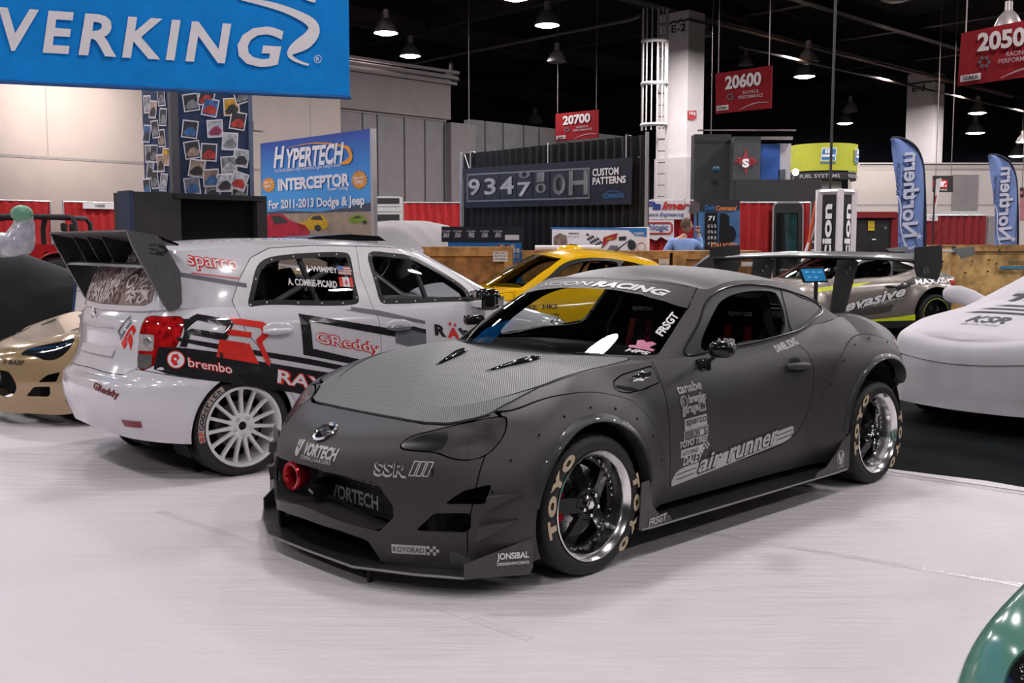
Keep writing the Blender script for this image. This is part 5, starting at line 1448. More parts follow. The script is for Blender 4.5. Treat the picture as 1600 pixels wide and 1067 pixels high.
def wmat(name, col, rough=.6, **k): return mat(name, col, rough, noise=k.pop('noise', (9, .05)), **k)
def drape(name, P0, P1, z0, z1, m, parent=None, pleat=.16, amp=.045, seed=1):
    """pleated hanging cloth from P0 to P1"""
    P0, P1 = Vector(P0), Vector(P1); d = P1 - P0; d.z = 0; L = d.length; u = d.normalized(); n = Vector((u.y, -u.x, 0)); rnd = random.Random(seed)
    k = max(8, int(L / pleat) * 8); V = []; ph = [rnd.uniform(-.7, .7) for _ in range(k + 9)]
    rows = []
    for iz in range(7):
        t = iz / 6; z = z0 + (z1 - z0) * t; r = []
        for i in range(k + 1):
            a = L * i / k; w = amp * (1 - .45 * t) * math.sin(2 * math.pi * a / pleat + ph[i // 8] * .8) + .012 * math.sin(a * 3.1 + t * 2)
            p = P0 + u * a + n * w; r.append((p.x, p.y, z))
        rows.append(r)
    V, Fs = grid_mesh(np.array(rows)); V, Fs = shell((V, Fs), .008)
    return link(name, V, Fs, m, parent, True, 60)
def flat_of(o): return Vector((o.x, o.y, 0))
# ------------------------------------------------------------------ floor, walls, ceiling, columns, beams
CARPET = mat('dark_carpet', (.006, .0085, .010), .95, spec=.08, bump=(90, .5), noise=(2.5, .35))
def sheet_mat():
    m = mat('floor_sheet', (.70, .655, .69), .42, spec=.35); nt = m.node_tree; b = nt.nodes['Principled BSDF']
    tc = nt.nodes.new('ShaderNodeTexCoord'); mp = nt.nodes.new('ShaderNodeMapping'); mp.inputs['Rotation'].default_value = (0, 0, -HALL_A + .35); mp.inputs['Scale'].default_value = (.7, 5.5, 1)
    n = nt.nodes.new('ShaderNodeTexNoise'); n.inputs['Scale'].default_value = 2.2; n.inputs['Detail'].default_value = 7; n.inputs['Roughness'].default_value = .6
    nt.links.new(tc.outputs['Object'], mp.inputs['Vector']); nt.links.new(mp.outputs[0], n.inputs['Vector'])
    n3 = nt.nodes.new('ShaderNodeTexNoise'); n3.inputs['Scale'].default_value = .7; n3.inputs['Detail'].default_value = 4
    nt.links.new(tc.outputs['Object'], n3.inputs['Vector'])
    ad = nt.nodes.new('ShaderNodeMath'); ad.operation = 'ADD'; nt.links.new(n.outputs['Fac'], ad.inputs[0]); nt.links.new(n3.outputs['Fac'], ad.inputs[1])
    bp = nt.nodes.new('ShaderNodeBump'); bp.inputs['Strength'].default_value = .55; bp.inputs['Distance'].default_value = .035
    nt.links.new(ad.outputs[0], bp.inputs['Height']); nt.links.new(bp.outputs['Normal'], b.inputs['Normal'])
    cr = nt.nodes.new('ShaderNodeMapRange'); cr.inputs[1].default_value = .3; cr.inputs[2].default_value = .7; cr.inputs[3].default_value = .30; cr.inputs[4].default_value = .55
    nt.links.new(n3.outputs['Fac'], cr.inputs[0]); nt.links.new(cr.outputs[0], b.inputs['Roughness'])
    return m
SHEET = sheet_mat()
fl = struct(MB().box((-40, -8, -.2), (45, 70, 0)).build('floor', CARPET, smooth=False))
# white protective sheeting over the near half of the floor; its far edge runs along the hall grid
g1, g2 = ground(1395, 735), ground(1600, 765); dE = (g2 - g1).normalized()
E0, E1 = g1 - dE * 26, g1 + dE * 9
nS = Vector((-dE.y, dE.x, 0)); nS = nS if nS.y < 0 else -nS
sm = MB(); rows = []
for j in range(2):
    q = nS * (22 * j); rows.append([(E0 + q)[:2] + (.004,), (E1 + q)[:2] + (.004,)])
sheet = struct(sm.prism([(0, 0), (35, 0), (35, 20), (0, 20)], E0, dE, nS, (0, 0, .004)).build('floor_sheet', SHEET, smooth=False))
sheet.location.z = 0
def strip(p, q, w, m, name):
    p, q = Vector(p), Vector(q); u = (q - p).normalized(); v = Vector((-u.y, u.x, 0)) * w / 2; L = (q - p).length
    return MB().prism([(0, -w / 2), (L, -w / 2), (L, w / 2), (0, w / 2)], p + Vector((0, 0, .0042)), u, v.normalized(), (0, 0, .0012)).build(name, m, sheet, smooth=False)
TAPE = mat('seam_tape', (.72, .68, .71), .18, noise=(6, .05), bump=(30, .3))
strip(ground(990, 815), ground(1650, 925), .05, TAPE, 'seam_tape'); strip(ground(250, 800), ground(830, 1000), .05, TAPE, 'seam_tape')
strip(E0 + nS * .12, E1 + nS * .12, .10, TAPE, 'seam_tape')
# folded ridge where the sheet ends
rd = MB(); rows = []
for i in range(81):
    p = g1 + dE * (-14 + 22 * i / 80); h = .012 + .008 * math.sin(i * 1.7) + .006 * math.sin(i * .6)
    rows.append([tuple(p + nS * a + Vector((0, 0, z))) for a, z in ((-.03, .002), (.0, h), (.04, h * .6), (.08, .008))])
rd.grid(rows).build('sheet_fold', SHEET, sheet, fix=False)

WALLW = mat('hall_wall_white', (.46, .385, .35), .7, noise=(2, .03), bump=(60, .06))
WALLG = mat('partition_grey', (.20, .18, .18), .65, noise=(3, .05), bump=(120, .08))
CEIL = mat('black_ceiling', (.006, .006, .007), .95, noise=(2, .3))
BEAM = mat('brown_steel', (.030, .021, .018), .6, noise=(3, .3)); PIPE = mat('pipe_paint', (.16, .13, .12), .5, noise=(3, .2)); COLW = mat('column_white', (.66, .60, .60), .55, noise=(2, .03), bump=(40, .05)); COLS = mat('column_pale', (.56, .60, .57), .55, noise=(3, .03))
struct(MB().box((-40, -8, 10.2), (45, 70, 10.4)).build('ceiling', CEIL, smooth=False))
# left wall runs along the hall grid
LWP = Vector((-11.2, 23.4, 0)); LW = Face(LWP, AX)
a1 = LW.ab(534, 300)[0]
w = struct(LW.slab('wall_left', -16, a1, 0, 6.4, .4, WALLW))
SEAMM = mat('wall_joint', (.30, .27, .26), .7, noise=(9, .1))
zj = LW.ab(100, 248)[1]
LW.slab('wall_joint', -16, a1, zj - .03, zj + .03, .02, SEAMM, w, .012)
for p in (8.0, 4.5, 1.0): LW.slab('wall_joint', a1 - p, a1 - p + .02, zj, 6.4, .02, SEAMM, w, .005)
LW.slab('wall_box', LW.ab(395, 200)[0], LW.ab(410, 200)[0], LW.ab(400, 204)[1], LW.ab(400, 190)[1], .06, WALLW, w, .06)
# movable grey partition beyond it, then a pilaster and a second run
GP = Face(LW.xyz(a1, 0, -.35), AX); g0 = 0.0; gz = GP.ab(540, 170)[1]; gE = GP.ab(697, 250)[0]
pw = struct(GP.slab('wall_partition', 0, gE, 0, gz, .3, WALLG))
for x in (567, 590, 632, 664, 694):
    a = GP.ab(x, 250)[0]; GP.slab('panel_joint', a - .025, a + .025, 0, gz, .02, mat('joint_dark', (.05, .045, .045), .8, noise=(9, .1)), pw, .008)
GP.slab('panel_rail', 0, gE, gz - .06, gz, .05, SEAMM, pw, .03)
hd = struct(GP.slab('wall_header', -.4, gE + .1, gz, gz + 1.35, .5, mat('header_wall', (.22, .19, .185), .7, noise=(2, .05)), None, .12))
for k in range(3): GP.slab('cornice_step', -.4, gE + .3, gz + 1.05 + k * .16, gz + 1.13 + k * .16, .1, mat('header_wall', (.34, .30, .29)), hd, .2 + k * .06)
pl_ = struct(GP.slab('wall_pilaster', gE, GP.ab(735, 250)[0], 0, gz - .1, .8, WALLG, None, .25))
G2 = Face(GP.xyz(GP.ab(735, 250)[0], 0, 0), AX); g2z = G2.ab(740, 187)[1]; g2e = G2.ab(868, 230)[0]
p2 = struct(G2.slab('wall_partition_far', 0, g2e + 4, 0, g2z, .3, mat('partition_far', (.15, .15, .15), .7, noise=(3, .1))))
for x in (758, 786, 818, 842): a = G2.ab(x, 220)[0]; G2.slab('panel_joint', a - .03, a + .03, 0, g2z, .02, mat('joint_dark', (.05, .045, .045), .8), p2, .01)
# navy soffit far behind
NV = mat('navy_drop', (.012, .012, .024), .9, noise=(3, .2))
NF = Face((0, 62, 0), (1, -.03)); struct(NF.slab('wall_far', -40, 40, 2.0, 10.2, .3, NV))
# right far wall
RF = Face((18, 40, 0), (1, .0)); rz = RF.ab(1400, 254)[1]; ra = RF.ab(1330, 300)[0]
rw_ = struct(RF.slab('wall_right', ra, ra + 16, 0, rz, .4, mat('wall_right_white', (.46, .41, .385), .7, noise=(2, .03))))
for yy in (320,): RF.slab('wall_joint', ra, ra + 16, RF.ab(1400, yy)[1] - .03, RF.ab(1400, yy)[1] + .03, .02, SEAMM, rw_, .01)
a = RF.ab(1487, 300)[0]; a_ = RF.ab(1528, 300)[0]; RF.slab('door_panel', a, a_, 0, RF.ab(1500, 273)[1], .05, WALLG, rw_, .03); RF.slab('wall_pipe', RF.ab(1340, 262)[0], ra + 16, RF.ab(1400, 259)[1], RF.ab(1400, 257)[1], .05, BLACK, rw_, .3)
# columns of the hall
def column(px0, pxm, px1, ytop, D, name, label, mark, mx0, my0, mx1, my1, strip_y):
    t = place(name, label, 'column', flat_of(at(pxm, 300, D)))
    c = flat_of(at(pxm, 300, D)); zt = at(pxm, ytop, D).z
    FL = Face(c, -BX if False else AX * 1); 
    # left face along -b, right face along a; corner at pxm
    L = Face(c, -BX); wl = -L.ab(px0, 300)[0]; R_ = Face(c, AX); wr = R_.ab(px1, 300)[0]
    P = [c, c + AX * wr, c + AX * wr + BX * wl, c + BX * wl]
    mb = MB(); mb.add([tuple(p) for p in P] + [tuple(p + Vector((0, 0, zt))) for p in P], [(0, 3, 2, 1), (4, 5, 6, 7), (0, 1, 5, 4), (1, 2, 6, 5), (2, 3, 7, 6), (3, 0, 4, 7)])
    s = mb.build('shaft', COLW, t, smooth=False)
    L.text('column_lettering', mark, mx0, my0, mx1, my1, BLACK, t, .02, lift=.03)
    mb = MB(); z = at(pxm, strip_y, D).z
    off = .04
    for (p, q) in ((c + BX * wl - AX * off - BX * 0, c - AX * off - BX * off), (c - AX * off - BX * off, c + AX * wr - BX * off)):
        mb.tube([tuple(p + (q - p) * k / 12 + Vector((0, 0, z + .03 * math.sin(k * 2.3)))) for k in range(13)], .028, 6)
    mb.build('cable_wrap', BLACK, t)
    return t, L, R_, c, zt, wl, wr
ct, cL, cR, cc, czt, cwl, cwr = column(1026, 1072, 1097, 15, 33.0, 'column', 'white square column marked E-2 with a caged ladder beside it', 'E-2', 1050, 38, 1072, 50, 31)
cR.px('column_plate', [(1073, 173), (1087, 173), (1087, 185), (1080, 188), (1073, 185)], mat('sign_red', C(150, 30, 30, .6), .5, noise=(9, .1)), ct, .03)
cR.text('plate_lettering', 'FIRE', 1075, 175, 1085, 180, WHITEVINYL, ct, .02, lift=.05)
zb = at(1072, 245, 33).z; mb = MB(); P = [cc - AX * .06 - BX * .06, cc + AX * (cwr + .06) - BX * .06, cc + AX * (cwr + .06) + BX * (cwl + .06), cc - AX * .06 + BX * (cwl + .06)]
mb.add([tuple(p) for p in P] + [tuple(p + Vector((0, 0, zb))) for p in P], [(0, 3, 2, 1), (4, 5, 6, 7), (0, 1, 5, 4), (1, 2, 6, 5), (2, 3, 7, 6), (3, 0, 4, 7)]); mb.build('base_sheath', mat('column_sheath', (.52, .475, .48), .5, noise=(3, .03)), ct, smooth=False)
column(1412, 1455, 1470, 112, 45.9, 'column', 'pale square column marked E-3 behind the blue feather flag', 'E-3', 1426, 133, 1446, 143, 127)
# caged ladder on the E-2 column
lad = place('caged_ladder', 'white caged ladder climbing the left side of the E-2 column', 'ladder', flat_of(at(1030, 300, 33.6)))
Fl_ = Face(cc - AX * .05 + BX * (cwl), -BX)
LC = Face(flat_of(at(1040, 300, 32.0)), (1, -.2)); LM = mat('ladder_white', (.46, .43, .425), .5, noise=(5, .05)); LD = mat('ladder_steel', (.20, .17, .16), .5, noise=(5, .1))
za, zb2 = 0.0, LC.ab(1030, 14)[1]
for x in (1027, 1041):
    a = LC.ab(x, 200)[0]; MB().cyl(LC.xyz(a, za), LC.xyz(a, zb2), .035, 8).build('ladder_rail', LM, lad)
mb = MB(); a0, a1_ = LC.ab(1027, 200)[0], LC.ab(1041, 200)[0]; k = 0
for i in range(24):
    z = za + .2 + (zb2 - za - .3) * i / 24; MB().cyl(LC.xyz(a0, z), LC.xyz(a1_, z), .028, 6).build('ladder_rung', LD, lad)
am, rc = LC.ab(1016, 200)[0], abs(LC.ab(1016, 200)[0] - LC.ab(1000, 200)[0])
def cage_pt(th, z): return LC.xyz(am + rc * 1.15 * math.cos(th) + .1, z, .1 + rc * .75 * math.sin(th))
for th in np.linspace(.3, math.pi - .0, 7): MB().cyl(cage_pt(th, LC.ab(1010, 205)[1]), cage_pt(th, zb2), .022, 6).build('cage_bar', LM, lad)
for yy in (66, 132, 196):
    z = LC.ab(1010, yy)[1]; mb = MB()
    P = [LC.xyz(LC.ab(1041, 200)[0], z)] + [cage_pt(th, z) for th in np.linspace(.0, math.pi * 1.1, 14)]
    for zz in (-.08, .08): pass
    mb.tube(P, .06, 6); mb.build('cage_hoop', LM, lad)
# roof beams and pipes in both grid directions
def beam(p, q, w, h, m, nm):
    p, q = Vector(p), Vector(q); d = (q - p).normalized(); s = Vector((-d.y, d.x, 0)).normalized(); mb = MB(); n = (q - p).length
    mb.prism([(-w / 2, 0), (w / 2, 0), (w / 2, .05), (.03, .05), (.03, h - .05), (w / 2, h - .05), (w / 2, h), (-w / 2, h), (-w / 2, h - .05), (-.03, h - .05), (-.03, .05), (-w / 2, .05)], p, s, (0, 0, 1), q - p)
    return struct(mb.build(nm, m, smooth=False))
bz = czt
bc = cc + AX * .5 + BX * .5
beam(bc - AX * 30 + Vector((0, 0, bz)), bc + AX * 30 + Vector((0, 0, bz)), .45, .9, BEAM, 'trim_1')
for k, dz in ((1, .1), (2, .2)):
    beam(bc - AX * 30 + BX * 9 * k + Vector((0, 0, bz + dz)), bc + AX * 30 + BX * 9 * k + Vector((0, 0, bz + dz)), .3, .6, BEAM, 'trim_%d' % (1 + k))
beam(bc - AX * 30 - BX * 3.2 + Vector((0, 0, bz + .1)), bc + AX * 30 - BX * 3.2 + Vector((0, 0, bz + .1)), .3, .5, BEAM, 'trim_4')
for k in range(-2, 4): beam(bc - BX * 26 + AX * (6.1 * k + 3) + Vector((0, 0, bz + .35)), bc + BX * 26 + AX * (6.1 * k + 3) + Vector((0, 0, bz + .35)), .25, .5, BEAM, 'trim_%d' % (7 + k))
PF = Face(at(1000, 28, 33.5), -BX)
def hpipe(name, label, pts, r, m):
    o = MB().tube([tuple(p) for p in pts], r, 8).build(name, m); tag(o, label, 'pipe'); return o
hpipe('ceiling_pipe', 'long pale sprinkler pipe slanting under the dark ceiling to the ladder', [PF.pt(545, 121), PF.pt(700, 88), PF.pt(900, 48), PF.pt(985, 31), PF.pt(1000, 25)], .055, PIPE)
QF = Face(bc - BX * .9, AX)
hpipe('ceiling_pipe', 'brown pipe running from the E-2 column top down to the E-3 column', [QF.xyz(.5, bz - .35), QF.xyz(24, bz - .35)], .06, mat('pipe_brown', (.10, .065, .05), .5, noise=(3, .2)))
hpipe('ceiling_pipe', 'thin brown pipe below the beam, passing behind the red 20500 sign', [QF.xyz(.5, bz - 1.15, .8), QF.xyz(26, bz - 1.15, .8)], .045, mat('pipe_brown', (.10, .065, .05), .5))
for k, (x, y0, y1, D) in enumerate(((735, 108, 232, 30), (1299, 0, 300, 22.5), (1113, 60, 210, 30))):
    q_ = at(x - 2, y1, D); o = MB().cyl((q_.x, q_.y, 10.2), q_ if x != 1299 else (q_.x, q_.y, 0), .012 if x != 1299 else .028, 8).build('hanging_cable', BLACK if x == 1299 else PIPE)
    tag(o, ['thin cable hanging above the black drape', 'dark vertical pole in front of the lime round sign', 'thin cable left of the red 20600 sign'][k], 'cable')
# pendant lamps
LENS = mat('lamp_glow', (.9, .9, .9), .5, emit=(1, .97, .98), estr=26); LENSC = mat('lamp_glow_cool', (.9, .9, .9), .5, emit=(.90, 1, .98), estr=30)
BELL = mat('lamp_bell', (.30, .27, .26), .4, .4, noise=(5, .1))
def pendant(px, py, D, w, lit, label, cool=False):
    p = at(px, py, D); r = w / 2 * D / F_PX
    t = place('pendant_lamp', label, 'lamp', p, 'metal halide lamps under the ceiling')
    mb = MB(); mb.lathe([(r, 0), (r * .96, r * .22), (r * .70, r * .75), (r * .42, r * 1.1), (r * .28, r * 1.2), (r * .26, r * 1.9), (0, r * 1.95)], (p.x, p.y, p.z), 'z', 24); mb.build('lamp_shade', BELL, t)
    mb = MB(); mb.lathe([(0, -.15 * r), (r * .6, -.10 * r), (r * .93, .04 * r)], (p.x, p.y, p.z), 'z', 24); mb.build('lamp_lens', (LENSC if cool else LENS) if lit else mat('lens_off', (.20, .18, .17), .3, noise=(9, .1)), t)
    MB().cyl((p.x, p.y, p.z + r * 1.9), (p.x, p.y, 10.2), .02, 6).build('lamp_cord', BLACK, t)
for a in ((603, 52, 33, 37, 1, 'lit pendant lamp nearest the blue banner corner, greenish white', True), (641, 88, 37, 32, 1, 'lit pendant lamp just below and right of the greenish one'), (855, 40, 32, 38, 1, 'lit pendant lamp in the middle of the dark ceiling'),
          (806, -2, 27, 40, 1, 'lit pendant lamp cut by the top edge of the picture'), (705, 126, 38, 27, 0, 'unlit bell lamp above the grey partition header'), (870, 97, 35, 30, 0, 'unlit bell lamp below the middle lit lamp'), (836, 192, 52, 24, 0, 'unlit lamp low over the far partition'),
          (1257, 120, 41, 32, 1, 'lit pendant lamp right of the red 20600 sign'), (1263, 97, 36, 34, 0, 'unlit bell lamp over the lit lamp by the 20600 sign'), (1320, 193, 58, 24, 1, 'lit far lamp over the lime round sign, right one'), (1283, 207, 63, 22, 1, 'lit far lamp over the lime round sign, left one'),
          (1527, 177, 52, 27, 1, 'lit lamp right of the E-3 column, upper one'), (1524, 208, 56, 28, 1, 'lit bright lamp right of the E-3 column, lower one'), (1590, 244, 60, 26, 1, 'lit lamp above the right feather flag tip'), (1400, 0, 24, 46, 0, 'pale unlit lamp cut by the top right edge'),
          (1575, 42, 20, 40, 0, 'unlit bell lamp behind the red 20500 sign'), (1166, 102, 40, 24, 0, 'unlit bell lamp just above the red 20600 sign'), (1597, 222, 50, 18, 1, 'small lit lamp at the right picture edge'), (1104, 57, 38, 18, 0, 'unlit lamp right of the E-2 column top'), (1328, 174, 50, 24, 0, 'unlit bell lamp above the far lit pair')):
    pendant(*a)
# warm wash on the left wall and pale wash on the right wall, as in the hall
def spot(loc, to, power, ang, col=(1, .88, .78), blend=.8):
    d = bpy.data.lights.new('wall_wash', 'SPOT'); d.energy = power; d.spot_size = math.radians(ang); d.spot_blend = blend; d.color = col; d.shadow_soft_size = .3
    o = bpy.data.objects.new('wall_wash', d); COL.objects.link(o); o.location = loc; o.rotation_euler = (Vector(to) - Vector(loc)).to_track_quat('-Z', 'Y').to_euler(); return o

spot(LW.pt(130, 105, 2.2), LW.pt(85, 158), 420, 100, (1, .92, .86)); spot(RF.pt(1375, 235, 2.5), RF.pt(1372, 285), 150, 100)
# ------------------------------------------------------------------ the other cars
def pose_by(local, px, py, D, yaw):
    """car origin so that a local point shows at a pixel at depth D"""
    p = at(px, py, D); c, s = math.cos(yaw), math.sin(yaw)
    return Vector((p.x - (local[0] * c - local[1] * s), p.y - (local[0] * s + local[1] * c), 0))
def part_named(root, n): return [o for o in root.children if o.name.split('.')[0] == n]
# gold coupe, left edge
GOLD = mat('gold_paint', (.44, .315, .175), .18, .25, coat=.6, noise=(3, .02))
DLENS = mat('dark_lens', (.012, .012, .014), .08, coat=1.0, noise=(14, .4))
yw = math.radians(220)
gold = thing('coupe', 'gold coupe at the left edge facing the camera, its nose behind the white hatchback', 'car', pose_by((.684, .465, .61), 28, 531, 8.25, yw), yw); gold.scale = (.95, .95, .97)
GPp, GS = build_coupe(gold, GOLD, None, .03, False, lens=DLENS)
GTt = tree(join(GS.side, mir(GS.side), GS.hood, mir(GS.hood)))
for (x, s) in ((0, 1), (-2.57, 1), (0, -1), (-2.57, -1)): place_wheel(wheel_plain(gold, m=GLOSSBLACK), x, s * .90, .31, s < 0)
wrap_text('bumper_lettering', 'BASF', (1.25, .66, .527), (-.42, 1, 0), ZU, .165, .038, GTt, BLACK, GPp['body'], .03)
wrap_poly('bumper_emblem', outline_strip(rectpoly(.034, .034), .008), (1.25, .515, .53), (-.42, 1, 0), ZU, GTt, BLACK, GPp['body'], .003); wrap_poly('bumper_emblem', [rectpoly(.010, .010)], (1.25, .557, .53), (-.42, 1, 0), ZU, GTt, BLACK, GPp['body'], .003)
def hood_scoop(root, host, T, pts, m=GLOSSBLACK, name='hood_vent'):
    def z(p): q = T.ray_cast(Vector((p[0], p[1], 2)), Vector((0, 0, -1))); return q[0].z if q[0] else .85
    n = len(pts); c = np.mean(pts, 0); mb = MB()
    mb.add([(p[0], p[1], z(p) + .004) for p in pts] + [(c[0] + (p[0] - c[0]) * .8, c[1] + (p[1] - c[1]) * .8, z(p) + .012) for p in pts], [(i, (i + 1) % n, n + (i + 1) % n, n + i) for i in range(n)] + [tuple(n + i for i in range(n))])
    return mb.build(name, m, host, ang=50)
for s in (1, -1):
    hood_scoop(gold, GPp['hood'], GTt, [(.0, s * .18), (-.06, s * .43), (-.30, s * .46), (-.28, s * .22)], BLACK)
    hood_scoop(gold, GPp['hood'], GTt, [(.28, s * .42), (.27, s * .45), (.12, s * .50), (.13, s * .47)], BLACK)
for s in (1, -1):
    for (y, z) in ((.60, .625), (.68, .655), (.735, .68)):
        h = GTt.ray_cast(Vector((2, s * y, z)), Vector((-1, 0, 0)))
        if h[0]: MB().ball((h[0].x + .001, h[0].y, h[0].z), .010, 10).build('lamp_bulb', CHROME, GPp['lampleft' if s > 0 else 'lampright'])
# silver racing coupe behind the tail of the black one
SILV = mat('silver_champagne', (.34, .30, .27), .25, .45, coat=.5, noise=(3, .02)); NEON = mat('neon_yellow', (.62, .70, .02), .4, noise=(20, .05))
yw = math.radians(199)
silver = thing('coupe', 'silver racing coupe with neon stripes behind the tail of the black coupe', 'car', pose_by((-2.57, .93, .31), 1462, 473, 17.0, yw), yw)
SPp, SS = build_coupe(silver, SILV, None, .07, False, lens=DLENS)
ST = tree(join(SS.side, mir(SS.side), SS.hood, mir(SS.hood))); sdl = SPp['doorleft']
for (x, s) in ((0, 1), (-2.57, 1), (0, -1), (-2.57, -1)):
    wv = wheel_plain(silver, m=GLOSSBLACK, R=.325, lip=.25); place_wheel(wv, x, s * .945, .325, s < 0)
    MB().lathe([(.247, .008), (.252, .006)], axis='y', n=60).build('rim_stripe', NEON, wv, fix=False)
    MB().prism([(-.02, .10), (.02, .10), (.03, .22), (-.01, .22)], (0, -.01, 0), (-.8, 0, .6), (-.6, 0, -.8), (0, .004, 0)).build('spoke_mark', NEON, wv, smooth=False)
def stx(s_, x0, z0, x1, z1, h, m, par, bold=.03, shear=0., lift=.004):
    return wrap_text('side_lettering', s_, ((x0 + x1) / 2, 1.4, (z0 + z1) / 2), (x1 - x0, 0, z1 - z0), ZU, math.hypot(x1 - x0, z1 - z0), h, ST, m, par, bold, shear, 1, lift, .06)
def spy(pts, m, par, lift=.003, nm='livery'): return wrap_poly(nm, [[(-p[0], p[1]) for p in pts]], (0, 1.4, 0), UL, ZU, ST, m, par, lift, .08)
spy([(-.2, .25), (-1.72, .38), (-1.78, .50), (-1.0, .42), (-.2, .32)], mat('livery_grey', (.10, .095, .09), .3, .3, coat=.4, noise=(9, .1)), SPp['body'])
stx('evasive', -.86, .46, -2.0, .70, .17, BLACK, sdl, .07, .25, .004); stx('evasive', -.86, .47, -1.99, .71, .155, WHITEVINYL, sdl, .03, .25, .0065)
stx('motorsports', -1.1, .44, -1.95, .60, .05, WHITEVINYL, sdl, 0, .2)
spy([(-.3, .70), (-.3, .77), (-1.42, .86), (-1.1, .79)], NEON, sdl); spy([(-1.85, .70), (-2.12, .80), (-2.2, .92), (-2.0, .86), (-1.8, .76)], BLACK, SPp['body'])
spy([(-2.1, .80), (-2.2, .93), (-2.85, .90), (-2.85, .82), (-2.5, .86)], BLACK, SPp['body'], .0035); stx('MAXXIS', -2.18, .845, -2.82, .875, .085, WHITEVINYL, SPp['body'], .03, .2, .007)
for s in (1, -1):
    so = MB().prism([(-.3, .60), (-.3, .97), (-2.15, .97), (-2.15, .60)], (0, 0, .13), (1, 0, 0), (0, s, 0), (0, 0, .10)).build('side_skirt', BLACK, silver, smooth=False)
    MB().prism([(-.9, .235), (-2.15, .235), (-2.15, .33), (-1.9, .30)], (0, s * .955, 0), (1, 0, 0), (0, 0, 1), (0, s * .005, 0)).build('skirt_stripe', NEON, so, smooth=False)
    if s > 0: letters('skirt_lettering', 'sparco', (-1.1, .972, .18), UL, ZU, .35, .06, WHITEVINYL, so, .03)
    MB().prism([(-2.9, .95), (-3.1, .95), (-3.25, 1.18), (-3.1, 1.18)], (0, s * .3, 0), (1, 0, 0), (0, 0, 1), (0, .01, 0)).build('wing_upright', BLACK, silver, smooth=False)
wg = MB(); rows = [[(-3.0 - .36 * c, y, 1.33 + t) for c, t in ((0, 0), (.3, .02), (1, .04), (1, .03), (.3, -.01), (0, 0))] for y in np.linspace(-.8, .8, 5)]
wo = wg.grid(rows).build('rear_wing', CARBON, silver, fix=False)
for s in (1, -1):
    MB().prism([(-2.95, 1.38), (-3.42, 1.42), (-3.44, 1.28), (-3.2, 1.22)], (0, s * .8, 0), (1, 0, 0), (0, 0, 1), (0, s * .01, 0)).build('wing_end_plate', mat('plate_pale', (.20, .20, .20), .4, noise=(9, .1)), wo, smooth=False)
    MB().box((-.95, s * .86 - .06, .93), (-.80, s * .86 + .10, 1.03), .03).build('mirror', BLACK, SPp['doorleft' if s > 0 else 'doorright'])
h = ST.ray_cast(Vector((-1.735, 2, .785)), Vector((0, -1, 0)))
for s in (1, -1): MB().tube([(-1.63, s * (h[0].y + .002), .79), (-1.70, s * (h[0].y + .03), .785), (-1.83, s * (h[0].y + .004), .775)], [.012, .02, .012], 10).build('door_handle', BLACK, SPp['doorleft' if s > 0 else 'doorright'])
# yellow coupe between the hatchback and the crates
YEL = mat('yellow_paint', (.88, .50, .010), .15, coat=.6, noise=(3, .02))
yw = math.radians(194)
yellow = thing('coupe', 'yellow coupe seen over the black coupe, parked in front of the wooden crates', 'car', pose_by((-.9, .62, 1.10), 838, 424, 12.0, yw), yw)
yellow.scale = (1.0, 1.0, 1.06)
YPp, YS = build_coupe(yellow, YEL, None, .02, False, lens=DLENS)
for (x, s) in ((0, 1), (-2.57, 1), (0, -1), (-2.57, -1)): place_wheel(wheel_plain(yellow, m=GLOSSBLACK), x, s * .90, .31, s < 0)
MB().tube([(-2.05, .0, 1.28), (-2.28, .0, 1.43)], [.012, .006], 8).build('roof_aerial', BLACK, yellow)
MB().ball((-1.50, .0, 1.30), .13, 16, (1.4, .9, .50)).build('roof_bulge', YEL, yellow)
YT = tree(join(YS.side, mir(YS.side)))
for k, (s_, x, z) in enumerate((('ENKEI', -.75, .70), ('HKS', -1.0, .71), ('PIRELLI', -.75, .60), ('DALEY', -1.02, .61), ('NGK', -.75, .50), ('TOYO', -1.0, .51))):
    wrap_text('door_lettering', s_, (x, 1.4, z), UL, ZU, .17, .05, YT, BLACK, YPp['doorleft'], .02)
# green coupe, nose towards the camera at the lower right corner
TEAL = mat('green_paint', (.10, .26, .20), .14, coat=.8, noise=(3, .02))
yw = math.radians(226)
green = thing('coupe', 'green coupe at the lower right corner, only its headlight corner in the picture', 'car', pose_by((.52, -.70, .60), 1582, 1064, 1.80, yw), yw); green.scale = (.97, .97, .95)
GRp, GRS = build_coupe(green, TEAL, None, .03, False, lens=DLENS, tub=False)
GRT = tree(join(GRS.side, mir(GRS.side)))
for (x, s) in ((0, 1), (-2.57, 1), (0, -1), (-2.57, -1)): place_wheel(wheel_plain(green), x, s * .90, .31, s < 0)
random.seed(11)
for k in range(16):
    y, z = random.uniform(.58, .75), random.uniform(.59, .68)
    if sdf(LAMP_PL, np.array([[y, z]]))[0] < .012: continue
    for s in (1, -1):
        h = GRT.ray_cast(Vector((2, s * y, z)), Vector((-1, 0, 0)))
        if h[0]: MB().ball((h[0].x, h[0].y, h[0].z), random.uniform(.004, .008), 8).build('lamp_bulb', CHROME, GRp['lampleft' if s > 0 else 'lampright'])
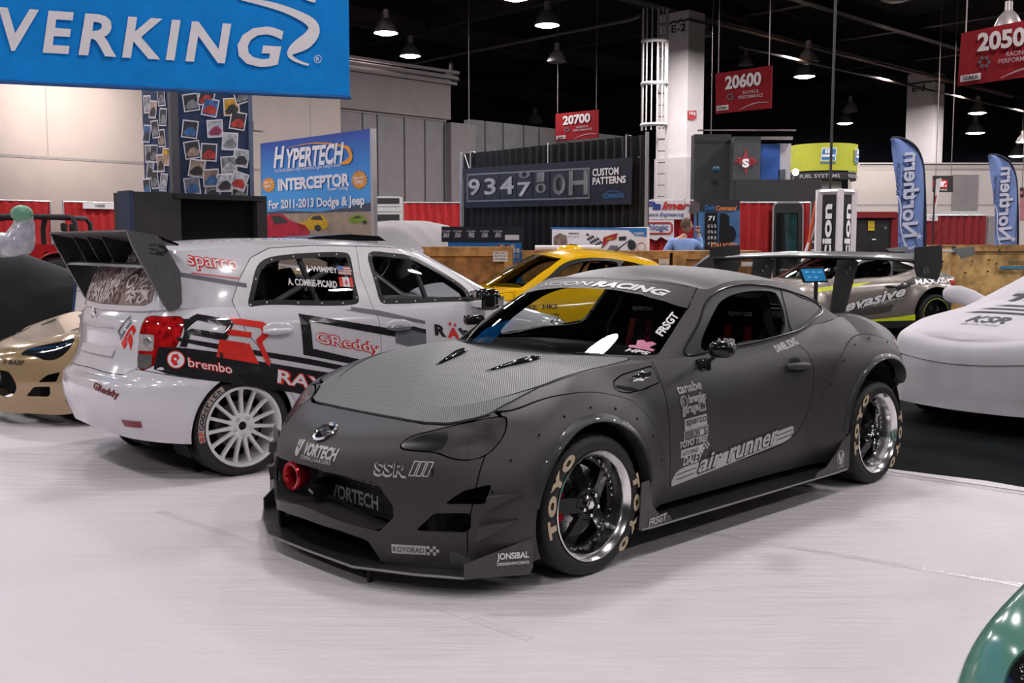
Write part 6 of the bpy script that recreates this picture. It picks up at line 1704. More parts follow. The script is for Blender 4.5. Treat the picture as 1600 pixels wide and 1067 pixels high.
# ---- covered vehicles: one draped cloth each
def covered(name, label, loc, yaw, m, L, W, prof, hem=.16, seam=.56, seam_in=.0, mirrors=None, fold=.012, sh=.80):
    """L = (front, rear) ends, W half width, prof = centre line (x, z) from nose to tail"""
    xf, xr = L; st = []
    plan = [(1, 0), (.985, .30), (.95, .58), (.86, .80), (.70, .93), (.45, 1), (.15, 1), (-.15, 1), (-.45, 1), (-.70, .97), (-.86, .86), (-.95, .64), (-.985, .34), (-1, 0)]
    cx, hx = (xf + xr) / 2, (xf - xr) / 2
    zc = lambda x: float(np.interp(-x, [-p[0] for p in prof], [p[1] for p in prof]))
    for (a, b) in plan:
        x, y = cx + hx * a, W * b
        zt = zc(cx + hx * a * .96); k_ = abs(a) ** 5; sz = min(sh, zt * .90 - .02) * (1 - k_) + (zt - .01) * k_
        sm_ = min(seam, sz - .12)
        st.append([(x * 1.0, y, hem), (cx + hx * a * 1.003, y * 1.005, (hem + sm_) / 2), (cx + hx * a, y, sm_), (cx + hx * a * .985, y * .975, (sm_ + sz) / 2 + .03), (cx + hx * a * .955, y * .93, sz)])
    G = skin(np.swapaxes(np.array(st), 0, 1), 150, 26)
    rnd = np.random.RandomState(4); P = G.reshape(-1, 3)
    fo = fold * (np.sin(P[:, 0] * 9 + 2 * np.sin(P[:, 2] * 4)) * .5 + np.sin(P[:, 0] * 4.3 + P[:, 1] * 6.1) * .5) * smooth01((P[:, 2] - hem) / .3)
    nrm = normals(outward(grid_mesh(G))); y0 = np.abs(P[:, 1]) < 1e-6; P = P + nrm * fo[:, None]; P[y0, 1] = 0
    G2 = P.reshape(G.shape)
    e = G2[-1]
    pc = np.array(prof)
    zq = np.interp(-e[:, 0], -pc[:, 0], pc[:, 1]); rows = []
    for i in range(15):
        s = i / 14; f = 1 - (1 - s) ** 2.6
        rows.append(np.c_[e[:, 0], e[:, 1] * (1 - s), e[:, 2] + (zq - e[:, 2]) * f])
    top = outward(grid_mesh(np.array(rows))); sd = outward(grid_mesh(G2))
    t = thing(name, label, 'covered car', loc, yaw)
    half = join(sd, top); o = panel('cover', half, m, t, True)
    bm = bmesh.new(); bm.from_mesh(o.data); bmesh.ops.remove_doubles(bm, verts=bm.verts, dist=2e-4)
    for k in range(2): bmesh.ops.smooth_vert(bm, verts=[v for v in bm.verts if v.co.z > hem + .05], factor=.5, use_axis_x=True, use_axis_y=True, use_axis_z=True)
    bm.to_mesh(o.data); bm.free()
    if seam_in:
        row = G2[int(26 * .55)]
        mb = MB(); mb.tube([(p[0] + (.002 if p[0] > cx else -.002), p[1] + .002, p[2]) for p in row] + [(p[0] + (.002 if p[0] > cx else -.002), -p[1] - .002, p[2]) for p in row[-2::-1]], .004, 5); mb.build('cover_seam', mat('seam_thread', (.32, .30, .32), .8, noise=(30, .1)), o)
    tr = tree(join(half, mir(half)))
    for (x_, s_) in ((.55, 1), (-2.0, 1), (.55, -1), (-2.0, -1)): place_wheel(wheel_plain(t, .31, .22, .2, 5, None, False), (cx + hx * .62) if x_ > 0 else cx - hx * .62, s_ * (W - .12), .31, s_ < 0)
    for (x, y, z) in mirrors or []:
        MB().tube([(x - .06, y * .74, z - .10), (x - .03, y * .86, z - .03), (x, y * .96, z), (x, y * 1.04, z), (x, y * 1.10, z - .005), (x, y * 1.13, z - .01)], [.09, .08, .08, .078, .06, .02], 14).build('mirror_pocket', m, o)
    return t, o, tr
COVW = mat('white_cover_cloth', (.60, .575, .615), .75, bump=(7, .25), noise=(4, .03))
cw, cwo, cwt = covered('covered_car', 'car under a pale lilac white fitted cover at the right edge', (4.235, 8.59, 0), math.radians(213), COVW, (.98, -3.2), .90,
    [(.98, .66), (.80, .76), (.3, .90), (-.1, .99), (-.4, 1.13), (-.75, 1.28), (-1.2, 1.38), (-1.7, 1.38), (-2.2, 1.27), (-2.8, .95), (-3.2, .72)], .17, .62, 1, [(-.30, -.86, 1.0), (-.30, .86, 1.0)], .008, .82)
DG = mat('cover_print', (.05, .048, .055), .7, noise=(40, .1))
hu, hv = Vector((0, 1, 0)), Vector((-1, 0, .25))
def ctext(s_, y, x, w, h, bold=.03, shear=.25, m=DG): return wrap_text('cover_lettering', s_, (x, y, 1.6), hu, Vector((-1, 0, .15)), w, h, cwt, m, cwo, bold, shear, 1, .006, .05, back=1.2)
ctext('KSR', -.02, .60, .34, .15, .015); ctext('KEN STOUT RACING', -.02, .73, .33, .035, .0)
ctext('TRD', .08, -.03, .62, .16, .05); ctext('TOYOTA RACING DEVELOPMENT', .08, -.14, .62, .03, 0, 0, mat('cover_print_grey', (.30, .28, .31), .7, noise=(40, .1)))
for k, (x, w) in enumerate(((.20, .55), (.31, .70), (.42, .80))): wrap_poly('cover_stripe', [[(-w / 2, -.018), (w / 2 - .12, -.018), (w / 2, .018), (-w / 2 + .12, .018)]], (x, .05, 1.6), hu, Vector((-1, 0, .15)), cwt, DG, cwo, .006, .06)
COVB = mat('black_cover_cloth', (.008, .008, .010), .9, bump=(9, .3), noise=(4, .1))
cb, cbo, cbt = covered('covered_car', 'car under a black cloth behind the gold coupe', at(-25, 470, 12.5) * 1.0 * Vector((1, 1, 0)) if False else Vector((at(-270, 470, 12.8).x, 12.8, 0)), math.radians(202), COVB, (.95, -3.2), .92,
    [(.95, .72), (.6, .86), (.0, .97), (-.5, 1.12), (-1.0, 1.30), (-1.6, 1.40), (-2.2, 1.34), (-2.8, 1.1), (-3.2, .85)], .1, .5, 0, None, .02, .80)
COVG = mat('grey_cover_cloth', (.20, .187, .19), .8, bump=(6, .35), noise=(3, .05))
yg = math.radians(246)
cg, cgo, cgt = covered('covered_car', 'tall vehicle under a loose grey cover behind the white hatchback roof', Vector((at(575, 380, 20.5).x, 20.5, 0)), yg, COVG, (.9, -3.4), 1.15,
    [(.9, .9), (.5, 1.16), (.1, 1.24), (-.3, 1.36), (-.55, 1.80), (-.9, 1.94), (-2.0, 1.96), (-2.7, 1.90), (-3.1, 1.65), (-3.4, 1.4)], .2, .7, 0, None, .03, 1.25)
# ---- red open off-roader behind the black covered car
RED = mat('offroader_red', (.30, .010, .012), .2, coat=.5, noise=(3, .03))
yj = math.radians(180 + 8); JD = 19.5
jeep = thing('off_roader', 'red open top off-road vehicle with black roll bars in front of the red drapes', 'car', Vector((at(109, 420, JD).x, JD, .52)), yj); jeep.scale = (.82, .82, .82)
# local x forward, origin below the rear axle; left flank (+y) faces the camera after the turn
mb = MB(); mb.prism([(.52, .62), (1.75, .62), (1.85, .70), (1.85, 1.14), (-.62, 1.14), (-.62, .70), (-.50, .66), (-.46, .80), (-.30, .98), (.30, .98), (.46, .80)], (0, .74, 0), (1, 0, 0), (0, 0, 1), (0, -1.48, 0)); mb.build('body_tub', RED, jeep, ang=30)
MB().prism([(1.85, .66), (3.15, .66), (3.2, .9), (3.1, 1.12), (1.85, 1.18)], (0, .62, 0), (1, 0, 0), (0, 0, 1), (0, -1.24, 0)).build('bonnet', RED, jeep, ang=30)
for s in (1, -1):
    for cx in (0, 2.42):
        rows = [[(cx + r * math.cos(a), s * y, .46 + r * math.sin(a) * .98) for (y, r) in ((.72, .54), (.93, .55), (.94, .50))] for a in np.linspace(.15, math.pi - .15, 17)]
        MB().grid(rows).build('wheel_flare', RED if cx == 0 else BLACK, jeep, fix=False); place_wheel(wheel_plain(jeep, .42, .24, .26, 5), cx, s * .90, .42, s < 0)
    BAR = mat('roll_bar_padding', (.010, .010, .011), .8, noise=(9, .2)); rb_ = MB()
    rb_.tube([(-.35, s * .66, 1.1), (-.32, s * .64, 1.62), (-.22, s * .62, 1.74), (.75, s * .60, 1.76), (.95, s * .60, 1.76), (1.55, s * .60, 1.74), (1.72, s * .62, 1.68), (1.84, s * .66, 1.16)], .055, 10); rb_.build('roll_bar', BAR, jeep)
    MB().tube([(.72, s * .66, 1.1), (.72, s * .62, 1.5), (.66, s * .60, 1.74)], .06, 10).build('roll_bar', BAR, jeep)
    for sx_ in (1.15, .15): 
        MB().box((sx_ - .12, s * .34 - .22, .85), (sx_ + .34, s * .34 + .22, 1.02), .05).build('seat', FABRIC, jeep); MB().box((sx_ - .22, s * .34 - .21, .95), (sx_ - .06, s * .34 + .21, 1.42), .06).build('seat', FABRIC, jeep); MB().box((sx_ - .21, s * .34 - .12, 1.43), (sx_ - .10, s * .34 + .12, 1.62), .04).build('head_rest', FABRIC, jeep)
    MB().tube([(.62, s * .745, .80), (.62, s * .75, 1.12)], .008, 6).build('door_line', BLACK, jeep); MB().box((.75, s * .75 - .01, 1.02), (.90, s * .75 + .03, 1.05), .008).build('door_handle', BLACK, jeep)
MB().tube([(.70, -.6, 1.75), (.70, .6, 1.75)], .05, 10).build('roll_bar', BAR, jeep); MB().tube([(-.24, -.62, 1.73), (-.24, .62, 1.73)], .05, 10).build('roll_bar', BAR, jeep)
MB().prism([(-.70, 1.12), (.70, 1.12), (.66, 1.70), (-.66, 1.70)], (1.83, 0, 0), (0, 1, 0), (0, 0, 1), (.02, 0, 0)).build('windshield', GLASS, jeep, smooth=False)
MB().box((-.80, -.8, .45), (-.62, .8, .62), .03).build('rear_bumper', BLACK, jeep)
MB().box((-.45, -.55, .52), (2.9, .55, .64)).build('chassis', BLACK, jeep)
# ---- plastic wrapped bundle lying on the black cover
def wrapped_bundle():
    m = mat('plastic_wrap', (.55, .53, .56), .12, trans=.25, coat=.6, bump=(26, .9), noise=(9, .2)); D = 12.2
    sil = [(-12, 388, 30), (2, 372, 34), (14, 352, 30), (26, 338, 22), (34, 333, 20)]
    t = place('wrapped_bundle', 'clear plastic wrapped bundle with a pale green top on the black covered car', 'bundle', at(20, 396, D))
    mb = MB(); prof = [((21, 398), 50), ((22, 389), 55), ((27, 376), 50), ((33, 363), 39), ((37, 351), 31), ((38, 342), 28), ((36, 333), 25), ((36, 326), 8)]
    rows = []; rnd = random.Random(5)
    for (c, w) in prof:
        p = at(c[0], c[1], D); r = w / 2 * D / F_PX
        rows.append([(p.x + r * (1 + .10 * math.sin(5 * a + c[1])) * math.cos(a), p.y + r * .8 * (1 + .12 * math.sin(4 * a + c[1] * .7)) * math.sin(a), p.z + .02 * math.sin(3 * a + c[1])) for a in np.linspace(0, 2 * math.pi, 25)])
    mb.grid(rows); mb.build('wrapping', m, t, fix=False)
    p = at(36, 334, D); MB().ball(p + Vector((.0, -.03, 0)), .125, 16, (1.0, .9, .8)).build('green_cap', mat('cap_green', (.16, .36, .22), .5, bump=(30, .6), noise=(9, .3)), t)
    p = at(4, 383, D); MB().ball(p, .2, 14, (1.3, .9, .75)).build('wrapping_fold', m, t)
wrapped_bundle()

pj = Vector((at(109, 420, JD).x, JD, 0)); o = MB().box((-4.2, -1.3, 0), (1.2, 1.3, .515), .02).build('display_plinth', mat('plinth_black', (.012, .012, .013), .6, noise=(5, .1))); o.location = pj + Vector((0, .35, 0)); o.rotation_euler = (0, 0, math.radians(8)); tag(o, 'low black plinth under the red off-road vehicle', 'plinth')
# ------------------------------------------------------------------ booths, banners, drapes and crates
PO_ = mat('aluminium_post', (.52, .51, .52), .35, .7, noise=(9, .05)); CHARC = mat('charcoal_panel', (.030, .028, .030), .6, noise=(5, .1)); REDCLOTH = mat('red_drape_cloth', (.40, .016, .018), .85, bump=(60, .2), noise=(5, .1)); DARKRED = mat('dark_red_cloth', (.20, .012, .016), .85, bump=(60, .2), noise=(5, .1)); BLACKCLOTH = mat('black_drape_cloth', (.013, .013, .015), .9, bump=(60, .2), noise=(5, .1))
PAPER = mat('paper_white', (.72, .68, .70), .6, noise=(9, .03)); DKTXT = mat('print_dark', (.03, .03, .035), .6, noise=(9, .1)); WHT = mat('print_white', (.80, .78, .82), .6, noise=(9, .03))
# -- big blue hanging banner
BLUE = mat('banner_blue', (.005, .25, .74), .75, spec=.2, noise=(4, .06), bump=(14, .08))
bdir = Vector((math.cos(math.radians(19)), math.sin(math.radians(19)), 0))
BF_ = Face(at(547, 155, 11.5), bdir)
bn_ = place('hanging_banner', 'huge bright blue hanging banner with white lettering at the top left', 'banner', at(547, 155, 11.5))
b0, b1 = BF_.ab(-420, 118)[0], 0.0; zb_, zt_ = BF_.ab(547, 154)[1], BF_.ab(547, -120)[1]
mb = MB(); rows = []
for j in range(9):
    t = j / 8; rows.append([tuple(BF_.xyz(b0 + (b1 - b0) * i / 60, zb_ + (zt_ - zb_) * t, .012 * math.sin(i * .5 + t * 3) * (1 - t))) for i in range(61)])
V, Fs = grid_mesh(np.array(rows)); V, Fs = shell((V, Fs), .012); link('banner_cloth', V, Fs, BLUE, bn_, True, 60)
MB().tube([tuple(BF_.xyz(b0, zb_ + .01, -.006)), tuple(BF_.xyz(.01, zb_ + .01, -.006))], .022, 10).build('banner_pole', mat('banner_hem', (.008, .10, .32), .6, noise=(9, .1)), bn_)
for a in (-.1, -2.2, -4.4): MB().cyl(BF_.xyz(a, zt_), BF_.xyz(a, 10.2), .008, 6).build('banner_wire', PIPE, bn_)
xs = ((-78, -10, 'O', 'c'), (-2, 64, 'V', 0), (64, 118, 'E', 0), (120, 182, 'R', 0), (188, 256, 'K', 0), (250, 288, 'I', 0), (287, 363, 'N', 0), (369, 444, 'G', 0))
for k, (x0, x1, ch, _) in enumerate(xs):
    yt = 12 + (x0 + x1) / 2 * .073; yb = 79 + (x0 + x1) / 2 * .060
    BF_.text('banner_lettering', ch, x0 + (2 if ch != 'I' else 8), yt, x1 - 1 - (4 if ch == 'I' else 0), yb + (2 if ch == 'G' else 0), WHT, bn_, .028, .18, lift=.03)
def ribbon(F, pts, ws, m, par, name, lift=.03):
    P = rounded(pts + pts[::-1], 1)[:0] if False else None
    Q = np.array([F.ab(*p) for p in pts]); t = np.concatenate([[0], np.cumsum(np.linalg.norm(np.diff(Q, axis=0), axis=1))]); q = np.linspace(0, t[-1], 50)
    S = nspline(t, Q, q); W = nspline(t, np.array(ws)[:, None], q)[:, 0] * 11.5 / F_PX / 2; T = np.gradient(S, axis=0); T /= np.linalg.norm(T, axis=1)[:, None]; N = np.c_[-T[:, 1], T[:, 0]]
    mb = MB(); mb.grid([[tuple(F.xyz(*(S[i] + N[i] * W[i]), lift)), tuple(F.xyz(*(S[i] - N[i] * W[i]), lift))] for i in range(50)]); return mb.build(name, m, par, smooth=False, fix=False)
ribbon(BF_, [(372, -2), (420, 8), (465, 24), (490, 45), (478, 65), (458, 78), (452, 86), (462, 95), (482, 102)], [4, 9, 12, 17, 20, 14, 8, 5, 3], WHT, bn_, 'banner_swoosh')
ribbon(BF_, [(440, -16), (470, -8), (488, 0), (492, 4)], [5, 8, 9, 3], WHT, bn_, 'banner_swoosh')
BF_.ring('banner_mark', [(496 + 6 * math.cos(a), 93 - 6.5 * math.sin(a)) for a in np.linspace(0, 2 * math.pi, 24, endpoint=False)], .006, WHT, bn_, .03); BF_.text('banner_lettering', 'R', 493.4, 89.5, 498.6, 96.5, WHT, bn_, .01, lift=.03)
# -- photo tower
D = 14.0; PT = at(272, 300, D); TF = Face(flat_of(PT), AX); TL_ = Face(flat_of(PT), -BX)
tw = place('photo_tower', 'dark blue square tower covered with tilted snapshots, under the blue banner', 'display tower', flat_of(PT))
NAVY = mat('tower_navy', (.010, .028, .085), .6, noise=(6, .3)); wr_ = TF.ab(393, 250)[0]; wl_ = -TL_.ab(225, 250)[0]; tz = TF.ab(300, 60)[1]
P = [TF.xyz(0, 0), TF.xyz(wr_, 0), TF.xyz(wr_, 0) + BX * wl_, TF.xyz(0, 0) + BX * wl_]
mb = MB(); mb.add([tuple(p) for p in P] + [tuple(p + Vector((0, 0, tz))) for p in P], [(0, 3, 2, 1), (4, 5, 6, 7), (0, 1, 5, 4), (1, 2, 6, 5), (2, 3, 7, 6), (3, 0, 4, 7)]); mb.build('tower_body', NAVY, tw, smooth=False)
c1 = TF.ab(279, 250)[0]; TF.slab('corner_post', -.03, c1, 0, tz, .08, mat('tower_grey', (.085, .08, .085), .6, noise=(6, .05)), tw, .03)
TF.slab('edge_post', TF.ab(389, 250)[0], wr_ + .02, 0, tz, .08, mat('tower_edge', (.09, .12, .20), .5, noise=(6, .05)), tw, .02)
random.seed(21)
def snapshot(F, cx, cy, w, h, a, cols):
    c, s = math.cos(a), math.sin(a)
    R_ = lambda x, y: (cx + (x * c - y * s), cy + (x * s + y * c))
    k = snapshot.k = getattr(snapshot, 'k', 0) + 1; lf = .006 + .0012 * (k % 9)
    o = F.px('snapshot', [R_(-w, h), R_(w, h), R_(w, -h), R_(-w, -h)], PAPER, tw, lf, .003); iw, ih = w * .86, h * .86
    F.px('snapshot_image', [R_(-iw, ih), R_(iw, ih), R_(iw, -ih), R_(-iw, -ih)], cols[0], o, lf + .001, .002)
    F.px('snapshot_subject', [R_(-iw, ih * .55), R_(-iw * .3, -ih * .2), R_(iw * .35, -ih * .35), R_(iw, ih * .25), R_(iw * .8, ih * .8), R_(-iw * .6, ih * .9)], cols[1], o, lf + .0018, .002)
pc = lambda n, c: mat('photo_' + n, c, .5, noise=(11, .45))
PCS = {'d': pc('dark', (.025, .026, .03)), 'g': pc('grey', (.20, .20, .21)), 'b': pc('blue', (.04, .13, .30)), 'r': pc('red', (.42, .03, .025)), 'y': pc('yellow', (.50, .26, .02)), 'w': pc('pale', (.45, .45, .47)), 'p': pc('plum', (.30, .04, .10)), 't': pc('tan', (.32, .22, .16))}
for (cx, cy, a, k1, k2) in ((298, 160, -.14, 'd', 'g'), (322, 152, .22, 'd', 'r'), (328, 168, .20, 'b', 'r'), (361, 167, -.05, 'y', 'd'), (371, 189, .17, 'd', 'r'), (377, 148, -.3, 'd', 'g'), (296, 202, .12, 'd', 'b'), (335, 201, -.06, 'w', 'p'), (359, 221, .05, 'w', 'g'), (300, 234, -.15, 'd', 't'), (326, 238, .05, 'd', 'r'), (376, 247, .16, 'w', 'd'), (357, 258, -.07, 'g', 'w'), (307, 263, .15, 't', 'd'), (329, 278, -.06, 't', 'b'), (350, 286, .0, 'w', 'd'), (373, 283, .32, 'w', 'r'), (300, 291, -.14, 'g', 'b'), (332, 300, .1, 'g', 'd'), (374, 301, .1, 'd', 'g')):
    snapshot(TF, cx, cy, 12.5, 14, a, (PCS[k1], PCS[k2]))
for (cx, cy, a, k1, k2) in ((231, 163, -.05, 'g', 'w'), (240, 171, .08, 't', 'd'), (253, 152, -.1, 'd', 'g'), (256, 183, .05, 'd', 'g'), (244, 202, -.15, 'd', 'g'), (231, 209, .1, 'b', 'd'), (253, 216, -.1, 'd', 't'), (233, 240, -.05, 'g', 'd'), (241, 240, .0, 'd', 'g'), (260, 245, .05, 'y', 't'), (252, 255, -.1, 't', 'd'), (236, 266, .08, 'g', 'd'), (243, 281, -.1, 'd', 'g'), (257, 285, .1, 'g', 'w'), (231, 293, -.1, 'd', 'b')):
    snapshot(TL_, cx, cy, 5.6, 14, a, (PCS[k1], PCS[k2]))
# -- black display kiosk with a screen recess
D = 11.6; KF = Face(at(207, 300, D), AX); kiosk = place('display_kiosk', 'black display kiosk with a dark screen recess, in front of the photo tower', 'kiosk', flat_of(at(207, 300, D)))
kw = KF.ab(417, 320)[0]; kz = KF.ab(207, 299)[1]; r0, r1 = KF.ab(283, 340)[0], KF.ab(402, 340)[0]; rz0, rz1 = .9, KF.ab(340, 312)[1]
mb = MB(); 
for (x0, x1, z0, z1) in ((0, r0, 0, kz), (r1, kw, 0, kz), (r0, r1, rz1, kz), (r0, r1, 0, rz0)): mb.prism([(x0, z0), (x1, z0), (x1, z1), (x0, z1)], KF.xyz(0, 0) * 1.0 - Vector((0, 0, KF.xyz(0, 0).z)), KF.u, KF.v, -KF.n * .5)
mb.build('kiosk_body', CHARC, kiosk, smooth=False); KF.slab('screen', r0, r1, rz0, rz1, .04, GLOSSBLACK, kiosk, -.10)
KF.slab('kiosk_trim', -.05, 0, 0, kz + .01, .3, mat('trim_navy', (.02, .035, .08), .5, noise=(9, .1)), kiosk, .02); KF.slab('kiosk_frame', r0 - .08, r1 + .08, rz1, rz1 + .05, .02, BLACK, kiosk, .02)
# -- red drapes at the left
RD1 = Face(LW.xyz(0, 0, .9), AX)
def red_drape(F, x0, x1, ytop, label, m=REDCLOTH, group=None, z0=0.02, seed=1, sign=None):
    a0, a1 = F.ab(x0, 330)[0], F.ab(x1, 330)[0]; z1 = F.ab((x0 + x1) / 2, ytop)[1]
    t = place('drape', label, 'drape', F.xyz(a0, 0) - Vector((0, 0, F.P.z)), group); p0, p1 = F.xyz(a0, 0), F.xyz(a1, 0); p0.z = p1.z = 0
    drape('drape_cloth', p0, p1, z0, z1 - .03, m, t, .2, .045, seed)
    MB().tube([tuple(p0 + Vector((0, 0, z1 - .02))), tuple(p1 + Vector((0, 0, z1 - .02)))], .022, 8).build('drape_rail', PO_, t)
    for p in (p0, p1): MB().cyl(p, p + Vector((0, 0, z1)), .022, 8).build('drape_post', PO_, t)
    return t
red_drape(RD1, -90, 79, 311, 'bright red pleated drape at the far left edge behind the off-roader', seed=2)
t_ = red_drape(RD1, 99, 203, 315, 'bright red pleated drape with a small white sign, left of the black kiosk', seed=3)
sg = RD1.px('booth_sign', [(127, 317), (179, 318), (179, 327), (127, 326)], PAPER, t_, .10, .01); RD1.text('sign_lettering', 'HORNER', 146, 319.5, 161, 323.5, DKTXT, sg, .02, lift=.115)
# -- blue billboard with lettering and painted cars
HF = Face(at(580, 201, 16.0), -BX); hy = place('billboard', 'blue billboard about power tuning with red and yellow cars along its bottom', 'billboard', flat_of(at(580, 201, 16)))
h0 = HF.ab(407, 223)[0]; hz1 = HF.ab(580, 201)[1]
def grad_mat():
    m = mat('billboard_blue', (.02, .10, .40), .45); nt = m.node_tree; b = nt.nodes['Principled BSDF']
    tc = nt.nodes.new('ShaderNodeTexCoord'); sp_ = nt.nodes.new('ShaderNodeSeparateXYZ'); cr = nt.nodes.new('ShaderNodeValToRGB'); mr = nt.nodes.new('ShaderNodeMapRange'); mr.inputs[1].default_value = 1.6; mr.inputs[2].default_value = 3.2
    nt.links.new(tc.outputs['Object'], sp_.inputs[0]); nt.links.new(sp_.outputs[2], mr.inputs[0]); nt.links.new(mr.outputs[0], cr.inputs[0]); nt.links.new(cr.outputs[0], b.inputs['Base Color'])
    cr.color_ramp.elements[0].color = (.10, .30, .58, 1); cr.color_ramp.elements[1].color = (.012, .05, .34, 1); e = cr.color_ramp.elements.new(.5); e.color = (.05, .33, .78, 1); return m
HF.slab('board', h0, 0, .55, hz1, .05, grad_mat(), hy); HF.slab('board_post', -.02, .05, 0, hz1, .07, PO_, hy, .01); HF.slab('board_post', h0 - .04, h0 + .02, 0, hz1, .07, PO_, hy, .0)
HF.px('board_ground', [(407, 333.5), (580, 329.5), (580, 420), (407, 430)], mat('board_sand', (.36, .27, .20), .5, noise=(5, .15)), hy, .004); HF.px('board_hills', [(407, 333), (440, 329), (500, 331), (555, 322), (580, 316), (580, 330), (407, 335)], mat('board_hills', (.06, .07, .12), .5, noise=(5, .2)), hy, .005)
HF.text('board_lettering', 'H', 428, 229, 446, 262, WHT, hy, .035, .25, .014); HF.text('board_lettering', 'YPERTECH', 447, 227.5, 537, 259.5, WHT, hy, .035, .25, .014); HF.text('board_lettering', 'The World Leader in High Performance Engine Tuning Products', 428, 259.5, 531, 267, WHT, hy, 0, .1, .014)
HF.text('board_lettering', 'INTERCEPTOR', 433, 275, 545, 295, WHT, hy, .045, 0, .014); HF.text('board_lettering', 'Power Tuning', 513, 291.5, 545, 299, WHT, hy, .01, .1, .014); HF.text('board_lettering', 'For 2011-2013 Dodge & Jeep', 417, 309, 566, 328, WHT, hy, .03, 0, .014)
ORG = mat('board_orange', (.75, .30, .03), .5, noise=(9, .2))
def star(F, cx, cy, r0, r1, n, m, par, lift): return F.px('board_burst', [(cx + (r0 if k % 2 else r1) * math.cos(math.pi * k / n), cy + (r0 if k % 2 else r1) * 1.15 * math.sin(math.pi * k / n)) for k in range(2 * n)], m, par, lift)
star(HF, 420.5, 289, 8, 11, 14, ORG, hy, .008); star(HF, 562, 281, 10, 14, 16, ORG, hy, .008); HF.text('board_lettering', 'New for', 415, 283, 427, 287, WHT, hy, .01, 0, .018); HF.text('board_lettering', 'SEMA!', 415, 289, 426, 294, WHT, hy, .01, 0, .018); HF.text('board_lettering', 'New for', 554, 275, 571, 280, WHT, hy, .01, 0, .018); HF.text('board_lettering', 'SEMA!', 555, 281, 570, 287, WHT, hy, .01, 0, .018)
ribbon(HF, [(450, 231), (480, 225), (510, 224), (535, 228), (547, 236), (549, 246), (540, 254), (533, 256)], [1, 2, 3, 6, 12, 14, 9, 3], ORG, hy, 'board_swoosh', .012)
def toy_car(F, pts, win, whe, m, par): 
    o = F.px('board_car', pts, m, par, .009); F.px('board_car_window', win, DKTXT, o, .012)
    for (x, y, r) in whe: F.px('board_car_wheel', [(x + r * math.cos(a), y + r * math.sin(a)) for a in np.linspace(0, 6.1, 12)], DKTXT, o, .013)
toy_car(HF, [(416, 338), (424, 334), (443, 335), (455, 345), (478, 352), (485, 362), (480, 375), (416, 376)], [(424, 337), (441, 338), (452, 348), (430, 350)], [(430, 375, 6)], mat('board_red', (.42, .015, .04), .4, noise=(9, .2)), hy)
toy_car(HF, [(467, 350), (480, 345), (487, 337), (503, 335), (511, 344), (514, 352), (511, 358), (470, 360)], [(486, 343), (490, 338), (501, 337), (506, 344)], [(497, 356, 5)], mat('board_yellow', (.62, .36, .01), .4, noise=(9, .2)), hy)
toy_car(HF, [(545, 340), (560, 334), (570, 338), (575, 347), (548, 349)], [(551, 341), (560, 337), (567, 340)], [(570, 347, 3)], mat('board_green', (.20, .30, .03), .4, noise=(9, .2)), hy)
# -- grey vented cabinet and second red drape
VF = Face(at(605, 330, 24.5), (1, .05)); vc = place('vent_cabinet', 'pale grey cabinet with dark louvre slots right of the blue billboard', 'cabinet', flat_of(at(605, 330, 24.5))); v0, v1 = VF.ab(580, 330)[0], VF.ab(627, 330)[0]; vz = VF.ab(600, 307)[1]
CGY = mat('cabinet_grey', (.40, .385, .375), .5, noise=(5, .05)); VF.slab('cabinet_body', v0, v1, 0, vz, .6, CGY, vc, 0, .015)
for (y0, y1) in ((309.5, 318), (335, 345)): VF.px('louvre_slot', [(582, y1), (624, y1), (624, y0), (582, y0)], mat('slot_dark', (.02, .018, .018), .6, noise=(9, .1)), vc, .01)
for y in (322, 330): VF.px('cabinet_line', [(581, y + .6), (626, y + .6), (626, y), (581, y)], SEAMM, vc, .01)
R2 = Face(at(632, 320, 26.5), (1, .10)); red_drape(R2, 631, 724, 315.5, 'low red drape with chrome rails between the vent cabinet and the black drape', seed=5)
# -- black drape with the number counter banner
DL, DR = at(725, 240, 18.4), at(1015, 210, 15.2); DF = Face(flat_of(DL), flat_of(DR) - flat_of(DL)); dz = DF.ab(870, 225)[1]
bd_ = place('drape', 'tall black pleated drape carrying the dark number counter banner', 'drape', flat_of(DL)); drape('drape_cloth', flat_of(DL), flat_of(DR), .02, dz, BLACKCLOTH, bd_, .17, .05, 9)
for x in (725, 1015): a = DF.ab(x, 250)[0]; MB().cyl(DF.xyz(a, 0, .06), DF.xyz(a, dz + .03, .06), .025, 8).build('drape_post', PO_, bd_)
for a_ in (.3, 3.9): MB().tube([DF.xyz(a_, dz, .0), DF.xyz(a_, dz + .02, .10), DF.xyz(a_, dz - .5, .10)], .012, 6).build('drape_hook', PO_, bd_)
cbn = place('banner', 'dark navy banner with rolling white counter digits reading CUSTOM PATTERNS', 'banner', DF.pt(733, 300, .12)); NVB = mat('banner_navy', (.010, .012, .028), .6, noise=(3, .1))
DF.px('banner_cloth', [(736.5, 325), (996.5, 319.5), (998.5, 246.5), (732.5, 264)], NVB, cbn, .14, .01)
FR = mat('banner_frame', (.20, .21, .26), .5, noise=(9, .1)); DF.ring('banner_frame', [(740, 316), (932, 311), (932, 262.5), (740, 272.5)], .025, FR, cbn, .148)
for (x0, x1) in ((741, 767), (768, 791), (792, 817), (818, 842), (845, 869), (871, 898), (899, 931)): DF.px('digit_drum', [(x0, 315 - (x0 - 741) * .026), (x1, 314.6 - (x1 - 741) * .026), (x1, 273 - (x1 - 741) * .052), (x0, 273.5 - (x0 - 741) * .052)], mat('drum_dark', (.018, .019, .026), .5, noise=(6, .2)), cbn, .146, .003)
DGT = mat('digit_white', (.42, .41, .43), .5, noise=(3, .25)); DGB = mat('digit_blur', (.17, .17, .18), .5, noise=(3, .5))
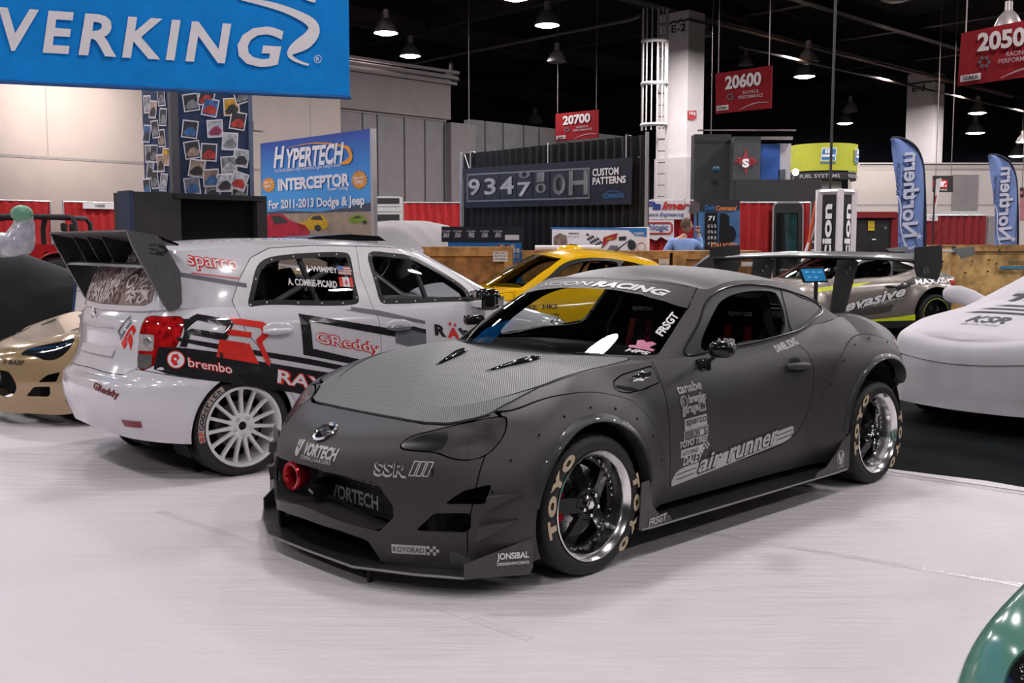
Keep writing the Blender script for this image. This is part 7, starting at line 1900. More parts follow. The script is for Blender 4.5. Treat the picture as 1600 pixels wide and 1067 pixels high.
for (s_, x0, y0, x1, y1, m) in (('9', 743, 280, 761, 306, DGT), ('3', 768, 279, 786, 304.5, DGT), ('4', 792, 277, 814, 304, DGT), ('7', 820, 285, 841, 307, DGT), ('0', 822, 268, 840, 279, DGB), ('1', 850, 270, 862, 285, DGB), ('0', 848, 287, 865, 302, DGB), ('0', 875, 272, 895, 305, DGB), ('H', 900, 267, 930, 305, DGB)): DF.text('banner_digit', s_, x0, y0, x1, y1, m, cbn, .02, 0, .16)
DF.text('banner_lettering', 'CUSTOM', 937, 263, 978, 275, WHT, cbn, .03, 0, .16); DF.text('banner_lettering', 'PATTERNS', 937, 276.5, 989, 288, WHT, cbn, .03, 0, .16)
BLT = mat('logo_blue', (.03, .16, .42), .5, noise=(9, .1)); DF.text('banner_lettering', 'COVERKING', 954, 303, 987, 310, BLT, cbn, .02, .3, .16); ribbon(DF, [(952, 306), (962, 300), (972, 299), (982, 302)], [.8, 1.6, 1.6, .6], BLT, cbn, 'banner_swoosh', .16)
for (x0, y0, x1, y1) in ((726, 241, 733, 263), (856, 223, 856, 255), (998, 245, 998, 246)): MB().tube([DF.pt(x0, y0, .09), DF.pt(x1, y1, .15)], .008, 6).build('banner_cord', PO_, cbn)
# -- info boards in front of the drape
IF = Face(at(740, 380, 16.2), (1, .06)); ib = place('info_board', 'black topped blue info board with white icons behind the left wooden crate', 'display board', flat_of(at(740, 380, 16.2))); IF.slab('board', IF.ab(700, 380)[0], IF.ab(815, 380)[0], 0, IF.ab(740, 377)[1], .08, mat('board_blue2', (.012, .15, .42), .5, noise=(6, .1)), ib); IF.slab('board_header', IF.ab(690, 380)[0], IF.ab(818, 380)[0], IF.ab(740, 378)[1], IF.ab(740, 354)[1], .10, mat('header_black', (.010, .012, .022), .5, noise=(6, .1)), ib, .01)
for x in (697, 715, 736, 757, 778): IF.px('board_icon', [(x - 5, 371), (x + 5, 371), (x + 5, 364), (x - 3, 363)], mat('icon_grey', (.30, .30, .33), .5, noise=(30, .8)), ib, .016); IF.text('board_lettering', 'COVER', x - 7, 360, x + 7, 362.5, WHT, ib, 0, 0, .02)
IF.px('board_panel', [(789, 375), (811, 375), (811, 367), (789, 367)], PAPER, ib, .016)
for i in range(2):
    for k in range(5): IF.px('board_photo', [(801 + i * 6, 395 + k * 9), (805.5 + i * 6, 395 + k * 9), (805.5 + i * 6, 388 + k * 9), (801 + i * 6, 388 + k * 9)], PCS['wgbdg'[k]], ib, .012)
for k in range(8): IF.px('board_photo', [(779 + k * 3.3, 388), (782 + k * 3.3, 388), (782 + k * 3.3, 382), (779 + k * 3.3, 382)], PCS['rwgdrbwg'[k]], ib, .012)
WF_ = Face(DF.P + DF.n * .16, DF.u); wb = place('info_board', 'white info board with crossed racing flags standing above the right wooden crates', 'display board', flat_of(WF_.pt(935, 375))); WF_.slab('board', WF_.ab(862, 375)[0], WF_.ab(1011, 375)[0], 0, WF_.ab(935, 356)[1], .06, PAPER, wb, 0, .012); WF_.px('board_stripe', [(862, 358), (982, 359), (992, 368), (1011, 370), (1011, 356), (862, 355)], mat('stripe_blue', (.02, .20, .55), .5, noise=(9, .1)), wb, .014); WF_.text('board_lettering', 'COVERKING', 991, 363, 1008, 367, WHT, wb, .02, .3, .02)
cells = MB()
for i in range(6):
    for j in range(4):
        if (i + j) % 2 == 0: x, y = 916 + i * 4 + j * .6, 364 + j * 3.6 + i * 1.6; cells.add([tuple(WF_.pt(*q, .016)) for q in ((x, y + 3.6), (x + 4, y + 5.2), (x + 4, y + 1.6), (x, y))], [(0, 1, 2, 3)])
cells.build('checkered_flag', DKTXT, wb, smooth=False); WF_.px('red_flag', [(942, 381), (944, 371), (955, 367), (966, 364), (963, 374), (952, 376), (944, 386)], mat('flag_red2', (.45, .03, .02), .5, noise=(9, .1)), wb, .016); WF_.px('flag_mark', [(950, 373), (958, 371), (958, 373), (950, 375)], mat('flag_gold', (.6, .42, .03), .5, noise=(9, .1)), wb, .02)
WF_.px('board_photo', [(866, 384), (887, 384), (886, 368), (876, 364), (866, 370)], PCS['t'], wb, .016); WF_.px('board_photo', [(890, 388), (903, 388), (903, 382), (890, 381)], DKTXT, wb, .016); WF_.px('board_photo', [(949, 391), (970, 391), (966, 384), (955, 383)], PCS['g'], wb, .016); WF_.px('board_photo', [(968, 376), (979, 375), (979, 369), (968, 370)], DKTXT, wb, .016)
WF_.px('board_photo', [(988 + 6.5 * math.cos(a), 383 + 8 * math.sin(a)) for a in np.linspace(0, 6.0, 16)], PCS['d'], wb, .016); WF_.ring('board_ring', [(1003 + 6 * math.cos(a), 386 + 6 * math.sin(a)) for a in np.linspace(0, 6.0, 16)], .012, mat('ring_red', (.5, .1, .08), .5, noise=(9, .1)), wb, .016); WF_.text('board_lettering', '*****', 889, 363, 905, 366, DKTXT, wb, .02, 0, .016); WF_.text('board_lettering', 'Seat covers fit', 889, 368, 906, 371, DKTXT, wb, 0, 0, .016)
# -- wooden crates
PLY = mat('plywood', (.33, .155, .050), .65, noise=(6, .45), bump=(40, .15)); BAT = mat('crate_batten', (.42, .225, .08), .6, noise=(8, .35), bump=(40, .15)); PLY2 = mat('plywood_bright', (.52, .32, .12), .6, noise=(5, .4), bump=(40, .15))
def crate(label, F, x0, x1, ytop, depth, bat, sign=None, m=PLY, knots=0, seed=1):
    a0, a1 = F.ab(x0, 400)[0], F.ab(x1, 400)[0]; zt = F.ab((x0 + x1) / 2, ytop)[1]; b = F.P.copy(); b.z = 0
    t = place('wooden_crate', label, 'crate', flat_of(F.xyz((a0 + a1) / 2, 0, -depth / 2)), 'wooden shipping crates')
    F.slab('crate_panel', a0, a1, .10, zt, depth, m, t)
    F.slab('crate_lid', a0 - .02, a1 + .02, zt, zt + .03, depth + .06, BAT, t, .03)
    for (p, q) in ((a0, a0 + .09), (a1 - .09, a1)): F.slab('batten', p, q, .10, zt, .03, BAT, t, .03)
    for x in bat: F.slab('batten', F.ab(x, 400)[0] - .05, F.ab(x, 400)[0] + .05, .10, zt, .03, BAT, t, .03)
    F.slab('batten', a0, a1, zt - .09, zt, .03, BAT, t, .028); F.slab('batten', a0, a1, .10, .2, .03, BAT, t, .028)
    for k in range(3): F.slab('skid', a0 + (a1 - a0 - .12) * k / 2, a0 + (a1 - a0 - .12) * k / 2 + .12, 0, .10, depth, BAT, t, 0)
    if sign:
        s = F.px('crate_label', [(sign[0], sign[3]), (sign[2], sign[3]), (sign[2], sign[1]), (sign[0], sign[1])], PAPER, t, .035)
        for k, tx in enumerate(('SEMA  2012', 'BOOTH 20', 'LAS VEGAS')): F.text('label_lettering', tx, sign[0] + 1.5, sign[1] + 1 + k * (sign[3] - sign[1]) * .3, sign[2] - 2, sign[1] + (k + .75) * (sign[3] - sign[1]) * .31, DKTXT, s, .01, 0, .04)
    return t
CF = Face(at(720, 400, 13.6), (1, -.02)); crate('plain plywood crate with a white paper label, left of the gap by the blue board', CF, 662, 799, 389, 1.1, (), (770.5, 393, 793, 408.5))
CF2 = Face(at(920, 400, 14.55), (1, -.02)); crate('plywood crate with teal tape on its rim below the white flags board', CF2, 816, 1046, 395, .42, (), (1029, 405, 1044, 413)); CF2.px('tape_patch', [(839, 398), (851, 398), (851, 395), (839, 395)], mat('teal_tape', (.05, .25, .27), .5, noise=(9, .1)), COL.objects[-1] if False else None, .05) if False else None
crate('plywood crate with a batten in front of the blue shirted person', CF2, 1051, 1187, 395, .9, (1066, 1140), (1158, 409, 1176, 416))
CF3 = Face(at(1540, 400, 19.3), (1, -.02)); rc_ = crate('large bright plywood crate with metal corners at the right edge', CF3, 1486, 1720, 385, 1.5, (), None, PLY2)
CF3.px('corner_bracket', [(1485, 396), (1492, 396), (1492, 384), (1485, 384)], STEEL, rc_, .05); CF3.text('crate_lettering', 'Northern', 1574, 405, 1602, 414, DKTXT, rc_, 0, .3, .04); CF3.px('crate_sticker', [(1561, 420), (1600, 420), (1600, 416), (1561, 416)], mat('sticker_blue', (.05, .25, .5), .5, noise=(9, .1)), rc_, .04)
for (x, y) in ((1507, 426), (1544, 406), (1542, 424), (1556, 412), (1518, 408)): CF3.px('knot', [(x + 2.2 * math.cos(a), y + 1.6 * math.sin(a)) for a in np.linspace(0, 5.5, 8)], mat('knot_brown', (.16, .06, .02), .6, noise=(9, .1)), rc_, .034)
for x in (1503, 1560): CF3.px('latch', [(x - 1.5, 395), (x + 1.5, 395), (x + 1.5, 389), (x - 1.5, 389)], STEEL, rc_, .05)
p0, p1 = CF2.pt(836, 391, .12), CF2.pt(942, 391, .12); zr = CF2.ab(931, 395)[1] + .03; p0.z = p1.z = zr + .035
o = MB().cyl(p0 - CF2.n * .35, p1 - CF2.n * .35, .04, 16).build('paper_tube', PAPER); tag(o, 'white paper tube lying on the crate with teal tape', 'tube')
# -- CUSTOM leaning signs by the gold bonnet
SF = Face(at(122, 440, 10.9), (1, .25)); sg_ = place('sign_board', 'small white sign board with blue edge behind the gold coupe bonnet', 'sign', flat_of(at(122, 440, 10.9)))
SF.px('sign_panel', [(113, 520), (160, 520), (160, 412), (124, 412)], PAPER, sg_, 0, .03); SF.px('sign_edge', [(109, 520), (113, 520), (124, 412), (119.5, 412)], mat('edge_blue', (.02, .05, .14), .5, noise=(9, .1)), sg_, .002, .03); SF.text('sign_lettering', 'CUSTOM', 118, 438, 168, 447, DKTXT, sg_, .01, .1, .012); SF.text('sign_lettering', 'PATTERNS', 118, 453, 148, 455.5, DKTXT, sg_, 0, .1, .012); SF.px('sign_band', [(108, 436), (165, 434.5), (165, 431), (108, 432.5)], CHARC, sg_, .012)
SF.slab('sign_foot', SF.ab(112, 440)[0], SF.ab(160, 440)[0], 0, .06, .4, CHARC, sg_, .1)
# ------------------------------------------------------------------ right hand side of the hall
# -- white sponsor signs and drape behind the person
QF_ = Face(at(1050, 340, 20.5), (1, -.03)); red_drape(QF_, 1014, 1100, 312, 'red drape behind the white sponsor signs and the person', seed=12)
s1 = place('sign_board', 'white sign with red and blue slanted lettering right of the black drape', 'sign', QF_.pt(1048, 328, .12)); QF_.px('sign_panel', [(985, 343), (1077, 343), (1077, 313), (985, 313)], PAPER, s1, .12, .02); [MB().tube([QF_.pt(x, 311, .0), QF_.pt(x, 311, .13), QF_.pt(x, 316, .13)], .01, 6).build('sign_hook', PO_, s1) for x in (1020, 1070)]
DBL = mat('lettering_blue', (.03, .05, .26), .5, noise=(9, .1)); LRD = mat('lettering_red', (.50, .03, .03), .5, noise=(9, .1))
QF_.text('sign_lettering', 'Pa', 1004, 315, 1032, 328, DBL, s1, .04, .3, .135); QF_.text('sign_lettering', 'lmer', 1033, 315, 1076, 328, LRD, s1, .04, .3, .135); QF_.text('sign_lettering', 'Performance Engineering', 985, 332, 1068, 340, DBL, s1, .01, .3, .135)
s2 = place('sign_board', 'white sign with wavy lower edge under the slanted lettering sign', 'sign', QF_.pt(1035, 356, .12)); QF_.px('sign_panel', [(990, 373), (1002, 377), (1014, 372), (1024, 376), (1032, 370), (1042, 376), (1052, 372), (1052, 343.5), (990, 343.5)], PAPER, s2, .11, .02); QF_.ring('sign_ring', [(985, 366), (1046, 366), (1050, 361), (1050, 351), (1046, 347), (985, 347)], .03, LRD, s2, .125); QF_.text('sign_lettering', 'dashlogic', 996, 350, 1043, 363, DBL, s2, .01, 0, .125)
# -- gauge banner
gb = place('banner', 'blue rayed gauge banner with orange lettering beside the person', 'banner', QF_.pt(1118, 350, .2)); NB = mat('gauge_blue', (.05, .14, .30), .5, noise=(5, .2)); QF_.px('banner_cloth', [(1082, 430), (1153, 430), (1153, 313), (1082, 313)], NB, gb, .2, .02)
QF_.px('banner_header', [(1082, 331), (1153, 328), (1153, 312.5), (1082, 312.5)], mat('header_dark', (.02, .024, .032), .5, noise=(5, .1)), gb, .21)
for k in range(14):
    a = math.pi * 2 * k / 14; r_ = 46; P_ = [(1119 + 14 * math.cos(a), 352 + 16 * math.sin(a)), (1119 + r_ * math.cos(a - .09), 352 + r_ * math.sin(a - .09)), (1119 + r_ * math.cos(a + .09), 352 + r_ * math.sin(a + .09))]
    if all(1083 < p[0] < 1152 and 331 < p[1] < 395 for p in P_): QF_.px('banner_ray', P_, mat('ray_blue', (.10, .24, .44), .5, noise=(5, .1)), gb, .212)
PHN = mat('phone_black', (.010, .010, .012), .3, noise=(9, .1))
QF_.px('phone_picture', [(1098, 400), (1118, 400), (1118, 332), (1099, 333)], PHN, gb, .216); QF_.px('phone_picture', [(1120, 392), (1137, 392), (1136, 338), (1131, 334), (1122, 334)], PHN, gb, .216); QF_.px('gauge_picture', [(1138 + 9 * math.cos(a), 366 + 13 * math.sin(a)) for a in np.linspace(0, 6, 16)], PHN, gb, .214)
for i in range(3):
    for j in range(4): QF_.px('phone_icon', [(1103 + i * 5, 356 + j * 9), (1106 + i * 5, 356 + j * 9), (1106 + i * 5, 351 + j * 9), (1103 + i * 5, 351 + j * 9)], mat('icon_grey', (.30, .30, .33), .5), gb, .219)
QF_.text('phone_lettering', '71', 1104, 338, 1114, 345, WHT, gb, .03, .1, .22); QF_.text('banner_lettering', 'Dash', 1098, 321, 1114, 329, mat('letter_blue', (.03, .15, .42), .5, noise=(9, .1)), gb, .02, .2, .23); ORL = mat('letter_orange', (.75, .22, .06), .5, noise=(9, .1)); QF_.text('banner_lettering', 'Command', 1115.5, 322, 1148, 329.5, ORL, gb, .03, .3, .23); QF_.text('banner_lettering', 'GAUGES?', 1108, 379.5, 1148, 389.5, ORL, gb, .03, 0, .23); QF_.text('banner_lettering', 'TO BUILD YOURS', 1116, 391, 1138, 394.5, WHT, gb, .02, 0, .23)
# -- red drape with the dark rounded door
RF2 = Face(at(1210, 350, 21.5), (1, .02)); red_drape(RF2, 1151, 1266, 315, 'bright red drape with a dark rounded door, left of the orange step ladder', seed=14)
dp = place('booth_door', 'dark glass booth door with rounded top and silver edge on the red drape', 'door', RF2.pt(1228, 395, .15) * 1.0); dp.location.z = 0; WORLD[dp.name] = Matrix.Translation(-dp.location)
dpts = [(1203, 485), (1206, 325), (1208, 320), (1213, 318), (1244, 318), (1249, 320), (1250, 326), (1248, 480)]; RF2.px('door_frame', dpts, mat('door_charcoal', (.025, .027, .027), .5, noise=(9, .1)), dp, .16, .06); RF2.ring('door_edge', dpts, .03, PO_, dp, .17); RF2.px('door_glass', [(1209, 440), (1242, 440), (1243, 333), (1210, 333)], GLOSSBLACK, dp, .175, .01); RF2.px('painted_door_reflection', [(1224, 390), (1241, 400), (1241, 335), (1222, 335)], mat('reflection_teal', (.02, .05, .055), .1, noise=(4, .3)), dp, .18, .004)  # the reflection in the door glass is a painted teal patch
# -- orange step ladder
ol = place('step_ladder', 'orange and white step ladder leaning left of the black lettered tower', 'ladder', flat_of(at(1268, 390, 19.5))); OF = Face(at(1268, 390, 19.5), (1, 0)); ORM = mat('ladder_orange', (.62, .10, .035), .5, noise=(9, .1)); gz = CAM_H - 0
for (x0, y0, x1, y1, m) in ((1276, 314, 1262, 392, ORM), (1281, 330, 1258, 398, PAPER), (1277, 320, 1275, 400, ORM), (1268, 352, 1262, 412, ORM)):
    p, q = OF.pt(x0, y0), OF.pt(x1, y1); d = (q - p); q = p + d * (p.z / (p.z - q.z)); MB().tube([p, q], .035, 6).build('ladder_rail', m, ol)
for k in range(7): y = 326 + k * 13; p, q = OF.pt(1275 - k * 1.6, y), OF.pt(1276.5, y); MB().tube([p, q], .025, 6).build('ladder_step', PAPER, ol)
# -- person in a pale blue shirt, seen from behind, right arm raised on a pole
def person():
    D = 18.2; c = at(1068, 400, D); base = Vector((c.x, D, 0)); t = place('person', 'person in pale blue shirt seen from behind, raising one arm to hold a pole', 'person', base)
    SH = mat('shirt_blue', (.21, .32, .60), .8, bump=(30, .3), noise=(6, .08)); SK = mat('skin', (.42, .22, .16), .6, noise=(9, .06)); HR = mat('hair_brown', (.10, .065, .04), .8, bump=(160, .5), noise=(30, .2)); TR = mat('trousers_dark', (.02, .02, .025), .8, noise=(9, .1))
    def skinned(name, pts, edges, rad, m, par):
        me = bpy.data.meshes.new(name); me.from_pydata([tuple(p) for p in pts], edges, []); o = bpy.data.objects.new(name, me); COL.objects.link(o)
        md = o.modifiers.new('s', 'SKIN'); md.use_smooth_shade = True; o.modifiers.new('b', 'SUBSURF').levels = 2
        for v, r in zip(me.skin_vertices[0].data, rad): v.radius = r if isinstance(r, tuple) else (r, r)
        me.skin_vertices[0].data[0].use_root = True
        bpy.context.view_layer.update(); n = bpy.data.meshes.new_from_object(o.evaluated_get(bpy.context.evaluated_depsgraph_get())); bpy.data.objects.remove(o); n.materials.clear(); n.materials.append(m); n.name = name
        for p in n.polygons: p.use_smooth = True
        q = bpy.data.objects.new(name, n); COL.objects.link(q); q.parent = par
        if par.name in WORLD: q.matrix_parent_inverse = WORLD[par.name]
        return q
    B = lambda x, y, z: base + Vector((x, y, z))
    sk = 1.03
    J = {'pel': (-.02, 0, .98), 'wst': (-.03, 0, 1.12), 'chs': (-.03, .02, 1.34), 'nck': (-.01, .03, 1.52), 'hd0': (.03, .02, 1.60), 'lsh': (-.20, .0, 1.45), 'lel': (-.33, -.03, 1.22), 'lwr': (-.24, -.14, 1.03), 'rsh': (.17, .0, 1.45), 'rel': (.30, .06, 1.33), 'rwr': (.27, .13, 1.60), 'lhp': (-.12, 0, .92), 'lkn': (-.13, -.03, .50), 'lan': (-.13, .02, .09), 'rhp': (.09, 0, .92), 'rkn': (.11, -.03, .50), 'ran': (.12, .02, .09)}
    nm = list(J); ix = {k: i for i, k in enumerate(nm)}; pts = [B(x * sk, y * sk, z * sk) for x, y, z in J.values()]
    E_ = [('pel', 'wst'), ('wst', 'chs'), ('chs', 'nck'), ('nck', 'hd0'), ('chs', 'lsh'), ('lsh', 'lel'), ('lel', 'lwr'), ('chs', 'rsh'), ('rsh', 'rel'), ('rel', 'rwr'), ('pel', 'lhp'), ('lhp', 'lkn'), ('lkn', 'lan'), ('pel', 'rhp'), ('rhp', 'rkn'), ('rkn', 'ran')]
    R_ = {'pel': (.155, .115), 'wst': (.155, .115), 'chs': (.175, .125), 'nck': .062, 'hd0': .058, 'lsh': .078, 'lel': .056, 'lwr': .038, 'rsh': .078, 'rel': .056, 'rwr': .038, 'lhp': .095, 'lkn': .065, 'lan': .042, 'rhp': .095, 'rkn': .065, 'ran': .042}
    skinned('body', pts, [(ix[a], ix[b]) for a, b in E_], [R_[k] for k in nm], SK, t)
    k2 = ['pel', 'wst', 'chs', 'nck', 'lsh', 'lel', 'lwr', 'rsh', 'rel', 'rwr']; i2 = {k: i for i, k in enumerate(k2)}
    def gr(v, g): return tuple(a + g for a in v) if isinstance(v, tuple) else v + g
    P2 = [pts[ix[k]] for k in k2]; P2[i2['nck']] = P2[i2['nck']] - Vector((0, 0, .03)); P2[i2['lwr']] = P2[i2['lwr']] * .93 + P2[i2['lel']] * .07; P2[i2['rwr']] = P2[i2['rwr']] * .85 + P2[i2['rel']] * .15
    skinned('shirt', P2, [(i2[a], i2[b]) for a, b in E_ if a in i2 and b in i2], [gr(R_[k], .016) for k in k2], SH, t)
    k3 = ['pel', 'lhp', 'lkn', 'lan', 'rhp', 'rkn', 'ran']; i3 = {k: i for i, k in enumerate(k3)}
    skinned('trousers', [pts[ix[k]] for k in k3], [(i3[a], i3[b]) for a, b in E_ if a in i3 and b in i3], [gr(R_[k], .014) for k in k3], TR, t)
    for k in ('lan', 'ran'):
        p = pts[ix[k]]; MB().ball(p + Vector((0, .08, -.045)), .06, 14, (.85, 2.2, .75)).build('shoe', BLACK, t)
    # head turned to the right, face in profile
    h = pts[ix['hd0']] + Vector((.02, .01, .13)); mb = MB(); rows = []
    for i in range(15):
        f = i / 14; a = math.pi * f
        r = []
        for j in range(25):
            b = 2 * math.pi * j / 24; x, y = math.sin(a) * math.cos(b), math.sin(a) * math.sin(b); z = math.cos(a)
            jaw = 1 - .28 * max(0, -z) * (1 if x > -.2 else .6)
            r.append((h.x + x * .098 * jaw + (.010 if z < 0 and x > 0 else 0), h.y + y * .078 * jaw, h.z + z * .125))
        rows.append(r)
    mb.grid(rows); hd_ = mb.build('head', SK, t, fix=False, ang=None)
    MB().tube([h + Vector((.088, .0, .02)), h + Vector((.112, .0, -.018)), h + Vector((.092, 0, -.03))], [.010, .016, .010], 8).build('nose', SK, hd_)
    for s in (-1, 1): MB().ball(h + Vector((.0, s * .078, -.005)), .030, 12, (.65, .3, 1)).build('ear', SK, hd_); MB().ball(h + Vector((.082, s * .032, .02)), .011, 8).build('eye', WHT, hd_)
    MB().tube([h + Vector((.088, -.022, -.062)), h + Vector((.094, 0, -.062)), h + Vector((.088, .022, -.062))], .006, 6).build('mouth', mat('lip', (.30, .10, .09), .6, noise=(9, .1)), hd_)
    rows = []
    for i in range(10):
        a = math.pi * .56 * i / 9; r = []
        for j in range(25):
            b = 2 * math.pi * j / 24; x, y, z = math.sin(a) * math.cos(b), math.sin(a) * math.sin(b), math.cos(a)
            if x > .55 and z < .45: x, z = .55 + (x - .55) * .2, z + .18
            r.append((h.x - .004 + x * .106, h.y + y * .087, h.z + .006 + z * .133))
        rows.append(r)
    MB().grid(rows).build('hair', HR, t, fix=False)
    # hands: right one closed on the pole
    rw_ = pts[ix['rwr']]; pole = rw_ + Vector((-.015, .035, .075))
    def hand(w, d, side, grip, nmh):
        d = Vector(d).normalized(); u, v, _ = basis(d); v = side.normalized(); u = d.cross(v)
        P = [w, w + d * .045, w + d * .085]; E3 = [(0, 1), (1, 2)]; rad = [.026, (.040, .020), (.042, .018)]
        for f in range(4):
            o = w + d * .085 + v * (.030 - .020 * f); n0 = len(P); L_ = (.075, .085, .078, .06)[f]
            if grip: q = [o + d * .02 + u * .012, o + d * .035 + u * .040, o + d * .010 + u * .058]
            else: q = [o + d * L_ * .4, o + d * L_ * .75 + u * .012, o + d * L_ + u * .03]
            P += q; E3 += [(2, n0), (n0, n0 + 1), (n0 + 1, n0 + 2)]; rad += [.0095, .009, .008]
        n0 = len(P); P += [w + d * .03 + v * .040 + u * .012, w + d * .055 + v * .058 + u * .030, w + d * .075 + v * .050 + u * .052]; E3 += [(1, n0), (n0, n0 + 1), (n0 + 1, n0 + 2)]; rad += [.013, .0105, .009]
        return skinned(nmh, P, E3, rad, SK, t)
    hand(rw_, (-.05, .10, 1), Vector((-1, .2, 0)), True, 'hand'); hand(pts[ix['lwr']], (.5, -.2, -.5), Vector((0, 1, 0)), False, 'hand')
    # the pole with its round grey head
    tp = place('pole', 'dark pole with a flat grey oval head held up by the person', 'pole', Vector((pole.x, pole.y, 0)))
    MB().cyl((pole.x + .06, pole.y, 0.0), (pole.x - .01, pole.y, 2.19), .016, 10).build('pole_shaft', BLACK, tp)
    q = at(1085, 324, pole.y - .02); mb = MB(); mb.prism([(-.095, -.10), (.03, -.12), (.085, -.06), (.095, .06), (.05, .11), (-.03, .11), (-.085, .04)], q + Vector((0, .02, 0)), (1, 0, 0), (0, 0, 1), (0, -.03, 0)); mb.build('pole_head', mat('head_grey', (.10, .085, .085), .7, noise=(9, .1)), tp, ang=30)
person()
# -- dark booth with the star emblem, blue and pale panels behind it
EF = Face(at(1166, 260, 27), (1, 0)); eb = place('exhibit_booth', 'tall dark booth with a red star emblem and blue panel above the red drape', 'booth', flat_of(at(1166, 260, 27)))
DGB2 = mat('booth_charcoal', (.022, .021, .023), .7, noise=(4, .1)); EF.slab('booth_wall', EF.ab(1088, 300)[0], EF.ab(1146, 300)[0], 0, EF.ab(1120, 207)[1], .5, DGB2, eb, -.4); EF.slab('emblem_panel', EF.ab(1145, 300)[0], EF.ab(1187, 300)[0], 0, EF.ab(1160, 213)[1], .6, mat('booth_slate', (.048, .052, .056), .7, noise=(4, .1)), eb)
EF.slab('blue_panel', EF.ab(1187, 300)[0], EF.ab(1222, 300)[0], 0, EF.ab(1200, 223)[1], .3, mat('booth_blue', (.012, .065, .27), .6, noise=(4, .1)), eb, -.3); EF.slab('pale_panel', EF.ab(1221, 300)[0], EF.ab(1240, 300)[0], 0, EF.ab(1230, 222)[1], .3, mat('booth_pale', (.36, .34, .37), .6, noise=(4, .05)), eb, -.35); EF.slab('booth_front', EF.ab(1147, 300)[0], EF.ab(1281, 300)[0], 0, EF.ab(1200, 281)[1], .4, DGB2, eb, .15)
EF.px('pale_window', [(1221, 279), (1232, 279), (1232, 263), (1221, 264)], mat('window_slate', (.06, .075, .085), .4, noise=(4, .1)), eb, -.3)
EF.slab('booth_truss', EF.ab(1088, 300)[0], EF.ab(1240, 300)[0], EF.ab(1160, 205)[1], EF.ab(1160, 203)[1], .1, PIPE, eb, .1); EF.slab('booth_band', EF.ab(1187, 300)[0], EF.ab(1240, 300)[0], EF.ab(1160, 217)[1], EF.ab(1160, 212)[1], .1, mat('band_grey', (.20, .18, .17), .6, noise=(4, .1)), eb, -.2)
ERD = mat('emblem_red', (.28, .022, .03), .6, noise=(9, .2)); star(EF, 1165, 252, 6, 19, 4, ERD, eb, .02); EF.text('booth_lettering', 'T', 1151, 246, 1161, 258, ERD, eb, .05, 0, .04); EF.text('booth_lettering', 'D', 1168, 247, 1181, 259, ERD, eb, .03, 0, .04); EF.text('booth_lettering', 'S', 1159, 248, 1170, 262, WHT, eb, .06, 0, .05); MB().ball(EF.pt(1119, 264, .02), .10, 10, (1, .3, .8)).build('emblem_dot', mat('dot_teal', (.01, .06, .09), .4, noise=(9, .1)), eb)
# -- lime round sign over the dark ring
LFc = at(1287, 262, 31.5); rad_ = abs(at(1340, 262, 30.5).x - at(1236, 262, 30.5).x) / 2; lc = Vector((at(1286, 262, 31).x, 31.0, 0))
ls = place('round_sign', 'lime green curved hanging sign with blue emblems over a black ring', 'sign', lc)
zz = lambda y: at(1286, y, 31 - rad_).z
LIME = mat('sign_lime', (.42, .44, .03), .6, noise=(4, .06))
def ringband(z0, z1, r, m, nm, a0=-.08, a1=math.pi + .08): 
    rows = [[tuple(lc + Vector((-r * math.cos(a), -r * math.sin(a), z))) for a in np.linspace(a0 - .2, a1 + .2, 49)] for z in (z0, z1)]
    V, Fs = grid_mesh(np.array(rows)); V, Fs = shell((V, Fs), .03); return link(nm, V, Fs, m, ls, True, 40)
ringband(zz(266), zz(223), rad_, LIME, 'sign_band'); ringband(zz(280), zz(268), rad_ * .98, BLACK, 'ring_band'); ringband(0, zz(281), rad_ * .55, mat('booth_pale', (.36, .34, .37), .6), 'sign_column')
EB = mat('emblem_blue', (.02, .17, .36), .5, noise=(9, .1))
def on_ring(a, z, r): return lc + Vector((-r * math.cos(a), -r * math.sin(a), z))
def ring_plate(a, y0, y1, wpx, m, lift, nm, sl=0): 
    w = wpx * 30 / F_PX / rad_ / 2; rr = rad_ + .03 + lift; V = [on_ring(a - w, zz(y1), rr), on_ring(a + w, zz(y1), rr), on_ring(a + w + sl, zz(y0), rr), on_ring(a - w + sl, zz(y0), rr)]; return link(nm, V, [(0, 1, 2, 3)], m, ls, False)
for (a, wp) in ((1.42, 22), (2.47, 16)):
    ring_plate(a, 231, 251, wp, WHT, .01, 'sign_emblem', .03); ring_plate(a, 232.5, 249.5, wp - 3, EB, .02, 'sign_emblem', .03)
    for d in (-.07, .0, .07): ring_plate(a + d * wp / 22, 233.5, 240, 2.6, WHT, .03, 'sign_emblem', .01)
    ring_plate(a, 241.5, 245, wp - 5, WHT, .03, 'sign_emblem'); ring_plate(a, 253, 255, wp, EB, .01, 'sign_emblem')
def ring_words(s_, a0, y0, y1, wpx, r, m):
    V, Fs, asp = text2d(s_, .02); w = wpx * 30 / F_PX / r; zc, hh = (zz(y0) + zz(y1)) / 2, abs(zz(y0) - zz(y1)); link('ring_lettering', [on_ring(a0 + p[0] * w / asp, zc + p[1] * hh, r + .035) for p in V], Fs, m, ls, False)
ring_words('FUEL SYSTEMS', 1.18, 271.5, 277.5, 62, rad_ * .98 + .01, mat('letter_grey', (.35, .35, .37), .5, noise=(9, .05))); ring_words('PERFORMANCE', 2.50, 271.5, 277.5, 45, rad_ * .98 + .01, mat('letter_grey', (.35, .35, .37), .5))
lp = at(1243, 269, 28.0); o = MB().ball(lp, .09, 12).build('flood_lamp', mat('flood_glow', (1, 1, 1), .5, emit=(1, .95, .85), estr=40)); tag(o, 'small bright flood lamp under the lime round sign', 'lamp'); MB().tube([lp + Vector((0, .05, 0)), lp + Vector((0, .25, -.05)), Vector((lp.x, lp.y + .25, 0))], .03, 6).build('lamp_arm', BLACK, o)
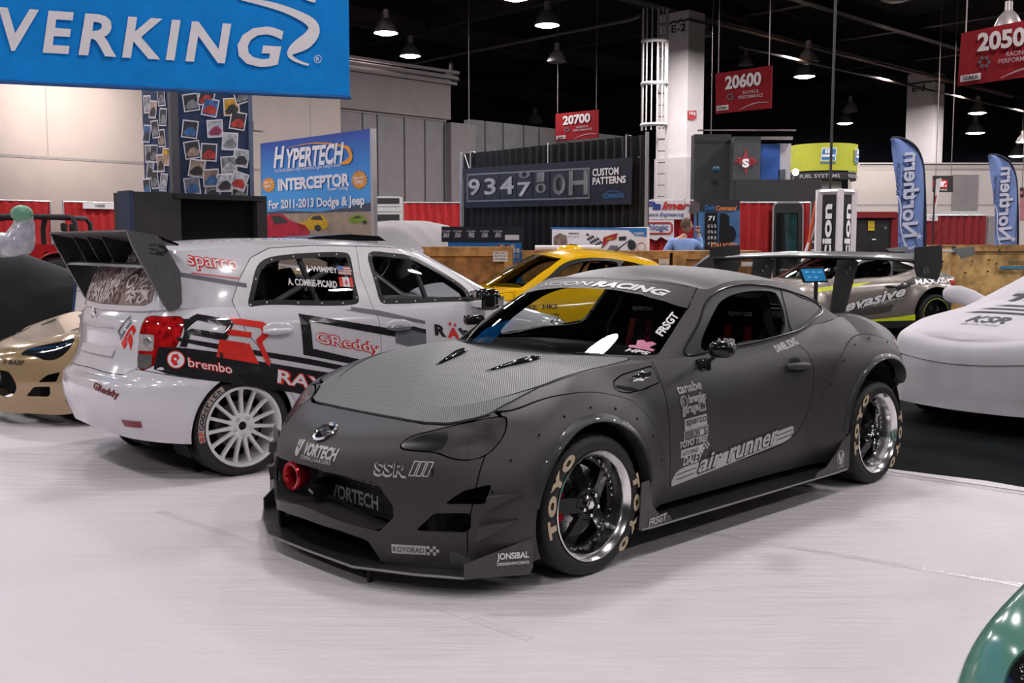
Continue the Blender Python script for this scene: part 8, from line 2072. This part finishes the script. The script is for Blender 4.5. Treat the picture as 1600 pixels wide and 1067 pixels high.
# -- black lettered tower with white frame
NF_ = Face(at(1312, 340, 18.8), -BX); st_ = place('lettered_tower', 'black square tower with white frame and tall white letters', 'tower', flat_of(at(1312, 340, 18.8))); NR = Face(flat_of(at(1312, 340, 18.8)), AX); nl = -NF_.ab(1279, 340)[0]; nr = NR.ab(1333, 340)[0]; nz = NF_.ab(1312, 299)[1]
c0 = flat_of(NF_.P); P = [c0, c0 + AX * nr, c0 + AX * nr + BX * nl, c0 + BX * nl]; mb = MB(); mb.add([tuple(p) for p in P] + [tuple(p + Vector((0, 0, nz))) for p in P], [(0, 3, 2, 1), (4, 5, 6, 7), (0, 1, 5, 4), (1, 2, 6, 5), (2, 3, 7, 6), (3, 0, 4, 7)]); mb.build('tower_body', mat('tower_black', (.010, .010, .014), .5, noise=(5, .1)), st_, smooth=False)
for p in (P[0], P[1], P[3]): MB().box((p.x - .05, p.y - .05, 0), (p.x + .05, p.y + .05, nz + .04)).build('tower_frame', PAPER, st_, smooth=False)
for (p, q) in ((P[0], P[1]), (P[0], P[3])): MB().tube([p + Vector((0, 0, nz)), q + Vector((0, 0, nz))], .05, 4).build('tower_frame', PAPER, st_, smooth=False)
NF_.text('tower_lettering', 'scion', 1286, 319, 1300, 424, WHT, st_, .035, 0, .02, rot=True); NR.text('tower_lettering', 'scion', 1318, 319, 1327, 424, WHT, st_, .035, 0, .02, rot=True)
# -- black machine with a yellow notice under a red canopy
MF = Face(at(1365, 360, 25), (1, .03)); mc = place('black_machine', 'black machine with a yellow notice and red canopy left of the first feather flag', 'machine', flat_of(at(1365, 360, 25))); MF.slab('machine_body', MF.ab(1340, 360)[0], MF.ab(1393, 360)[0], 0, MF.ab(1365, 340)[1], 1.2, mat('machine_black', (.014, .013, .014), .5, noise=(4, .1)), mc); MF.slab('canopy', MF.ab(1332, 360)[0], MF.ab(1398, 360)[0], MF.ab(1365, 340.5)[1], MF.ab(1365, 331)[1], 1.3, DARKRED, mc, .1); MF.slab('side_curtain', MF.ab(1392, 360)[0], MF.ab(1404, 360)[0], 0, MF.ab(1365, 332)[1], .2, DARKRED, mc, .05)
MF.px('notice', [(1356, 360.5), (1366, 360.5), (1366, 345), (1356, 345)], mat('notice_yellow', (.62, .44, .02), .5, noise=(9, .05)), mc, .02); MF.text('notice_lettering', 'Fan', 1359, 348.5, 1363, 351, DKTXT, mc, 0, 0, .04); MF.text('notice_lettering', 'Inflated', 1357.5, 353, 1364.5, 355.5, DKTXT, mc, 0, 0, .04); MF.px('status_light', [(1362, 375), (1368, 375), (1368, 373), (1362, 373)], WHT, mc, .02); MF.px('status_light', [(1381, 358), (1385, 358), (1385, 354), (1381, 354)], STEEL, mc, .02)
# -- dark red drapes on the right, with a small sign
R3 = Face(at(1490, 360, 27.5), (1, .04)); t_ = red_drape(R3, 1442, 1541, 335.5, 'dark red pleated drape between the two feather flags', DARKRED, seed=16); sg = R3.px('booth_sign', [(1445, 345), (1462, 345), (1462, 338), (1445, 338)], PAPER, t_, .12); R3.text('sign_lettering', 'SPEED', 1448, 340, 1459, 343, DKTXT, sg, .01, 0, .14); R3.slab('drape_valance', R3.ab(1471, 360)[0], R3.ab(1540, 360)[0], R3.ab(1500, 336)[1], R3.ab(1500, 329.5)[1], .1, mat('valance_pale', (.45, .48, .46), .7, noise=(4, .05)), t_, -.2)
for (x0, x1, lab) in ((1544, 1560, 'grey booth side panel left of the second feather flag'),): o = R3.slab('side_panel', R3.ab(x0, 360)[0], R3.ab(x1, 360)[0], 0, R3.ab(1550, 338)[1], .2, mat('panel_grey', (.22, .20, .20), .7, noise=(4, .05))); tag(o, lab, 'panel')
BS = Face(at(1476, 288, 32), (1, 0)); o = place('banner', 'black hanging sign with a red and white block behind the E-3 column', 'banner', BS.pt(1476, 288)); BS.px('sign_panel', [(1458, 300), (1489, 300), (1489, 274.5), (1458, 274.5)], BLACK, o, 0, .05); BS.px('sign_block', [(1458, 294), (1480, 294), (1480, 281), (1458, 281)], LRD, o, .02); BS.text('sign_lettering', 'er.', 1467, 283, 1478, 292, WHT, o, .04, .2, .04); BS.text('sign_lettering', 'FILTERS', 1458, 295.5, 1479, 297.5, WHT, o, .02, 0, .04)
for x in (1462, 1486): MB().cyl(BS.pt(x, 274.5), Vector((BS.pt(x, 274.5).x, BS.pt(x, 274.5).y, 10.2)), .012, 6).build('sign_wire', PIPE, o)
PF_ = Face(at(1462, 305, 24), (1, 0)); o = place('feather_flag', 'white and red feather flag half hidden by the E-3 column', 'flag', flat_of(at(1462, 305, 24))); PF_.px('flag_cloth', [(1457, 335), (1461, 335), (1471.5, 278), (1461, 280)], PAPER, o, 0, .01); PF_.px('flag_patch', [(1457.5, 330), (1459.5, 326), (1464, 305), (1460, 306)], LRD, o, .01); p = PF_.pt(1458, 335); MB().cyl((p.x, p.y, 0), PF_.pt(1461, 279), .02, 8).build('flag_pole', BLACK, o)
# -- two blue feather flags, printed on the far side so the words read mirrored
FBL = mat('flag_blue_cloth', (.155, .235, .50), .75, noise=(4, .06), bump=(12, .1)); FNV = mat('flag_navy_edge', (.006, .008, .022), .7, noise=(9, .1)); FPL = mat('flag_print', (.50, .52, .66), .7, noise=(4, .04)); FSH = mat('flag_shadow', (.035, .05, .12), .7, noise=(9, .1))
def feather(label, D, ox, oy, sc, cut):
    F = Face(at(1420 + ox, 300, D), (1, 0)); T = lambda x, y: (1392 + (x - 1392) * sc + ox, 217 + (y - 217) * sc + oy)
    t = place('feather_flag', label, 'flag', flat_of(F.pt(*T(1440, 380))), 'blue feather flags')
    edge = [(1392, 217), (1404, 217), (1418, 222), (1430, 232), (1437, 246), (1441, 265), (1443, 300), (1444, 350), (1443, 402)]
    E2 = np.array(edge, float); tt = np.arange(len(E2)); EE = nspline(tt, E2, np.linspace(0, len(E2) - 1, 40))
    left = [(1402, 402), (1404, 372), (1403, 330), (1400, 290), (1396, 250)]
    rows = []; rnd = 0
    a = np.linspace(0, 1, 40)
    L = nspline(np.arange(6), np.array([(1392, 217)] + left[::-1], float), np.linspace(0, 5, 40))
    for i in range(40):
        r = []
        for j in range(9):
            s = j / 8; p = L[i] * (1 - s) + EE[i] * s; q = F.pt(*T(*p)); q.y += .03 * math.sin(s * 5 + i * .25); r.append(tuple(q))
        rows.append(r)
    V, Fs = grid_mesh(np.array(rows)); V, Fs = shell((V, Fs), .006); link('flag_cloth', V, Fs, FBL, t, True, 60)
    MB().tube([F.pt(*T(*(p + np.array([1.6, -1.0]))), -.01) for p in EE], .028 * sc, 8).build('flag_sleeve', FNV, t); b = F.pt(*T(1445, 402)); MB().cyl((b.x, b.y, 0), b, .022, 8).build('flag_pole', BLACK, t); MB().box((b.x - .25, b.y - .25, 0), (b.x + .25, b.y + .25, .04), .01).build('flag_base', BLACK, t)
    x0, y0 = T(1409, 238); x1, y1 = T(1434, 372)
    F.text('flag_lettering', 'Northern', x0, y0, x1, y1, FSH, t, .035, .0, .07, rot=True, mirror=True) if False else None
    def rt(s_, xa, ya, xb, yb, m, lift, bold, sh=0.0):
        xm, ym = (xa + xb) / 2, (ya + yb) / 2; c = F.pt(xm, ym); w = abs(F.ab(xm, ya)[1] - F.ab(xm, yb)[1]); h = abs(F.ab(xb, ym)[0] - F.ab(xa, ym)[0]); V, Fs, asp = text2d(s_, bold, sh)
        return link('flag_lettering', [c + F.v * (p[0] * w / asp) + F.u * (p[1] * h) + F.n * lift for p in V], Fs, m, t, False)
    rt('Northern', x0 + 1.5 * sc, y0 + 1.5, x1 + 1.5 * sc, y1 + 1.5, FSH, .055, .03, .1); rt('Northern', x0, y0, x1, y1, FPL, .065, .03, .1)
    xa, ya = T(1398.5, 254); xb, yb = T(1404.5, 305); rt('RADIATOR', xa, ya, xb, yb, FSH, .065, .02)
    ribbon(F, [T(1397, 300), T(1405, 318), T(1405, 345), T(1409, 372), T(1419, 388), T(1428, 384)], [1 * sc * 2, 2 * sc * 2, 2 * sc * 2, 2 * sc * 2, 3 * sc * 2, 2], FPL, t, 'flag_swoosh', .06)
    cx, cy = T(1434, 369); F.px('flag_star', [(cx + sc * (6.0 if k % 2 == 0 else 2.4) * math.sin(math.pi * k / 5 + .2), cy - sc * (6.0 if k % 2 == 0 else 2.4) * math.cos(math.pi * k / 5 + .2)) for k in range(10)], FPL, t, .07, .003)
feather('tall blue feather flag with mirrored white lettering, nearer the black machine', 19.5, 0, 0, 1.0, 0)
feather('blue feather flag with mirrored white lettering near the right picture edge', 22.0, 152.5, 26, .86, 0)
o = Face(at(1596, 300, 30), (1, 0)); t_ = place('banner', 'checkered and pink hanging strip at the right picture edge', 'banner', o.pt(1597, 310)); o.px('banner_cloth', [(1594, 345), (1640, 345), (1640, 293), (1594, 293)], mat('strip_pink', (.40, .16, .18), .7, noise=(4, .1)), t_, 0, .03)
for i in range(5):
    for j in range(3):
        if (i + j) % 2 == 0: o.px('checker', [(1594 + i * 5, 298 + j * 5), (1599 + i * 5, 298 + j * 5), (1599 + i * 5, 293 + j * 5), (1594 + i * 5, 293 + j * 5)], BLACK, t_, .02)
MB().cyl(o.pt(1597, 293), Vector((o.pt(1597, 293).x, o.pt(1597, 293).y, 10.2)), .012, 6).build('banner_wire', PIPE, t_)
# -- tablet on a stand behind the tail of the black coupe
TBF = Face(at(1268, 430, 8.9), (1, .12)); tb = place('tablet_stand', 'tablet with a bright blue screen on a stand behind the coupe tail', 'tablet', flat_of(at(1270, 430, 8.9)))
TBF.px('tablet_body', [(1256, 442), (1294, 441), (1288, 417), (1248, 418)], BLACK, tb, 0, .02); TBF.px('tablet_screen', [(1258.5, 439.5), (1291, 438.5), (1285.5, 419.5), (1251, 420.5)], mat('screen_blue', (.02, .12, .28), .3, emit=(.02, .22, .50), estr=.55, noise=(6, .5)), tb, .004, .003)
for (x, y) in ((1258, 424), (1268, 424), (1278, 424), (1262, 432), (1272, 432)): TBF.px('screen_icon', [(x, y + 2), (x + 5, y + 2), (x + 5, y), (x, y)], mat('icon_cyan', (.2, .5, .6), .4, emit=(.15, .5, .6), estr=.5, noise=(9, .1)), tb, .006, .002)
p = TBF.pt(1275, 441, -.02); MB().cyl((p.x, p.y, 0), p, .018, 10).build('stand_pole', BLACK, tb); MB().lathe([(.16, 0), (.16, .012), (.03, .03), (0, .03)], (p.x, p.y, 0), 'z', 28).build('stand_base', BLACK, tb)
# -- red hanging aisle signs
def aisle(label, F, q, num, D, partial=False, sub=True):
    """q = top-left, top-right, bottom-right, bottom-left pixels"""
    t = place('hanging_sign', label, 'sign', F.pt(*q[0]), 'red hanging aisle signs'); m = mat('aisle_red', (.125, .007, .010), .8, spec=.08, noise=(4, .1)); F.px('sign_panel', [q[3], q[2], q[1], q[0]], m, t, 0, .03)
    L = lambda u, v: tuple((1 - u) * ((1 - v) * q[0][i] + v * q[3][i]) + u * ((1 - v) * q[1][i] + v * q[2][i]) for i in (0, 1))
    G = mat('aisle_print', (.30, .26, .26), .5, noise=(9, .05)); G2_ = mat('aisle_print_dim', (.20, .15, .16), .5, noise=(9, .05))
    def tx(s_, u0, v0, u1, v1, mm, b): a, c_ = L(u0, v0), L(u1, v1); F.text('sign_lettering', s_, a[0], L((u0 + u1) / 2, v0)[1], c_[0], L((u0 + u1) / 2, v1)[1], mm, t, b, 0, .03)
    tx(num, .18, .10, .82, .44, G, .04); tx('RACING &', .50, .52, .78, .60, G2_, .01); tx('PERFORMANCE', .42, .63, .86, .71, G2_, .01)
    for k in range(6):
        a = k * math.pi / 3; c_ = L(.27, .62); r_ = (q[1][0] - q[0][0]) * .045; F.px('sign_emblem', [(c_[0] + r_ * (1.1 * math.cos(a) + .45 * math.cos(b)), c_[1] + r_ * (1.1 * math.sin(a) + .45 * math.sin(b))) for b in np.linspace(0, 5.5, 7)], DKTXT, t, .02)
    F.px('sign_logo', [L(.03, .93), L(.24, .93), L(.24, .81), L(.03, .81)], G, t, .02); tx('SEMA', .05, .83, .22, .91, DKTXT, .03)
    ribbon(F, [L(.45, .96), L(.6, .88), L(.78, .84), L(.97, .86)], [1.5, 3, 3, 1.5], G2_, t, 'sign_swoosh', .02)
    for u in (.05, .95): p = F.pt(*L(u, 0)); MB().cyl(p, (p.x, p.y, 10.2), .012, 6).build('sign_wire', PIPE, t)
aisle('red hanging sign numbered 20600 right of the E-2 column', Face(at(1118, 140, 27), -BX), ((1118, 115), (1206, 102), (1205, 169), (1118, 178)), '20600', 27)
aisle('red hanging sign numbered 20700 above the black drape', Face(at(868, 195, 36), -BX), ((868, 178), (935, 171), (935, 215), (868, 221)), '20700', 36)
aisle('large red hanging sign beginning 2050 cut by the right picture edge', Face(at(1500, 100, 19), -BX), ((1502, 52), (1648, 22), (1648, 114), (1496, 135)), '20500', 19)
